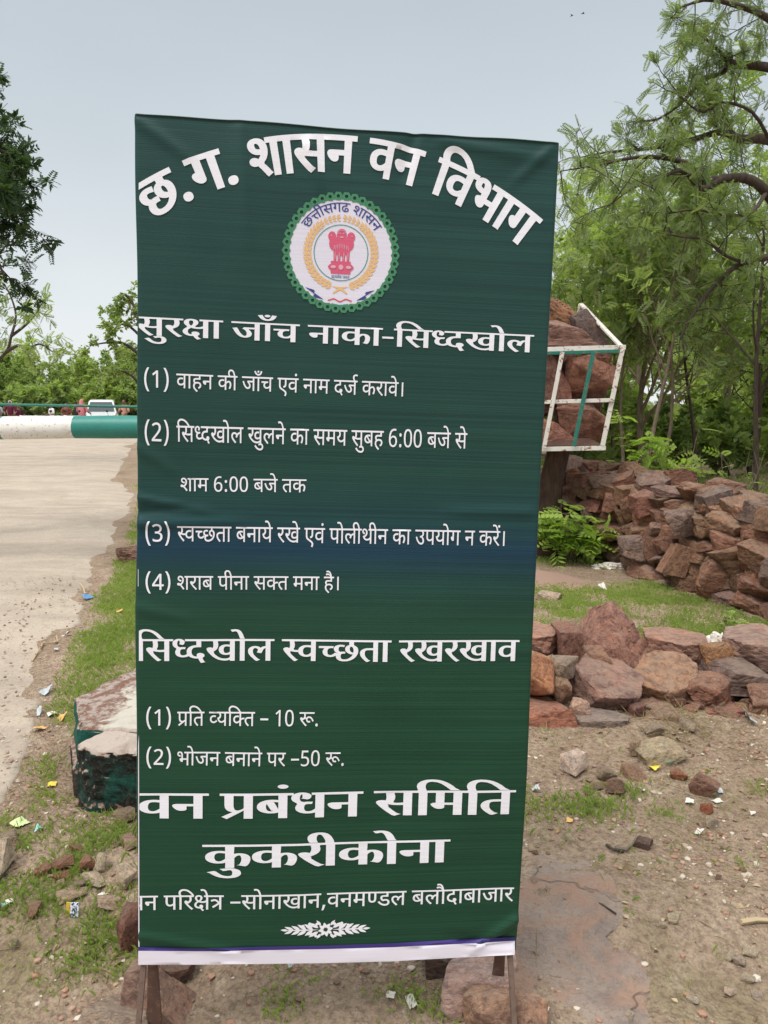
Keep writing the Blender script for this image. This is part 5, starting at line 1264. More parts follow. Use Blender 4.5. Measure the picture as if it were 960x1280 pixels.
# stand: flat iron frame behind the cloth, front legs and wider rear legs
OLD_IRON = paint('old_iron', (0.15, 0.10, 0.078), 0.7, 0.35, 40, (0.10, 0.055, 0.04))
mb = MB()
for x in (0.012, BW - 0.012): mb.bar((x, 0.026, 0.0), (x, 0.026, BH - 0.003), 0.02, 0.018, (0, 1, 0))
for z in (0.012, 0.98, BH - 0.012): mb.bar((0.022, 0.0265, z), (BW - 0.022, 0.0265, z), 0.02, 0.016, (0, 1, 0))
link('frame', mb.mesh('frame', bevel=0.001), RUST, banner)
IM = banner.matrix_world.inverted()
def ground_local(x, y):                       # the ground below a point of the banner's own space
    w = banner.matrix_world @ Vector((x, y, 0)); w.z = gz(w.x, w.y) - 0.02
    return IM @ w
for x, sx_ in ((0.012, -1), (BW - 0.012, 1)):
    q = MB(); g_ = ground_local(x + sx_ * 0.012, -0.055); g_.x = x + sx_ * 0.012
    q.bar((x, 0.027, 0.02), (g_.x, -0.05, g_.z), 0.013, 0.012, (0, 1, 0))
    o = link('front_leg', q.mesh('front_leg', bevel=0.001), OLD_IRON, banner)
    q = MB(); x2 = x - sx_ * 0.006; g_ = ground_local(x2, 0.06)
    a, b = Vector((x2, 0.044, 0.30)), Vector((x2 - sx_ * 0.008, 0.075, g_.z))
    V_ = [];
    for p, hw in ((a, 0.012), (L(a, b, 0.62), 0.012), (b, 0.021)):
        V_ += [p + Vector((-hw, -0.006, 0)), p + Vector((hw, -0.006, 0)), p + Vector((hw, 0.006, 0)), p + Vector((-hw, 0.006, 0))]
    q.add(V_, [(0, 1, 2, 3), (11, 10, 9, 8)] + [(k * 4 + i, k * 4 + 4 + i, k * 4 + 4 + (i + 1) % 4, k * 4 + (i + 1) % 4) for k in range(2) for i in range(4)])
    link('rear_leg', q.mesh('rear_leg', bevel=0.0015), RUST, banner)
# ------------------------------------------------------------------ plants
def pinnate(n_, w=0.26, l=0.30, droop=0.10):
    """one feather leaf along +X: n_ pairs of leaflets, each a kite"""
    T = []
    for i in range(n_):
        t = 0.12 + 0.88 * i / (n_ - 1); k = l * (1 - 0.55 * abs(t - 0.45))
        for s_ in (-1, 1):
            b = np.array([t, 0, -0.25 * t * t * droop * 4]); tip = b + np.array([k * 0.45, s_ * k, -droop * k]); mid = (b + tip) / 2; sd = np.array([w * 0.16, -s_ * w * 0.06, 0.0])
            T.append([b, mid - sd, tip, mid + sd])
    b = np.array([1.0, 0, -droop]); T.append([b, b + [0.08, 0.04, 0], b + [0.2, 0, -0.03], b + [0.08, -0.04, 0]])
    return np.array(T)
def spray(n_, rg, w=0.34):
    """a rosette of single leaves"""
    T = []
    for i in range(n_):
        a = rg.uniform(-1.4, 1.4); e_ = rg.uniform(-0.5, 0.5); l = rg.uniform(0.55, 1.0)
        d = np.array([cos(a) * cos(e_), sin(a) * cos(e_), sin(e_)]); b = np.array([rg.uniform(0, 0.45), 0, 0])
        s_ = np.cross(d, [rg.uniform(-0.5, 0.5), rg.uniform(-0.5, 0.5), 1.0]); s_ /= np.linalg.norm(s_)
        T.append([b, b + d * l * 0.45 - s_ * w * l * 0.5, b + d * l, b + d * l * 0.45 + s_ * w * l * 0.5])
    return np.array(T)
def place_leaves(tmpls, pos, dirs, sizes, rs, roll=1.0):
    """many copies of the leaf templates at pos, pointing along dirs"""
    pos = np.asarray(pos); dirs = np.asarray(dirs); n_ = len(pos)
    x = dirs / (np.linalg.norm(dirs, axis=1, keepdims=True) + 1e-9)
    up = np.tile(np.array([0, 0, 1.0]), (n_, 1)) + rs.normal(0, 0.45 * roll, (n_, 3))
    y = np.cross(up, x); y /= np.linalg.norm(y, axis=1, keepdims=True) + 1e-9
    z = np.cross(x, y)
    M_ = np.stack([x, y, z], 1) * np.asarray(sizes)[:, None, None]           # rows are axes
    V = []; tone = []
    which = rs.randint(0, len(tmpls), n_)
    for k, T in enumerate(tmpls):
        sel = np.where(which == k)[0]
        if not len(sel): continue
        q = np.einsum('kvj,njl->nkvl', T, M_[sel]) + pos[sel][:, None, None, :]
        V.append(q.reshape(-1, 3))
        tn = np.clip(rs.uniform(0, 1, len(sel))[:, None] + rs.normal(0, 0.12, (len(sel), len(T))), 0, 1)
        tone.append(np.repeat(tn.reshape(-1), 4))
    V = np.concatenate(V); F = np.arange(len(V)).reshape(-1, 4)
    return V, F, np.concatenate(tone)

class Tree:
    def __init__(s, seed):
        s.rg = random.Random(seed); s.rs = np.random.RandomState(seed); s.mb = MB(); s.pos = []; s.dir = []; s.siz = []
    def limb(s, pts, r0, r1, n=8, sub=3):
        """a smooth limb through pts"""
        P = [Vector(p) for p in pts]; q = []
        for i in range(len(P) - 1):
            a = P[max(i - 1, 0)]; b = P[i]; c_ = P[i + 1]; d = P[min(i + 2, len(P) - 1)]
            for k in range(sub):
                t = k / sub
                q.append(0.5 * ((2 * b) + (c_ - a) * t + (2 * a - 5 * b + 4 * c_ - d) * t * t + (3 * b - a - 3 * c_ + d) * t ** 3))
        q.append(P[-1])
        m_ = len(q)
        s.mb.tube(q, [r0 + (r1 - r0) * (i / (m_ - 1)) for i in range(m_)], n)
        return q
    def rnd(s): return Vector((s.rg.gauss(0, 1), s.rg.gauss(0, 1), s.rg.gauss(0, 1))).normalized()
    def leafs(s, p, d, size): s.pos.append(tuple(p)); s.dir.append(tuple(d)); s.siz.append(size)
    def grow(s, p, d, L_, r, lev, o):
        """o: dict of levels, kids, spread, wander, up, leaf, per, frac"""
        rg = s.rg; n_ = 5; pts = [Vector(p)]; d = Vector(d).normalized(); dd = []
        for i in range(n_):
            d = (d + s.rnd() * o['wander'] + Vector((0, 0, o['up'][min(lev, len(o['up']) - 1)]))).normalized()
            pts.append(pts[-1] + d * (L_ / n_)); dd.append(d.copy())
        s.mb.tube(pts, [r * (1 - 0.62 * i / n_) for i in range(n_ + 1)], 7 if lev == 0 else (5 if lev == 1 else 3), cap=False)
        last = lev >= o['levels']
        if lev >= o['levels'] - 1:
            m_ = o['per'] if last else max(1, o['per'] // 2)
            for k in range(m_):
                t = rg.uniform(0.2, 1.0) * n_; i = min(int(t), n_ - 1); q = pts[i].lerp(pts[i + 1], t - i)
                e_ = (dd[i] * 0.5 + s.rnd() * 0.9 + Vector((0, 0, -o.get('droop', 0.15)))).normalized()
                s.leafs(q, e_, o['leaf'] * rg.uniform(0.7, 1.25))
        if last: return
        kids = o['kids'][lev]
        t0 = o['from'][lev]
        for k in range(kids):
            t = (t0 + (1 - t0) * (k + rg.random()) / kids) * n_; i = min(int(t), n_ - 1); q = pts[i].lerp(pts[i + 1], t - i)
            sd = s.rnd(); sd = (sd - dd[i] * sd.dot(dd[i])).normalized()
            a = rg.uniform(*o['spread'])
            s.grow(q, dd[i] * cos(a) + sd * sin(a), L_ * rg.uniform(*o['ratio'][lev]), r * (1 - 0.62 * t / n_) * 0.62, lev + 1, o)
        s.grow(pts[-1], (d + s.rnd() * 0.3), L_ * o['ratio'][lev][0], r * 0.36, lev + 1, o)
    def twigs(s, q, every, L_, leaf, per, start=0.25, up=0.1, r=0.008, cone=0.9):
        """leafy twigs along a limb"""
        m_ = len(q)
        for i in range(int(m_ * start), m_ - 1):
            seg_ = q[i + 1] - q[i]
            for k in range(max(1, int(round(seg_.length / every)))):
                p = q[i].lerp(q[i + 1], s.rg.random())
                d = (seg_.normalized() * 0.55 + s.rnd() * cone + Vector((0, 0, up))).normalized()
                l = L_ * s.rg.uniform(0.5, 1.3); pts = [p]
                for j in range(4):
                    d = (d + s.rnd() * 0.28 + Vector((0, 0, -0.06))).normalized(); pts.append(pts[-1] + d * l / 4)
                    for h in range(max(1, per // 4)):
                        e_ = (d * 0.6 + s.rnd() * 0.8 + Vector((0, 0, -0.1))).normalized()
                        s.leafs(pts[-2].lerp(pts[-1], s.rg.random()), e_, leaf * s.rg.uniform(0.7, 1.25))
                    if j in (1, 2):
                        e_ = (d * 0.6 + s.rnd() * 0.9).normalized(); b = pts[-1]; c_ = b + e_ * l * 0.4
                        s.mb.tube([b, c_], [r * 0.5, r * 0.3], 3, False)
                        for h in range(max(1, per // 3)):
                            e2 = (e_ * 0.6 + s.rnd() * 0.8 + Vector((0, 0, -0.1))).normalized()
                            s.leafs(b.lerp(c_, s.rg.random()), e2, leaf * s.rg.uniform(0.7, 1.2))
                s.mb.tube(pts, [r * (1 - 0.18 * j) for j in range(5)], 3, False)
    def meshes(s, tmpls, origin=(0, 0, 0)):
        o = np.array(origin, float)
        for i, v in enumerate(s.mb.v): s.mb.v[i] = (v[0] - o[0], v[1] - o[1], v[2] - o[2])
        wood = s.mb.mesh('trunk', True, 80)
        V, F, tn = place_leaves(tmpls, np.array(s.pos) - o, s.dir, s.siz, s.rs)
        return wood, mesh_np('crown', V, F, False, {'tone': tn})

_r = random.Random(3)
FEATHER = [pinnate(9, 0.36, 0.30), pinnate(8, 0.40, 0.34, 0.2)]
FEATHER_FINE = [pinnate(9, 0.30, 0.24), pinnate(8, 0.32, 0.26, 0.2)]
FEATHER_FAR = [pinnate(7, 0.45, 0.36), pinnate(6, 0.52, 0.42, 0.2)]
BROAD = [spray(7, _r, 0.42) for k in range(5)]
BROAD_FAR = [spray(5, _r, 0.55) for k in range(5)]

def proto(seed, H_, o, tm, lean=(0, 0, 1)):
    t = Tree(seed); t.grow((0, 0, -0.1), lean, H_, o['r'], 0, o); return t.meshes(tm)
O_AC = dict(levels=3, kids=(5, 4, 3), spread=(0.6, 1.15), ratio=((0.62, 0.85), (0.55, 0.75), (0.5, 0.7)), wander=0.22, up=(0.12, 0.10, 0.03, -0.05), leaf=0.25, per=7, r=0.11, **{'from': (0.4, 0.25, 0.2)})
O_BU = dict(levels=3, kids=(6, 5, 3), spread=(0.5, 1.1), ratio=((0.55, 0.75), (0.5, 0.7), (0.5, 0.7)), wander=0.2, up=(0.2, 0.12, 0.06, 0.0), leaf=0.25, per=8, r=0.12, **{'from': (0.22, 0.2, 0.2)})
O_SL = dict(levels=3, kids=(6, 4, 2), spread=(0.5, 0.95), ratio=((0.34, 0.5), (0.5, 0.7), (0.5, 0.7)), wander=0.13, up=(0.3, 0.15, 0.05, -0.05), leaf=0.24, per=8, r=0.065, **{'from': (0.5, 0.25, 0.2)})
O_SH = dict(levels=2, kids=(6, 5), spread=(0.4, 1.2), ratio=((0.7, 0.95), (0.5, 0.7)), wander=0.25, up=(0.15, 0.1, 0.0), leaf=0.2, per=14, r=0.03, **{'from': (0.1, 0.15)})
PT = {
    'feathery': [proto(101, 3.4, O_AC, FEATHER_FAR), proto(102, 3.0, O_AC, FEATHER_FAR, (0.2, 0, 1)), proto(103, 3.6, O_AC, FEATHER_FAR, (-0.15, 0.1, 1))],
    'bushy': [proto(111, 3.0, O_BU, BROAD_FAR), proto(112, 3.2, O_BU, BROAD_FAR, (0.1, 0.1, 1)), proto(113, 2.8, O_BU, BROAD_FAR)],
    'slender': [proto(121, 5.6, O_SL, FEATHER_FAR, (0.05, 0, 1)), proto(122, 5.2, O_SL, BROAD_FAR, (0.18, 0, 1)), proto(123, 5.8, O_SL, FEATHER_FAR, (-0.08, 0, 1))],
    'shrub': [proto(131, 0.8, O_SH, BROAD_FAR), proto(132, 0.9, O_SH, BROAD_FAR), proto(133, 0.8, O_SH, FEATHER_FAR)],
}
MATVAR = {}
def variant(me, mat):
    k = (me.name, mat.name)
    if k not in MATVAR:
        c_ = me.copy(); c_.materials.clear(); c_.materials.append(mat); MATVAR[k] = c_
    return MATVAR[k]
def tree(kind, i, x, y, sc_, rz, label, leaf, bark, group=None, name='tree', cat='tree', squash=1.0):
    w, c_ = PT[kind][i]
    t = empty(name, (x, y, gz(x, y) - 0.03), rz); t.scale = (sc_ * squash, sc_ * squash, sc_)
    tag(t, label, cat, group)
    link('trunk' if cat == 'tree' else 'stem', variant(w, bark), None, t); link('crown' if cat == 'tree' else 'foliage', variant(c_, leaf), None, t)
    return t
def X_at(px, Y): return (px - 480) / FOC * Y

# trees one can tell apart behind the wall
tree('slender', 0, X_at(806, 12.0), 12.0, 0.62, 0.3, 'slender pale trunked tree rising straight behind the stone cage', LEAF_ACACIA, BARK_PALE)
tree('slender', 1, X_at(828, 12.8), 12.8, 0.60, 0.0, 'slender tree with a slanting pale trunk right of the straight one', LEAF_MID, BARK_PALE)
tree('slender', 2, X_at(948, 10.5), 10.5, 0.66, 1.0, 'tree with a bent brown trunk beside the bare twigs at the frame edge', LEAF_MID, BARK_DARK)
tree('slender', 2, X_at(780, 13.5), 13.5, 0.55, 2.0, 'thin pale stemmed tree close behind the corner of the stone cage', LEAF_BRIGHT, BARK_PALE)
tree('feathery', 1, X_at(712, 14.5), 14.5, 0.78, 2.6, 'dark stemmed feathery tree standing above the caged stones', LEAF_ACACIA, BARK_DARK)
for k, (px, Y, i, sc_) in enumerate(((704, 15.0, 0, 0.66), (744, 16.5, 2, 0.70), (768, 15.4, 1, 0.64), (872, 14.6, 0, 0.62), (900, 16.0, 2, 0.66), (985, 14.0, 1, 0.62))):
    tree('slender', i, X_at(px, Y), Y, sc_, 1.1 * k, 'slim young tree with a thin straight stem in the front of the wood', (LEAF_BRIGHT, LEAF_MID)[k % 2], (BARK_PALE, BARK_DARK)[k % 2], 'slim young trees along the front of the wood')
G_F = 'trees of the wood behind the dry stone wall'
LF = {'feathery': 'feathery leaved tree in the crowded wood behind the stone wall', 'bushy': 'bushy broad leaved tree in the crowded wood behind the stone wall'}
rg = random.Random(77)
wood_spots = []
for row, (Y, step, sc_) in enumerate(((15.5, 140, 0.78), (20, 110, 0.88), (26, 90, 0.95), (34, 74, 1.05), (46, 60, 1.25))):
    px = 655 + row * 13
    while px < 1120:
        wood_spots.append((px + rg.uniform(-18, 18), Y + rg.uniform(-1.5, 1.5), sc_ * rg.uniform(0.85, 1.15), row)); px += step
for k, (px, Y, sc_, row) in enumerate(wood_spots):
    kind = rg.choices(('feathery', 'bushy'), (0.55, 0.45))[0]
    leaf_ = rg.choices((LEAF_BRIGHT, LEAF_MID, LEAF_ACACIA), (0.45, 0.3, 0.25))[0]
    tree(kind, rg.randint(0, 2), X_at(px, Y), Y, sc_, rg.uniform(0, 6.3), LF[kind], leaf_, rg.choice((BARK_DARK, BARK_PALE)), G_F)
G_S = 'undergrowth shrubs under the trees'
for k in range(34):
    Y = rg.uniform(13.5, 27); px = rg.uniform(650, 1120)
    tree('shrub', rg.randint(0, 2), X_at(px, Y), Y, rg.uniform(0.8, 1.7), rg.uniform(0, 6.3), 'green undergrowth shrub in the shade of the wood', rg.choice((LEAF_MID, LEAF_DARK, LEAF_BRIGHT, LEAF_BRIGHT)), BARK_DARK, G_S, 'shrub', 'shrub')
# far bushes and trees across the road on the left
G_L = 'trees in the far green belt beyond the road'
for k, (px, Y, kind, i, sc_) in enumerate(((-60, 62, 'bushy', 0, 1.15), (-20, 66, 'bushy', 1, 1.05), (12, 60, 'bushy', 2, 1.1), (40, 64, 'bushy', 0, 1.0), (66, 60, 'bushy', 1, 0.95), (92, 66, 'bushy', 2, 0.95), (116, 60, 'bushy', 0, 0.92), (140, 64, 'bushy', 1, 1.15), (168, 60, 'bushy', 2, 1.1),
                                            (205, 62, 'bushy', 0, 1.2), (250, 64, 'bushy', 1, 1.1), (300, 62, 'bushy', 2, 1.1), (-5, 74, 'feathery', 0, 1.25), (30, 78, 'bushy', 2, 1.3), (80, 78, 'bushy', 1, 1.15), (128, 76, 'feathery', 1, 1.1), (160, 80, 'bushy', 0, 1.4),
                                            (360, 60, 'bushy', 1, 1.2), (420, 56, 'bushy', 2, 1.2), (480, 50, 'bushy', 0, 1.2), (540, 44, 'feathery', 0, 1.2), (600, 36, 'bushy', 1, 1.1), (450, 66, 'bushy', 0, 1.3), (510, 58, 'feathery', 2, 1.3), (560, 60, 'bushy', 1, 1.4), (610, 52, 'bushy', 2, 1.3), (330, 70, 'bushy', 2, 1.3), (390, 72, 'bushy', 0, 1.35))):
    tree(kind, i, X_at(px, Y), Y, sc_, k * 1.7, 'rounded bushy tree in the green belt beyond the parked vehicles' if kind == 'bushy' else 'taller feathery tree in the green belt beyond the parked vehicles', (LEAF_BRIGHT, LEAF_MID, LEAF_MID)[k % 3], BARK_DARK, G_L)
for k in range(26):
    px = -70 + k * 15 + rg.uniform(-6, 6); Y = rg.uniform(54, 58)
    tree('shrub', k % 3, X_at(px, Y), Y, rg.uniform(1.6, 2.4), rg.uniform(0, 6), 'leafy shrub at the foot of the green belt beyond the vehicles', (LEAF_MID, LEAF_BRIGHT)[k % 2], BARK_DARK, 'shrubs at the foot of the far green belt', 'shrub', 'shrub')

# custom trees, limbs laid out by hand
def hand_tree(seed, base, limbs, tm, leaf, bark, label, origin, name='tree'):
    t = Tree(seed)
    for (pts, r0, r1, tw) in limbs:
        P = [at(*p) if len(p) == 3 and p[1] > -900 and p[2] > 0 else Vector(p[:3]) for p in pts]
        q = t.limb(P, r0, r1, 8 if r0 > 0.03 else 5)
        if tw: t.twigs(q, *tw[:4], **(tw[4] if len(tw) > 4 else {}))
    w, c_ = t.meshes(tm, origin)
    o = empty(name, origin); tag(o, label, 'tree')
    link('trunk', w, bark, o); link('crown', c_, leaf, o)
    return o
TW = (0.17, 0.62, 0.19, 9)
def tw(every=0.135, L_=0.50, leaf=0.13, per=14, **k): return (every, L_, leaf, per, k)
g0 = ground_at(1130, 690)
R_or = Vector((X_at(1110, 8.6), 8.6, 0))
hand_tree(201, None, [
    ([(1120, 735, 8.6), (1100, 560, 8.6), (1060, 440, 8.55), (1005, 330, 8.5), (985, 285, 8.5)], 0.16, 0.075, None),
    ([(985, 285, 8.5), (958, 240, 8.4), (928, 222, 8.3), (880, 226, 8.1), (868, 212, 8.0), (845, 200, 7.9), (800, 196, 7.8), (750, 206, 7.7), (700, 214, 7.6)], 0.062, 0.004, tw(start=0.25)),
    ([(905, 221, 8.2), (880, 236, 8.0), (866, 226, 7.8), (850, 213, 7.7), (820, 225, 7.5), (790, 236, 7.4), (755, 262, 7.3)], 0.034, 0.003, tw(start=0.3)),
    ([(1000, 300, 8.5), (985, 200, 8.6), (962, 175, 8.7), (925, 174, 8.9), (902, 165, 9.0), (860, 176, 9.2), (810, 186, 9.3), (760, 190, 9.5), (720, 198, 9.6)], 0.07, 0.004, tw(start=0.3)),
    ([(985, 200, 8.6), (1000, 120, 8.7), (975, 90, 8.7), (945, 82, 8.8), (915, 80, 8.8), (912, 68, 8.8), (905, 90, 8.8), (880, 100, 8.9), (850, 130, 9.0), (820, 150, 9.1), (795, 150, 9.1)], 0.06, 0.008, tw(every=0.2, start=0.3)),
    ([(1000, 120, 8.7), (985, 50, 8.5), (955, 20, 8.3), (915, 5, 8.2), (880, 0, 8.1), (845, 12, 8.0)], 0.05, 0.008, tw(start=0.2)),
    ([(915, 80, 8.8), (890, 55, 8.7), (870, 40, 8.7), (850, 25, 8.6)], 0.02, 0.006, tw(every=0.2, start=0.3)),
    ([(1020, 360, 8.5), (985, 325, 8.2), (955, 322, 8.0), (925, 330, 7.9), (905, 345, 7.8), (880, 372, 7.7), (862, 400, 7.6), (850, 425, 7.6)], 0.045, 0.008, tw(every=0.2, start=0.35)),
    ([(930, 328, 7.9), (908, 320, 7.6), (880, 300, 7.4), (850, 296, 7.3), (820, 290, 7.2)], 0.02, 0.006, tw(start=0.3)),
    ([(958, 240, 8.4), (940, 265, 8.0), (905, 270, 7.6), (870, 262, 7.4), (830, 268, 7.2)], 0.025, 0.006, tw(start=0.3)),
    ([(962, 175, 8.7), (940, 140, 8.4), (905, 128, 8.3), (880, 140, 8.2), (858, 128, 8.2), (835, 100, 8.2)], 0.02, 0.005, tw(every=0.2, start=0.3)),
    ([(985, 50, 8.5), (1000, 0, 8.6), (960, -40, 8.6), (900, -60, 8.6)], 0.045, 0.01, tw()),
    ([(1000, 300, 8.5), (1080, 230, 8.3), (1150, 160, 8.2), (1200, 60, 8.2)], 0.07, 0.02, tw(start=0.3)),
    ([(1060, 440, 8.55), (1120, 340, 9.0), (1180, 280, 9.4)], 0.06, 0.02, tw(start=0.3)),
], FEATHER_FINE, LEAF_ACACIA, BARK_DARK, 'big spreading feathery leaved tree with dark arching limbs over the stone wall', R_or)
L_or = Vector((X_at(-150, 8.0), 8.0, 0))
tl = lambda **k: tw(every=0.052, L_=0.42, leaf=0.115, per=13, **k)
hand_tree(202, None, [
    ([(-150, 760, 8.0), (-140, 600, 8.0), (-120, 450, 8.0), (-100, 330, 8.0), (-90, 230, 8.0)], 0.15, 0.08, None),
    ([(-100, 300, 8.0), (-60, 235, 7.9), (-20, 205, 7.8), (-8, 187, 7.7), (16, 193, 7.6)], 0.05, 0.008, tl(start=0.3, cone=0.7)),
    ([(-100, 330, 8.0), (-50, 285, 8.1), (-10, 262, 8.1), (4, 253, 8.0), (26, 264, 8.0)], 0.05, 0.008, tl(start=0.3, cone=0.7)),
    ([(-90, 230, 8.0), (-60, 180, 8.2), (-38, 142, 8.2), (-18, 126, 8.2)], 0.05, 0.008, tl(start=0.3, cone=0.6)),
    ([(-110, 380, 8.0), (-60, 340, 7.8), (-20, 322, 7.7), (-4, 326, 7.6), (6, 348, 7.6)], 0.04, 0.008, tl(start=0.4, cone=0.6)),
    ([(-60, 235, 7.9), (-20, 238, 7.5), (-4, 228, 7.3), (16, 226, 7.2)], 0.03, 0.006, tl(start=0.4, cone=0.7)),
    ([(-90, 230, 8.0), (-110, 150, 8.2), (-100, 60, 8.3)], 0.06, 0.02, tl(start=0.3)),
    ([(-100, 300, 8.0), (-180, 220, 8.2), (-240, 150, 8.3)], 0.06, 0.02, tl(start=0.3)),
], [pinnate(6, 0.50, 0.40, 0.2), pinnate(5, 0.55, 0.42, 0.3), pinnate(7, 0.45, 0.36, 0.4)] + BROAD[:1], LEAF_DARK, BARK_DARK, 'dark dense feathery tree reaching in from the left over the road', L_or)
A_or = Vector((X_at(-30, 20), 20, 0))
ta = lambda **k: tw(every=0.26, L_=0.7, leaf=0.19, per=9, r=0.010, **k)
hand_tree(203, None, [
    ([(-30, 575, 20), (-28, 500, 20), (-14, 462, 20), (8, 440, 20), (14, 420, 20), (20, 395, 20.3), (14, 372, 20.4), (5, 355, 20.5)], 0.06, 0.015, ta(start=0.6)),
    ([(8, 440, 20), (22, 432, 19.7), (34, 436, 19.5), (50, 430, 19.4), (66, 440, 19.4)], 0.05, 0.012, ta(start=0.3)),
    ([(14, 420, 20), (30, 408, 20.4), (42, 396, 20.6), (52, 380, 20.8)], 0.045, 0.012, ta(start=0.3)),
    ([(-10, 460, 20), (-30, 420, 20), (-40, 390, 20)], 0.06, 0.015, ta(start=0.3)),
], FEATHER_FAR, LEAF_MID, BARK_DARK, 'thin airy tree with a twisted pale trunk below the dark left branches', A_or)
B_or = Vector((X_at(192, 19), 19, 0))
tb = lambda **k: tw(every=0.22, L_=0.6, leaf=0.13, per=15, r=0.010, **k)
hand_tree(204, None, [
    ([(192, 580, 19), (190, 500, 19), (184, 450, 19), (176, 410, 19), (168, 385, 19)], 0.12, 0.03, tb(start=0.5)),
    ([(186, 455, 19), (160, 432, 18.8), (138, 428, 18.6), (112, 432, 18.5)], 0.05, 0.012, tb(start=0.35)),
    ([(180, 425, 19), (162, 408, 19.2), (148, 404, 19.3), (140, 396, 19.4)], 0.04, 0.012, tb(start=0.3)),
    ([(168, 385, 19), (160, 370, 19), (150, 366, 19)], 0.03, 0.012, tb(start=0.3)),
    ([(190, 500, 19), (165, 470, 18.8), (145, 462, 18.6)], 0.05, 0.012, tb(start=0.3)),
    ([(184, 450, 19), (215, 420, 19.2), (240, 410, 19.3)], 0.05, 0.012, tb(start=0.3)),
], BROAD_FAR, LEAF_MID, BARK_DARK, 'small broad leaved tree peeping out beside the left edge of the banner', B_or)

# saplings and shrubs close to the wall
def sapling(seed, origin, stems, leaf, size, per, tm, label, matl, name='sapling', cat='plant'):
    t = Tree(seed)
    for (d, L_) in stems:
        d = Vector(d).normalized(); p = Vector((0, 0, -0.03)); pts = [p]
        for i in range(6):
            d = (d + t.rnd() * 0.12 + Vector((0, 0, 0.02))).normalized(); pts.append(pts[-1] + d * L_ / 6)
        t.mb.tube(pts, [0.010 * (1 - 0.13 * i) for i in range(7)], 5, False)
        for k in range(per):
            u_ = t.rg.uniform(0.3, 1.0) * 6; i = min(int(u_), 5); q = pts[i].lerp(pts[i + 1], u_ - i)
            a = t.rg.uniform(0, 2 * pi); e_ = Vector((cos(a), sin(a), t.rg.uniform(-0.1, 0.7))).normalized()
            l = size * t.rg.uniform(0.7, 1.2)
            t.mb.tube([q, q + e_ * l * 0.25], [0.003, 0.002], 3, False)
            t.leafs(q + e_ * l * 0.1, e_, l)
    w, c_ = t.meshes(tm)
    o = empty(name, origin); tag(o, label, cat)
    link('stem', w, BARK_PALE, o); link('foliage', c_, matl, o)
    return o
BIGLEAF = [pinnate(6, 0.62, 0.36, 0.3), pinnate(5, 0.70, 0.40, 0.5)]
_q = random.Random(9)
def fan(n_): return [((_q.gauss(0, 0.55), _q.gauss(0, 0.55), 1), _q.uniform(0.7, 1.1)) for k in range(n_)]
sapling(301, Vector((X_at(716, 7.35), 7.35, 0)), [((dx, dy, 1), l) for dx, dy, l in ((-0.9, -0.3, 0.62), (-0.3, -0.5, 0.58), (0.2, -0.3, 0.55), (0.75, -0.4, 0.52), (0.0, 0.1, 0.60), (-0.6, 0, 0.5), (0.5, 0.1, 0.5), (-0.15, -0.8, 0.45), (0.4, -0.8, 0.4))], 0, 0.19, 17, BIGLEAF,
        'low bright green shrub with paired leaflets in front of the dry stone wall', LEAF_SAP, 'shrub', 'shrub')
sapling(302, Vector((X_at(802, 10.2), 10.2, 0)), [((-0.12, 0, 1), 1.45), ((0.05, -0.1, 1), 1.25), ((0.15, -0.2, 1), 0.9), ((-0.2, -0.1, 1), 1.15)], 0, 0.21, 22, BIGLEAF,
        'bright leafy sapling growing between the stone cage and the slanting trunk', LEAF_SAP)
sapling(303, Vector((X_at(828, 9.3), 9.3, 0)), [((0.1, -0.2, 1), 0.85), ((-0.2, 0, 1), 0.7)], 0, 0.17, 14, BIGLEAF, 'yellowish green sapling drooping over the crest of the wall', LEAF_SAP)
sapling(304, Vector((X_at(862, 10.8), 10.8, 0)), [((0.1, 0, 1), 1.25), ((-0.12, -0.2, 1), 1.05)], 0, 0.22, 10, BIGLEAF, 'young plant with flat tiers of leaves under the dark trees', LEAF_BRIGHT)
sapling(305, Vector((X_at(915, 9.6), 9.6, 0)), [((-0.1, 0, 1), 0.95), ((0.2, -0.1, 1), 0.75)], 0, 0.15, 9, BIGLEAF, 'small sapling with a few pale leaves next to the bare twigs', LEAF_SAP)
sapling(306, Vector((X_at(748, 9.0), 9.0, 0)), [((-0.3, 0, 1), 0.95), ((0.2, -0.1, 1), 0.9), ((0.5, 0, 1), 0.8), ((-0.6, 0, 1), 0.8)], 0, 0.14, 18, BIGLEAF, 'green shrub just under the bottom rail of the stone cage', LEAF_BRIGHT, 'shrub', 'shrub')
sapling(307, Vector((X_at(930, 5.0), 5.05, 0)), [((-0.2, 0, 1), 0.12), ((0.5, 0, 1), 0.12), ((-0.7, -0.3, 1), 0.12)], 0, 0.09, 6, BIGLEAF, 'tiny broad leaved weed at the foot of the wall near the frame edge', LEAF_BRIGHT, 'weed', 'plant')
# bare twiggy bush
t = Tree(311)
for k in range(14):
    d = Vector((t.rg.gauss(0, 0.5), t.rg.gauss(0, 0.4), 1)).normalized(); p = Vector((t.rg.gauss(0, 0.1), t.rg.gauss(0, 0.1), 0)); pts = [p]
    for i in range(5):
        d = (d + t.rnd() * 0.25).normalized(); pts.append(pts[-1] + d * 0.17)
        if i > 1:
            e_ = (d + t.rnd() * 0.9).normalized(); t.mb.tube([pts[-1], pts[-1] + e_ * 0.22], [0.004, 0.0025], 3, False)
    t.mb.tube(pts, [0.008 - 0.0009 * i for i in range(6)], 4, False)
o = link('dry_bush', t.mb.mesh('dry_bush', True), BARK_PALE, None, (X_at(925, 9.0), 9.0, 0))
tag(o, 'bare greyish twiggy bush behind the right end of the wall', 'bush')

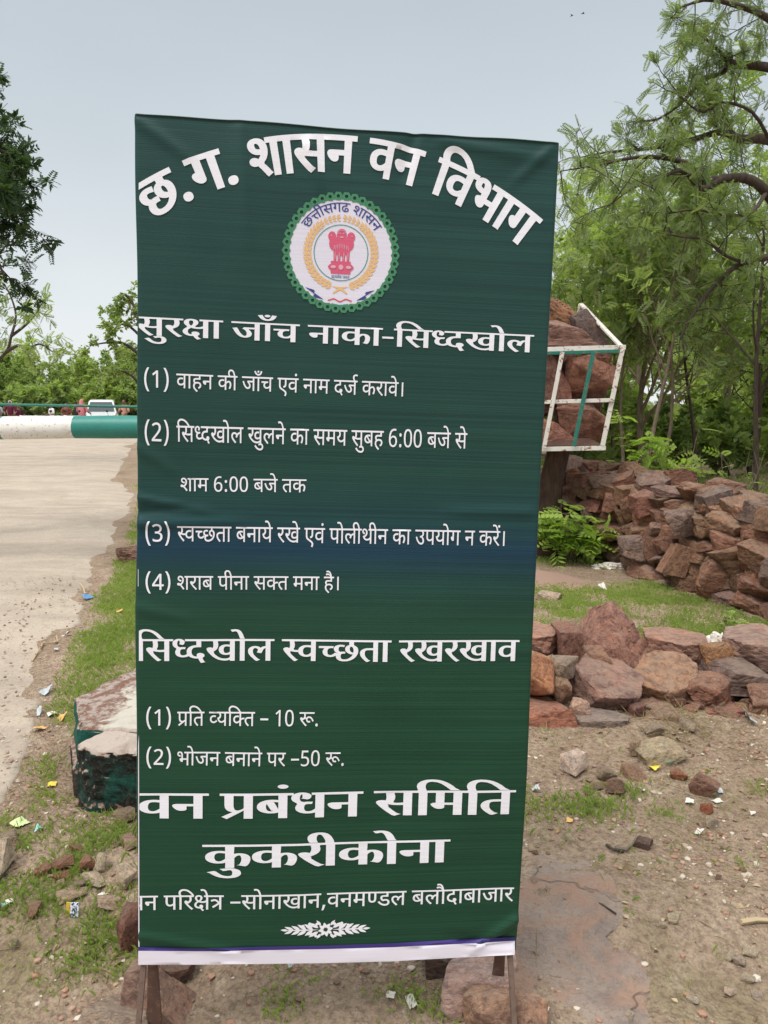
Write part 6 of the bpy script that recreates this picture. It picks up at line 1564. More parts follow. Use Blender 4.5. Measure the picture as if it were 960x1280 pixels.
# ------------------------------------------------------------------ grass, leaf litter and gravel
rs = np.random.RandomState(11)
def dens(x, y):
    d = x - road_edge(y)
    px = 480 + x / y * FOC
    n1 = fbm(x, y, 1.6, 8); n2 = fbm(x, y, 5.5, 9)
    a = np.where((d > 0.05) & (y > 3.5) & (y < 15), 1.0, 0) * np.clip((2.6 - d) / 0.9, 0, 1) * np.clip((15 - y) / 3, 0, 1) * np.clip((n1 - 0.26) * 5, 0.2, 1) * np.clip(d / 0.25, 0, 1)
    b = np.where((d > 0.0) & (x < -0.25) & (y > 1.9) & (y < 3.5), 1.0, 0) * np.clip((n2 - 0.47) * 4, 0.0, 1) * 0.5
    wl = np.interp(x, WP[:, 0], WP[:, 1], left=9.5)
    c_ = np.where((x > -0.4) & (y > 4.15) & (y < wl), 1.0, 0) * np.clip((x + 0.4) / 0.8, 0, 1) * np.clip((9.4 - y) / 1.5, 0, 1) * np.clip((n1 - 0.33) * 6, 0.06, 1) * np.clip((n2 - 0.25) * 4, 0.2, 1)
    bare = ((x - X_at(700, 6.9)) / 0.75) ** 2 + ((y - 6.75) / 0.55) ** 2
    c_ = c_ * np.clip(bare - 0.5, 0.0, 1)
    e_ = np.where((x > -0.6) & (y > 1.75) & (y < 4.0), 1.0, 0) * np.clip((n2 - 0.56) * 6, 0, 1) * 0.30
    f_ = np.where((y > wl + 0.9) & (x > 1.0), 0.30, 0) * np.clip((n1 - 0.35) * 4, 0.1, 1)
    return np.maximum.reduce([a, b, c_, e_, f_])
def blades(n_, x0, x1, y0, y1, hmin, hmax, wid, clump=1.0):
    x = rs.uniform(x0, x1, n_); y = y0 + (y1 - y0) * rs.uniform(0, 1, n_)
    k = rs.uniform(0, 1, n_) < dens(x, y); x, y = x[k], y[k]
    return x, y, hmin + (hmax - hmin) * rs.uniform(0, 1, len(x)) ** 1.6, np.full(len(x), wid)
parts = [blades(300000, -3.6, 0.4, 3.3, 9.0, 0.012, 0.05, 0.0019), blades(60000, -6, -0.5, 9, 15, 0.02, 0.07, 0.004), blades(80000, -1.4, -0.2, 1.75, 3.6, 0.010, 0.042, 0.0010), blades(260000, -0.4, 3.8, 4.1, 7.0, 0.010, 0.045, 0.0020),
         blades(75000, -0.4, 3.2, 6.5, 9.4, 0.012, 0.06, 0.0032), blades(40000, -0.6, 2.2, 1.75, 4.1, 0.010, 0.040, 0.0010), blades(70000, 1.0, 9.5, 8.0, 17, 0.04, 0.13, 0.007)]
x, y, h, w = [np.concatenate([p[i] for p in parts]) for i in range(4)]
# tight tufts
for (px, py, n_, sp_, hh) in ((742, 1000, 60, 0.06, 0.09), (690, 1008, 90, 0.10, 0.07), (795, 990, 30, 0.03, 0.08), (830, 1012, 40, 0.05, 0.06), (730, 1012, 40, 0.05, 0.07), (60, 955, 50, 0.06, 0.07), (100, 1085, 40, 0.02, 0.07), (35, 1130, 60, 0.06, 0.06), (85, 1190, 40, 0.05, 0.05),
                             (130, 1160, 40, 0.05, 0.07), (110, 1140, 30, 0.05, 0.07), (60, 1180, 40, 0.08, 0.05), (520, 1215, 40, 0.05, 0.07), (555, 1230, 30, 0.04, 0.06), (90, 1040, 80, 0.1, 0.07), (150, 1055, 70, 0.06, 0.09), (20, 1060, 60, 0.06, 0.08), (660, 1010, 50, 0.06, 0.06), (950, 985, 40, 0.05, 0.05), (640, 1248, 30, 0.05, 0.05)):
    p = ground_at(px, py); n_ = int(n_ * 2.2); hh *= 0.62; k = n_
    x = np.r_[x, rs.normal(p.x, sp_, k)]; y = np.r_[y, rs.normal(p.y, sp_ * 0.7, k)]; h = np.r_[h, rs.uniform(0.4, 1.1, k) * hh]; w = np.r_[w, np.full(k, 0.0011)]
z = ground_h(x, y) - 0.004
n_ = len(x); a = rs.uniform(0, 2 * pi, n_); ln = rs.uniform(0.15, 0.9, n_)
dx, dy = np.cos(a), np.sin(a); sx_, sy_ = -dy, dx
B = np.stack([x, y, z], -1); S_ = np.stack([sx_ * w, sy_ * w, np.zeros(n_)], -1)
M_ = B + np.stack([dx * h * ln * 0.35, dy * h * ln * 0.35, h * 0.6], -1); T = B + np.stack([dx * h * ln, dy * h * ln, h * (1.05 - 0.4 * ln)], -1)
V = np.stack([B - S_ * 0.6, B + S_ * 0.6, M_ + S_, T, M_ - S_], 1).reshape(-1, 3)
F = np.arange(n_ * 5).reshape(n_, 5)
tn = np.clip(fbm(x, y, 2.0, 14) * 0.8 + rs.normal(0.1, 0.18, n_), 0, 1)
gr = link('grass', mesh_np('grass', V, F, False, {'tone': np.repeat(tn, 5)}), GRASS)
tag(gr, 'short patchy green grass on the earth beside the road and the walls', 'grass', None, 'stuff')
# dry stalks and straw lying about
n_ = 900
x = np.r_[rs.uniform(-1.5, -0.4, 250), rs.uniform(-0.5, 2.2, 420), rs.normal(X_at(880, 3.35), 0.16, 230)]; y = np.r_[rs.uniform(1.8, 3.4, 250), rs.uniform(1.9, 4.0, 420), rs.normal(3.38, 0.10, 230)]
z = ground_h(x, y) + rs.uniform(0.001, 0.02, n_); a = rs.uniform(0, pi, n_); l = rs.uniform(0.02, 0.10, n_); ti = rs.normal(0, 0.25, n_); ti[-230:] = rs.uniform(-0.2, 0.8, 230)
d = np.stack([np.cos(a) * np.cos(ti), np.sin(a) * np.cos(ti), np.sin(ti)], -1) * l[:, None]; s_ = np.stack([-np.sin(a), np.cos(a), np.zeros(n_)], -1) * 0.0013
B = np.stack([x, y, z], -1)
V = np.stack([B - s_, B + s_, B + d * 0.6 + s_ + [0, 0, 0.003], B + d, B + d * 0.6 - s_ + [0, 0, 0.003]], 1).reshape(-1, 3)
o = link('dry_stalks', mesh_np('dry_stalks', V, np.arange(n_ * 5).reshape(n_, 5), False, {'tone': np.repeat(rs.uniform(0, 1, n_), 5)}), DRYGRASS)
tag(o, 'dry stalks and bits of straw strewn over the bare earth', 'straw', None, 'stuff')
# gravel: many tiny stones nobody could count
ico = bmesh.new(); bmesh.ops.create_icosphere(ico, subdivisions=1, radius=1.0)
iv = np.array([tuple(v.co) for v in ico.verts]); fi = np.array([[v.index for v in f.verts] for f in ico.faces]); ico.free()
n_ = 0
x = np.r_[rs.uniform(-3.4, -1.0, 1800), rs.uniform(-1.6, 2.6, 11000), rs.uniform(-3.2, 0.2, 1500), rs.normal(X_at(800, 2.6), 0.18, 300), rs.normal(X_at(110, 2.35), 0.14, 500), rs.uniform(0.4, 3, 1200)]
y = np.r_[rs.uniform(3.0, 6.5, 1800), 1.6 + 2.4 * rs.uniform(0, 1, 11000), rs.uniform(2.5, 6.5, 1500), rs.normal(2.45, 0.12, 300), rs.normal(2.4, 0.12, 500), rs.uniform(4, 6.5, 1200)]
k = (y > 1.45) & ((rs.uniform(0, 1, len(x)) < np.clip((fbm(x, y, 2.6, 21) - 0.36) * 6, 0.06, 1)) | (x < road_edge(y))); x, y = x[k], y[k]; n_ = len(x)
r = 0.0025 + 0.0085 * rs.uniform(0, 1, n_) ** 3.2
on = (x < road_edge(y)); zz = np.where(on, 0.022, ground_h(x, y)) + r * 0.25
jit = 1 + rs.normal(0, 0.18, (n_, len(iv), 1)); sq = np.stack([rs.uniform(0.8, 1.4, n_), rs.uniform(0.8, 1.3, n_), rs.uniform(0.5, 0.85, n_)], -1)
V = (iv[None] * jit * sq[:, None, :] * r[:, None, None] + np.stack([x, y, zz], -1)[:, None, :]).reshape(-1, 3)
F = (fi[None] + (np.arange(n_) * len(iv))[:, None, None]).reshape(-1, 3)
m = NT('gravel', 0.9, 0.2); at_ = m.n('ShaderNodeAttribute', attribute_name='tone')
m.color(m.ramp(at_.outputs['Fac'], [(0.0, (0.18, 0.12, 0.09)), (0.35, (0.30, 0.21, 0.155)), (0.6, (0.36, 0.19, 0.13)), (0.8, (0.42, 0.34, 0.26)), (1.0, (0.58, 0.52, 0.44))]))
o = link('gravel', mesh_np('gravel', V, F, False, {'tone': np.repeat(np.where(on, np.where(rs.uniform(0, 1, n_) < 0.5, rs.uniform(0.74, 0.88, n_), rs.uniform(0.28, 0.42, n_)), rs.uniform(0, 1, n_)), len(iv))}), m.m)
tag(o, 'fine gravel and grit scattered over the bare earth', 'gravel', None, 'stuff')

# dry leaves blown about
n_ = 1500
x = np.r_[rs.uniform(-1.6, -0.4, 350), rs.uniform(-0.5, 2.4, 650), rs.uniform(0.6, 3.2, 300), rs.normal(X_at(890, 3.4), 0.22, 200)]
y = np.r_[rs.uniform(1.7, 3.6, 350), rs.uniform(1.75, 4.0, 650), rs.uniform(4.1, 7.0, 300), rs.normal(3.36, 0.14, 200)]
k = (x > road_edge(y) + 0.05) & ((fbm(x, y, 2.2, 31) > 0.42)); x, y = x[k], y[k]; n_ = len(x)
z = ground_h(x, y) + 0.003; a = rs.uniform(0, 2 * pi, n_); l = rs.uniform(0.008, 0.032, n_); tl_ = rs.normal(0, 0.35, n_)
d = np.stack([np.cos(a), np.sin(a), tl_ * 0.5], -1) * l[:, None]; s_ = np.stack([-np.sin(a), np.cos(a), rs.normal(0, 0.3, n_)], -1) * (l * rs.uniform(0.18, 0.4, n_))[:, None]
B = np.stack([x, y, z], -1); up_ = np.array([0, 0, 1.0]) * (l * rs.uniform(0.05, 0.35, n_))[:, None]
V = np.stack([B, B + d * 0.45 - s_ + up_, B + d, B + d * 0.45 + s_ + up_ * 0.4], 1).reshape(-1, 3)
m = NT('dead_leaf', 0.8, 0.2); at_ = m.n('ShaderNodeAttribute', attribute_name='tone')
m.color(m.ramp(at_.outputs['Fac'], [(0.0, (0.09, 0.05, 0.03)), (0.4, (0.20, 0.12, 0.07)), (0.75, (0.33, 0.22, 0.12)), (1.0, (0.45, 0.36, 0.22))]))
o = link('dead_leaves', mesh_np('dead_leaves', V, np.arange(n_ * 4).reshape(n_, 4), False, {'tone': np.repeat(rs.uniform(0, 1, n_), 4)}), m.m)
tag(o, 'small dry brown leaves scattered over the earth', 'leaf litter', None, 'stuff')
# ------------------------------------------------------------------ far side of the road: people and vehicles
def plain(name, c, rough=0.5, spec=0.4, metal=0.0, coat=0.0):
    m = NT(name, rough, spec); v = m.obj(); n_ = m.noise(v, 6, 4)
    m.color(m.mix(n_, tuple(x * 0.88 for x in c), tuple(min(1, x * 1.1) for x in c))); m.b.inputs['Metallic'].default_value = metal; m.b.inputs['Coat Weight'].default_value = coat
    return m.m
SKIN = plain('skin', (0.20, 0.105, 0.065), 0.55); HAIR = plain('black_hair', (0.012, 0.010, 0.010), 0.5)
BLACK = plain('black_plastic', (0.02, 0.02, 0.021), 0.45); TYRE = plain('tyre_rubber', (0.022, 0.022, 0.022), 0.8); STEELM = plain('steel', (0.5, 0.5, 0.5), 0.3, 0.5, 0.9)
GLASS = plain('dark_glass', (0.03, 0.045, 0.05), 0.08, 0.6); VANW = plain('white_car_paint', (0.72, 0.74, 0.74), 0.3, 0.5, 0, 0.6); LAMPG = plain('lamp_glass', (0.75, 0.78, 0.8), 0.1, 0.6)
def skin_mesh(name, verts, edges, radii, root=0, sub=1):
    me = bpy.data.meshes.new(name); me.from_pydata([tuple(v) for v in verts], edges, [])
    o = bpy.data.objects.new(name, me); COL.objects.link(o)
    md = o.modifiers.new('s', 'SKIN'); md.use_smooth_shade = True
    for i, sv in enumerate(me.skin_vertices[0].data):
        r = radii[i]; sv.radius = r if hasattr(r, '__len__') else (r, r); sv.use_root = (i == root)
    m2 = o.modifiers.new('u', 'SUBSURF'); m2.levels = sub; m2.render_levels = sub
    dg = bpy.context.evaluated_depsgraph_get(); ev = o.evaluated_get(dg)
    r = bpy.data.meshes.new_from_object(ev, depsgraph=dg)
    bpy.data.objects.remove(o); bpy.data.meshes.remove(me)
    r.polygons.foreach_set('use_smooth', np.ones(len(r.polygons), bool))
    return r
def person(x, y, face, label, top, lower, scarf=None, h=1.65, arm=0.15, seat=0.0, group=None):
    k = h / 1.72
    t = empty('person', (x, y, gz(x, y)), face); t.scale = (k, k, k); tag(t, label, 'person', group)
    hz = 0.92 - seat
    V = [(0, 0, hz), (0, 0, hz + 0.18), (0, 0, hz + 0.36), (0, 0.01, hz + 0.50), (0, 0, hz + 0.58), (0, -0.01, hz + 0.66), (0, -0.015, hz + 0.75), (0, 0, hz + 0.80)]
    R_ = [(0.15, 0.11), (0.135, 0.10), (0.16, 0.105), (0.12, 0.08), 0.052, (0.075, 0.088), (0.078, 0.092), 0.045]
    E_ = [(i, i + 1) for i in range(7)]
    for s_ in (-1, 1):
        b = len(V)
        V += [(s_ * 0.19, 0, hz + 0.48), (s_ * (0.23 + arm * 0.3), -0.02, hz + 0.22), (s_ * (0.22 + arm * 0.2), -0.12 - arm, hz + 0.02 + arm), (s_ * 0.21, -0.18 - arm, hz - 0.04 + arm * 1.1), (s_ * 0.205, -0.22 - arm, hz - 0.10 + arm)]
        R_ += [0.058, 0.042, 0.032, (0.038, 0.02), (0.02, 0.012)]
        E_ += [(3, b), (b, b + 1), (b + 1, b + 2), (b + 2, b + 3), (b + 3, b + 4)]
        b = len(V)
        if seat: V += [(s_ * 0.10, -0.05, hz - 0.04), (s_ * 0.16, -0.42, hz - 0.08), (s_ * 0.15, -0.36, 0.10), (s_ * 0.15, -0.40, 0.04), (s_ * 0.15, -0.55, 0.03)]
        else: V += [(s_ * 0.095, 0, hz - 0.08), (s_ * 0.10, -0.02, 0.48), (s_ * 0.105, 0.02, 0.09), (s_ * 0.105, -0.02, 0.035), (s_ * 0.115, -0.16, 0.03)]
        R_ += [0.088, 0.060, 0.040, 0.036, (0.04, 0.022)]
        E_ += [(0, b), (b, b + 1), (b + 1, b + 2), (b + 2, b + 3), (b + 3, b + 4)]
    body = skin_mesh('body', V, E_, R_)
    link('body', body, SKIN, t)
    mb = MB()                                                    # nose, eyes and mouth sit on the face
    zf = hz + 0.70
    mb.tube([(0, -0.095, zf + 0.03), (0, -0.122, zf - 0.005)], [0.008, 0.016], 6)
    for s_ in (-1, 1): mb.tube([(s_ * 0.08, 0.0, zf + 0.02), (s_ * 0.092, 0.005, zf - 0.03)], [0.018, 0.014], 6)
    link('face_detail', mb.mesh('face_detail', True), SKIN, t)
    mb = MB()
    for s_ in (-1, 1): mb.tube([(s_ * 0.032, -0.088, zf + 0.022), (s_ * 0.032, -0.100, zf + 0.022)], [0.013, 0.008], 6)
    mb.tube([(-0.025, -0.100, zf - 0.045), (0.025, -0.100, zf - 0.045)], [0.006, 0.006], 5)
    link('eyes_and_mouth', mb.mesh('eyes_and_mouth', True), BLACK, t)
    # clothes: a shell over trunk and upper arms, and the skirt or trousers
    V2 = [V[0], V[1], V[2], V[3]]; R2 = [(0.175, 0.135), (0.155, 0.12), (0.18, 0.125), (0.135, 0.095)]; E2 = [(0, 1), (1, 2), (2, 3)]
    for s_ in (-1, 1):
        b = len(V2); V2 += [(s_ * 0.19, 0, hz + 0.48), (s_ * (0.23 + arm * 0.3), -0.02, hz + 0.22)]; R2 += [0.072, 0.058]; E2 += [(3, b), (b, b + 1)]
    link('shirt', skin_mesh('shirt', V2, E2, R2), top, t)
    if lower is not None:
        V3 = [V[0]]; R3 = [(0.178, 0.138)]; E3 = []
        for s_ in (-1, 1):
            b = len(V3)
            V3 += ([(s_ * 0.10, -0.05, hz - 0.04), (s_ * 0.16, -0.42, hz - 0.08), (s_ * 0.15, -0.36, 0.14)] if seat else [(s_ * 0.10, 0, hz - 0.08), (s_ * 0.105, -0.02, 0.48), (s_ * 0.105, 0.015, 0.10)])
            R3 += [0.105, 0.08, 0.066]; E3 += [(0, b), (b, b + 1), (b + 1, b + 2)]
        link('trousers', skin_mesh('trousers', V3, E3, R3), lower, t)
    if scarf is not None:
        V4 = [(0, 0.02, hz + 0.82), (0, 0.02, hz + 0.72), (0, 0.05, hz + 0.60), (0, 0.06, hz + 0.42), (0, 0.07, hz + 0.15), (0, 0.06, hz - 0.1)]
        link('headscarf', skin_mesh('headscarf', V4, [(i, i + 1) for i in range(5)], [(0.07, 0.08), (0.105, 0.10), (0.10, 0.09), (0.20, 0.10), (0.19, 0.10), (0.17, 0.08)]), scarf, t)
    else:
        link('hair', skin_mesh('hair', [(0, 0.02, hz + 0.835), (0, 0.025, hz + 0.76), (0, 0.045, hz + 0.69)], [(0, 1), (1, 2)], [(0.05, 0.06), (0.086, 0.092), (0.07, 0.06)]), HAIR, t)
    return t
def cloth_m(n, c): return plain(n, c, 0.85, 0.1)
PINK = cloth_m('pink_cloth', (0.62, 0.22, 0.24)); MAROON = cloth_m('maroon_cloth', (0.13, 0.02, 0.045)); WHITEC = cloth_m('white_cloth', (0.72, 0.70, 0.70)); NAVY = cloth_m('navy_cloth', (0.03, 0.04, 0.08)); GREYC = cloth_m('grey_cloth', (0.28, 0.30, 0.33)); PEACH = cloth_m('peach_cloth', (0.58, 0.32, 0.24)); RUSTC = cloth_m('rust_cloth', (0.26, 0.08, 0.06)); DARKC = cloth_m('dark_cloth', (0.035, 0.035, 0.045)); KHAKI = cloth_m('khaki_cloth', (0.34, 0.25, 0.17))
PY = 39.5
person(X_at(17, PY), PY, 0.3, 'person in maroon clothes with a white scarf over the head', MAROON, MAROON, WHITEC, 1.72)
person(X_at(3, PY + 1), PY + 1, -0.4, 'person in a grey shirt standing at the left edge of the frame', GREYC, DARKC, None, 1.62)
person(X_at(27, PY + 0.5), PY + 0.5, 0.9, 'person in a maroon top beside the white scarfed one', MAROON, DARKC, None, 1.5)
person(X_at(106, PY - 3), PY - 3, 2.9, 'person wrapped in a pink shawl standing before the white car', PINK, PINK, PINK, 1.76)
person(X_at(99.5, PY - 1), PY - 1, 2.4, 'person in dark clothes left of the pink shawled one', DARKC, DARKC, None, 1.66)
person(X_at(158, PY), PY, -0.2, 'person in peach coloured clothes nearest the banner', PEACH, KHAKI, None, 1.74)
person(X_at(86, PY + 1.5), PY + 1.5, 0.5, 'person in a rust coloured shirt among the motorbikes', RUSTC, DARKC, None, 1.58)
person(X_at(68, PY + 0.6), PY + 0.6, -0.7, 'person in a white shirt seated among the motorbikes', WHITEC, NAVY, None, 1.55)
def wheel(parent, p, r, w, axis_x=True):
    mb = MB(); n_ = 20; V = []; F = []
    prof = [(r * 0.62, -w / 2), (r * 0.92, -w / 2), (r, -w / 4), (r, w / 4), (r * 0.92, w / 2), (r * 0.62, w / 2)]
    for i in range(n_):
        a = 2 * pi * i / n_
        for (rr, xx) in prof: V.append((xx, rr * cos(a), rr * sin(a)))
    m_ = len(prof)
    for i in range(n_):
        for j in range(m_): F.append((i * m_ + j, i * m_ + (j + 1) % m_, ((i + 1) % n_) * m_ + (j + 1) % m_, ((i + 1) % n_) * m_ + j))
    mb.add(V, F)
    t = link('wheel', mb.mesh('wheel', True, 50), TYRE, parent, p)
    q = MB(); q.tube([(-w * 0.3, 0, 0), (w * 0.3, 0, 0)], r * 0.2, 12)
    for i in range(6):
        a = 2 * pi * i / 6; q.bar((0, 0, 0), (0, r * 0.66 * cos(a), r * 0.66 * sin(a)), 0.03, 0.03, (1, 0, 0))
    link('rim', q.mesh('rim'), STEELM, t)
# white hatchback, three-quarter front
def hatchback(x, y, rz, label):
    t = empty('car', (x, y, gz(x, y)), rz); tag(t, label, 'car')
    def loft(secs):
        n_ = len(secs[0]); V = [p for s_ in secs for p in s_]; F = []
        for i in range(len(secs) - 1):
            for j in range(n_): F.append((i * n_ + j, i * n_ + (j + 1) % n_, (i + 1) * n_ + (j + 1) % n_, (i + 1) * n_ + j))
        F.append(tuple(range(n_))[::-1]); F.append(tuple((len(secs) - 1) * n_ + j for j in range(n_)))
        return V, F
    def sec(y_, w, z0, z1): return [(-w, y_, z0 + 0.08), (-w + 0.08, y_, z0), (w - 0.08, y_, z0), (w, y_, z0 + 0.08), (w, y_, z1 - 0.12), (w - 0.10, y_, z1), (-w + 0.10, y_, z1), (-w, y_, z1 - 0.12)]
    mb = MB(); mb.add(*loft([sec(-1.85, 0.66, 0.30, 0.72), sec(-1.72, 0.78, 0.22, 0.90), sec(-0.95, 0.83, 0.20, 1.02), (sec(0.3, 0.84, 0.20, 1.05)), sec(1.4, 0.82, 0.22, 1.05), sec(1.75, 0.74, 0.30, 0.98)]))
    def csec(y_, w0, w1, z0, z1): return [(-w0, y_, z0), (w0, y_, z0), (w1, y_, z1 - 0.06), (w1 - 0.10, y_, z1), (-w1 + 0.10, y_, z1), (-w1, y_, z1 - 0.06)]
    mb.add(*loft([csec(-1.0, 0.78, 0.74, 0.98, 1.04), csec(-0.35, 0.78, 0.62, 0.98, 1.56), csec(0.4, 0.79, 0.63, 0.98, 1.62), csec(1.25, 0.78, 0.62, 0.98, 1.56), csec(1.62, 0.74, 0.66, 0.95, 1.10)]))
    link('body', mb.mesh('body', True, 35), VANW, t)
    q = MB(); q.add([(-0.66, -0.995, 1.06), (0.66, -0.995, 1.06), (0.54, -0.43, 1.49), (-0.54, -0.43, 1.49)], [(0, 1, 2, 3)]); q.v = [(a, b - 0.02, c_ + 0.015) for a, b, c_ in q.v]
    q.add([(v_[0], v_[1] + 0.03, v_[2] - 0.03) for v_ in q.v], [(3, 2, 1, 0)])
    link('windscreen', q.mesh('windscreen'), GLASS, t)
    for s_ in (-1, 1):
        q = MB()
        for y0, y1 in ((-0.62, 0.10), (0.18, 0.95)):
            P_ = [(s_ * 0.79, y0, 1.08), (s_ * 0.79, y1, 1.08), (s_ * 0.665, y1, 1.48), (s_ * 0.665, max(y0, -0.32), 1.48)]
            q.add(P_ + [(s_ * (abs(a) - 0.03), b, c_) for a, b, c_ in P_], [(0, 1, 2, 3), (7, 6, 5, 4)])
        link('side_window', q.mesh('side_window'), GLASS, t)
        q = MB(); q.tube([(s_ * 0.56, -1.80, 0.74), (s_ * 0.60, -1.70, 0.76)], [0.11, 0.12], 12)
        link('headlight', q.mesh('headlight', True), LAMPG, t)
        q = MB(); q.bar((s_ * 0.84, -0.60, 1.08), (s_ * 0.98, -0.58, 1.10), 0.10, 0.14); link('mirror', q.mesh('mirror', bevel=0.02), BLACK, t)
        for y_ in (-1.2, 1.15): wheel(t, (s_ * 0.74, y_, 0.29), 0.29, 0.18)
    q = MB(); q.bar((-0.42, -1.865, 0.50), (0.42, -1.865, 0.50), 0.16, 0.04, (0, 0, 1)); link('grille', q.mesh('grille', bevel=0.01), BLACK, t)
    q = MB(); q.bar((-0.66, -1.845, 0.34), (0.66, -1.845, 0.34), 0.10, 0.06, (0, 0, 1)); link('bumper', q.mesh('bumper', bevel=0.015), BLACK, t)
    return t
c_ = hatchback(X_at(126, 41), 41.5, 0.32, 'white hatchback car parked beyond the barrier boom'); c_.scale = (1.0, 1.0, 1.10)
def motorbike(x, y, rz, label, tank, group='motorbikes parked beyond the boom'):
    t = empty('motorbike', (x, y, gz(x, y)), rz); tag(t, label, 'motorbike', group)
    wheel(t, (0, -0.62, 0.30), 0.30, 0.09); wheel(t, (0, 0.62, 0.30), 0.30, 0.11)
    q = MB(); q.tube([(0, -0.36, 0.86), (0, -0.15, 0.90), (0, 0.10, 0.80)], [0.09, 0.14, 0.09], 12); link('fuel_tank', q.mesh('fuel_tank', True, 60), tank, t)
    q = MB(); q.tube([(0, 0.05, 0.78), (0, 0.35, 0.80), (0, 0.72, 0.86)], [0.09, 0.12, 0.08], 10); link('seat', q.mesh('seat', True, 60), BLACK, t)
    q = MB(); q.bar((0, -0.15, 0.42), (0, 0.2, 0.42), 0.24, 0.30); q.tube([(0, -0.40, 0.82), (0, 0, 0.35), (0, 0.55, 0.35)], 0.03, 8); q.tube([(0, 0.1, 0.75), (0, 0.62, 0.32)], 0.02, 6); q.tube([(0.12, 0.0, 0.3), (0.14, 0.75, 0.36)], [0.03, 0.045], 8)
    link('engine_frame', q.mesh('engine_frame', True, 40), DULL_STEEL, t)
    q = MB()
    for s_ in (-1, 1): q.tube([(s_ * 0.07, -0.40, 0.92), (s_ * 0.07, -0.62, 0.32)], 0.022, 8)
    q.tube([(-0.36, -0.28, 1.02), (-0.18, -0.40, 1.00), (0.18, -0.40, 1.00), (0.36, -0.28, 1.02)], 0.017, 8)
    link('fork', q.mesh('fork', True, 40), STEELM, t)
    q = MB(); q.tube([(0, -0.44, 0.90), (0, -0.56, 0.90)], [0.06, 0.10], 12); link('headlight', q.mesh('headlight', True, 50), LAMPG, t)
    for s_ in (-1, 1):
        q = MB(); q.tube([(s_ * 0.26, -0.33, 1.01), (s_ * 0.32, -0.36, 1.20)], 0.008, 5); q.tube([(s_ * 0.32, -0.355, 1.22), (s_ * 0.32, -0.375, 1.22)], [0.055, 0.05], 10); link('mirror', q.mesh('mirror', True, 50), BLACK, t)
    return t
TANKS = [plain('black_tank', (0.02, 0.02, 0.024), 0.2, 0.5), plain('red_tank', (0.30, 0.02, 0.02), 0.2, 0.5), plain('silver_tank', (0.35, 0.37, 0.40), 0.25, 0.5), plain('blue_tank', (0.03, 0.06, 0.20), 0.2, 0.5)]
for k, (px, rz, j, lab) in enumerate(((38, 0.5, 0, 'black motorbike parked right of the maroon dressed people'), (47, 0.3, 1, 'red motorbike in the row of parked motorbikes'), (56, 0.6, 0, 'black motorbike between the red and the silver ones'),
                                      (76, 0.4, 2, 'silver motorbike in the row of parked motorbikes'), (92, 0.5, 3, 'dark blue motorbike parked next to the rust shirted person'), (147, 0.2, 1, 'red motorbike parked between the white car and the peach dressed person'))):
    motorbike(X_at(px, PY - 3.5), PY - 3.5, rz, lab, TANKS[j])

# ------------------------------------------------------------------ litter
def scrap(name, label, px, py, w, h, mat, seed, crumple=0.35, rot=0.0, cat=None, group=None, lift=0.004):
    """a creased sheet lying on the ground, w x h metres"""
    rs_ = np.random.RandomState(seed); n_ = 9
    gx, gy = np.meshgrid(np.linspace(-0.5, 0.5, n_), np.linspace(-0.5, 0.5, n_))
    z = np.zeros_like(gx)
    for k in range(5):
        a = rs_.uniform(0, 2 * pi); z += np.abs(gx * cos(a) + gy * sin(a) - rs_.uniform(-0.4, 0.4)) * rs_.uniform(-1, 1)
    z = (z - z.min()) * crumple * min(w, h)
    ex = 1 + rs_.uniform(-0.12, 0.12, gx.shape) * (np.maximum(abs(gx), abs(gy)) > 0.45)
    P_ = np.stack([gx * w * ex, gy * h * ex, z], -1).reshape(-1, 3)
    T = P_ + [0, 0, 0.0012]; ii_ = np.arange(n_ * n_).reshape(n_, n_); q = np.stack([ii_[:-1, :-1], ii_[:-1, 1:], ii_[1:, 1:], ii_[1:, :-1]], -1).reshape(-1, 4)
    loop = np.r_[ii_[0, :-1], ii_[:-1, -1], ii_[-1, :0:-1], ii_[:0:-1, 0]]; l2 = np.roll(loop, -1)
    F = np.concatenate([q + n_ * n_, q[:, ::-1], np.stack([loop, l2, l2 + n_ * n_, loop + n_ * n_], -1)])
    p = on_ground(px, py)
    o = link(name, mesh_np(name, np.concatenate([P_, T]), F, False), mat, None, (p.x, p.y, p.z + lift)); o.rotation_euler = (0, 0, rot)
    tag(o, label, cat or name.replace('_', ' '), group)
    return o
PAPER = plain('litter_white', (0.66, 0.62, 0.56), 0.75); YEL = plain('litter_yellow', (0.72, 0.55, 0.06), 0.4); ORA = plain('litter_orange', (0.66, 0.40, 0.14), 0.5); BLU = plain('litter_blue', (0.12, 0.30, 0.55), 0.35); CYAN = plain('litter_cyan', (0.30, 0.62, 0.62), 0.35); CLEAR = plain('litter_film', (0.46, 0.50, 0.52), 0.3, 0.5); LGREEN = plain('litter_pale_green', (0.55, 0.64, 0.32), 0.5)
def m_px(px_w, py): return px_w / FOC * ground_at(100, py).y
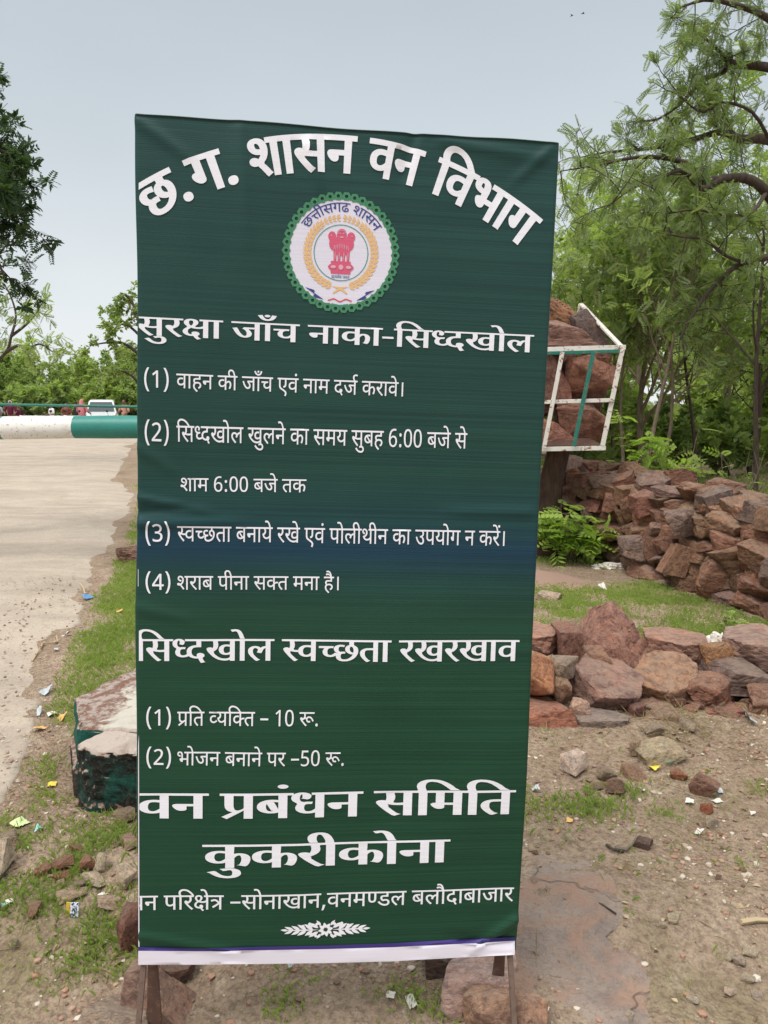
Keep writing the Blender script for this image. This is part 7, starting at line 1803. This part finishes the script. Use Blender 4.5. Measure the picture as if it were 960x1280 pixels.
LIT = [
    ('paper_scrap', 'big white crumpled scrap under the banner hem', 610, 1236, 24, 14, PAPER, 0.7), ('paper_scrap', 'long white torn strip under the banner hem', 583, 1246, 34, 11, PAPER, 0.5), ('paper_scrap', 'flat white strip right of the crumpled scrap', 642, 1254, 26, 9, PAPER, 0.4),
    ('paper_scrap', 'white scrap at the left of the strips below the hem', 514, 1256, 16, 22, PAPER, 0.6), ('paper_scrap', 'narrow white scrap beside the left one below the hem', 488, 1252, 16, 10, PAPER, 0.5), ('foil_scrap', 'pale blue foil bit on the earth under the hem', 363, 1220, 12, 9, CLEAR, 0.6),
    ('paper_scrap', 'small white bit below the long torn strip', 664, 1270, 14, 10, PAPER, 0.6), ('paper_scrap', 'round white flake near the right leg', 682, 1268, 10, 12, PAPER, 0.5),
    ('wrapper', 'bright yellow wrapper on the earth left of the painted block', 65, 983, 15, 9, YEL, 0.25), ('wrapper', 'pale orange wrapper by the rubbish near the road', 49, 914, 14, 11, ORA, 0.4), ('wrapper', 'white and blue wrapper by the road rubbish', 49, 893, 8, 14, CLEAR, 0.7),
    ('plastic_bag', 'greyish crumpled plastic bag in the rubbish beside the road', 58, 868, 15, 13, CLEAR, 0.8), ('paper_scrap', 'white torn card in the rubbish beside the road', 66, 894, 16, 10, PAPER, 0.4), ('paper_scrap', 'cream crumpled paper right of the torn card', 78, 900, 12, 12, ORA, 0.7),
    ('wrapper', 'bright blue wrapper at the road edge in the grass', 110, 750, 10, 10, BLU, 0.7), ('wrapper', 'yellow brown packet lying in the grass by the road', 150, 765, 11, 8, ORA, 0.5), ('paper_scrap', 'white and yellow scrap at the road edge', 84, 796, 10, 10, PAPER, 0.7), ('paper_scrap', 'tiny white scrap below the yellow and white one', 70, 814, 7, 6, CLEAR, 0.6),
    ('wrapper', 'turquoise plastic scrap in the thin grass', 49, 1040, 12, 9, CYAN, 0.6), ('leaf_plate', 'pale green torn leaf plate in the thin grass', 26, 1032, 28, 16, LGREEN, 0.35), ('wrapper', 'light blue plastic bit at the left frame edge', 3, 1148, 12, 8, CYAN, 0.6),
    ('paper_scrap', 'white scrap in the rubble left of the banner', 128, 1122, 12, 9, PAPER, 0.6), ('paper_scrap', 'whitish scrap near the left frame edge stones', 12, 1134, 14, 10, PAPER, 0.6),
    ('wrapper', 'blue white polythene strip caught in the low rock heap', 936, 902, 14, 24, CLEAR, 0.8), ('wrapper', 'printed yellow and white sachet in front of the tan pointed stone', 818, 962, 18, 8, YEL, 0.35), ('wrapper', 'turquoise film under the tan pointed stone', 836, 956, 14, 7, CYAN, 0.5),
    ('paper_scrap', 'round white paper plate scrap by the litter', 862, 1006, 14, 8, PAPER, 0.4), ('paper_scrap', 'white torn piece right of the paper plate scrap', 896, 1004, 18, 7, PAPER, 0.5), ('paper_scrap', 'small pale blue scrap under the rounded brown stone', 900, 991, 8, 9, CLEAR, 0.6), ('paper_scrap', 'white curled flake on the bare earth', 874, 1045, 12, 8, PAPER, 0.7),
    ('wrapper', 'silvery crumpled wrapper beside the banner edge', 669, 988, 13, 10, CLEAR, 0.8), ('paper_scrap', 'tiny white scrap near the angular brown stone', 803, 990, 8, 7, PAPER, 0.6), ('paper_scrap', 'whitish chip of paper at the frame edge', 940, 1018, 10, 6, PAPER, 0.6), ('paper_scrap', 'pale tan flake near the dark triangular stone', 712, 1028, 11, 8, ORA, 0.5),
    ('paper_scrap', 'white scrap in the grass at the wall foot', 753, 738, 12, 6, PAPER, 0.6), ('paper_scrap', 'white bits of plaster at the wall foot', 864, 727, 14, 8, PAPER, 0.7), ('paper_scrap', 'small white scrap in the grass before the wall', 806, 706, 14, 10, PAPER, 0.8),
]
for k, (n_, lab, px, py, w, h, mt_, cr_) in enumerate(LIT):
    Yd = ground_at(px, py).y; s_ = Yd / FOC
    scrap(n_, lab, px, py, w * s_ * 0.75, h * s_ * (1.1 if Yd < 3 else 1.4), mt_, 500 + k, cr_ * 1.1, rot=(k * 0.7) % 1.2 - 0.6)
# spilled lime: rough white heaps
for k, (px, py, Yd, w_, d_, h_l, lab) in enumerate(((766, 711, None, 0.30, 0.10, 0.035, 'heap of white lime lying at the foot of the dry stone wall'), (905, 799, 4.45, 0.38, 0.14, 0.10, 'white lime spilled behind the long slab of the low heap'))):
    bm = bmesh.new(); bmesh.ops.create_icosphere(bm, subdivisions=5, radius=1.0)
    for v_ in bm.verts:
        p = v_.co.copy(); q = 1 + 0.55 * noise.noise(p * 2.3 + Vector((k * 9, 0, 0))) + 0.45 * abs(noise.noise(p * 6)) + 0.25 * noise.noise(p * 13)
        v_.co = Vector((p.x * q * w_ / 2, p.y * q * d_ / 2, p.z * q * h_l))
    p = on_ground(px, py) if Yd is None else at(px, py, Yd)
    if Yd is not None: p.z = max(gz(p.x, p.y), 0)
    o = link('lime_heap', from_bm('lime_heap', bm), WHITE_PAINT, None, p); tag(o, lab, 'lime')
# small gutkha sachet standing in the grass: yellow back, blue and white front
t = empty('sachet', on_ground(90, 1158), 0.1); tag(t, 'blue and white printed sachet with a yellow side standing in the grass', 'sachet')
s_ = ground_at(90, 1158).y / FOC
q = MB(); q.add([(-2 * s_, 0, 0.0), (9 * s_, 0.004, 0), (9 * s_, 0.014, 18 * s_), (-2 * s_, 0.012, 19 * s_), (-2 * s_, 0.004, 0), (9 * s_, 0.008, 0), (9 * s_, 0.018, 18 * s_), (-2 * s_, 0.016, 19 * s_)], [(0, 1, 2, 3), (7, 6, 5, 4), (0, 4, 5, 1), (1, 5, 6, 2), (2, 6, 7, 3), (3, 7, 4, 0)])
m = NT('sachet_print', 0.35, 0.4); v = m.obj((1, 1, 1)); n_ = m.noise(m.obj((90, 90, 60)), 2.2, 4, 0.6)
m.color(m.mix(m.ramp(n_, [(0.46, 0.0), (0.50, 1.0)]), (0.02, 0.03, 0.10), (0.70, 0.74, 0.82)))
link('front', q.mesh('front'), m.m, t)
q = MB(); q.add([(-10 * s_, 0.01, 0.0), (-2.3 * s_, 0.004, 0), (-2.3 * s_, 0.014, 19 * s_), (-9 * s_, 0.02, 18 * s_), (-10 * s_, 0.014, 0.0), (-2.3 * s_, 0.008, 0), (-2.3 * s_, 0.018, 19 * s_), (-9 * s_, 0.024, 18 * s_)], [(0, 1, 2, 3), (7, 6, 5, 4), (0, 4, 5, 1), (1, 5, 6, 2), (2, 6, 7, 3), (3, 7, 4, 0)])
link('side', q.mesh('side'), plain('sachet_yellow', (0.50, 0.34, 0.05), 0.5), t)
# sticks
def stick(label, pts_px, r, mat=BARK_PALE, name='stick'):
    q = MB(); P_ = [on_ground(*p) + Vector((0, 0, r * 1.2)) for p in pts_px]; o0 = P_[0].copy()
    q.tube([p - o0 + Vector((0, 0, 0.004 * (i % 2))) for i, p in enumerate(P_)], [r * (1 - 0.1 * i) for i in range(len(P_))], 6)
    tag(link(name, q.mesh(name, True), mat, None, o0), label, 'stick')
PALEST = plain('dry_stick', (0.46, 0.36, 0.22), 0.8)
stick('pale bent straw lying across the road edge', [(40, 828), (54, 806), (72, 803), (71, 797)], 0.006, PALEST)
stick('thin pale stalk at the road edge by the blue wrapper', [(100, 730), (105, 738), (107, 748)], 0.008, PALEST)
stick('grey twig lying on the bare earth below the dark triangular stone', [(768, 1062), (782, 1066), (792, 1056), (796, 1048)], 0.006, BARK_PALE)
stick('short pale stick near the frame edge', [(926, 1158), (945, 1156), (962, 1158)], 0.008, PALEST)
stick('dark curved stick on the earth left of the grey twig', [(758, 1058), (766, 1066), (780, 1067)], 0.005, BARK_DARK)
stick('short dark stick on the rock slab', [(740, 1130), (752, 1138), (770, 1150)], 0.004, BARK_DARK)
stick('straight pale stalk in front of the dry stone wall', [(838, 718), (850, 726), (862, 735)], 0.006, PALEST)
# two far birds
for k, (px, py, lab) in enumerate(((715, 19.5, 'tiny dark bird in the sky, the lower of two'), (729, 17, 'tiny dark bird in the sky, the upper of two'))):
    p = at(px, py, 60); t = empty('bird', p, 0.6 + k); tag(t, lab, 'bird', 'birds in the sky')
    q = MB(); q.tube([(0, -0.11, 0), (0, -0.06, 0.01), (0, 0.02, 0), (0, 0.12, 0), (0, 0.20, 0)], [0.008, 0.026, 0.034, 0.018, 0.004], 8); link('body', q.mesh('body', True, 80), BLACK, t)
    for s_ in (-1, 1):
        q = MB(); q.add([(0, -0.04, 0.01), (0, 0.05, 0.01), (s_ * 0.09, 0.03, 0.06), (s_ * 0.09, -0.03, 0.06), (s_ * 0.18, 0.05, 0.03)], [(0, 1, 2, 3), (3, 2, 4)]); q.add([(a, b, c_ - 0.006) for a, b, c_ in q.v], [(3, 2, 1, 0), (4, 2, 3)])
        link('wing', q.mesh('wing'), BLACK, t)
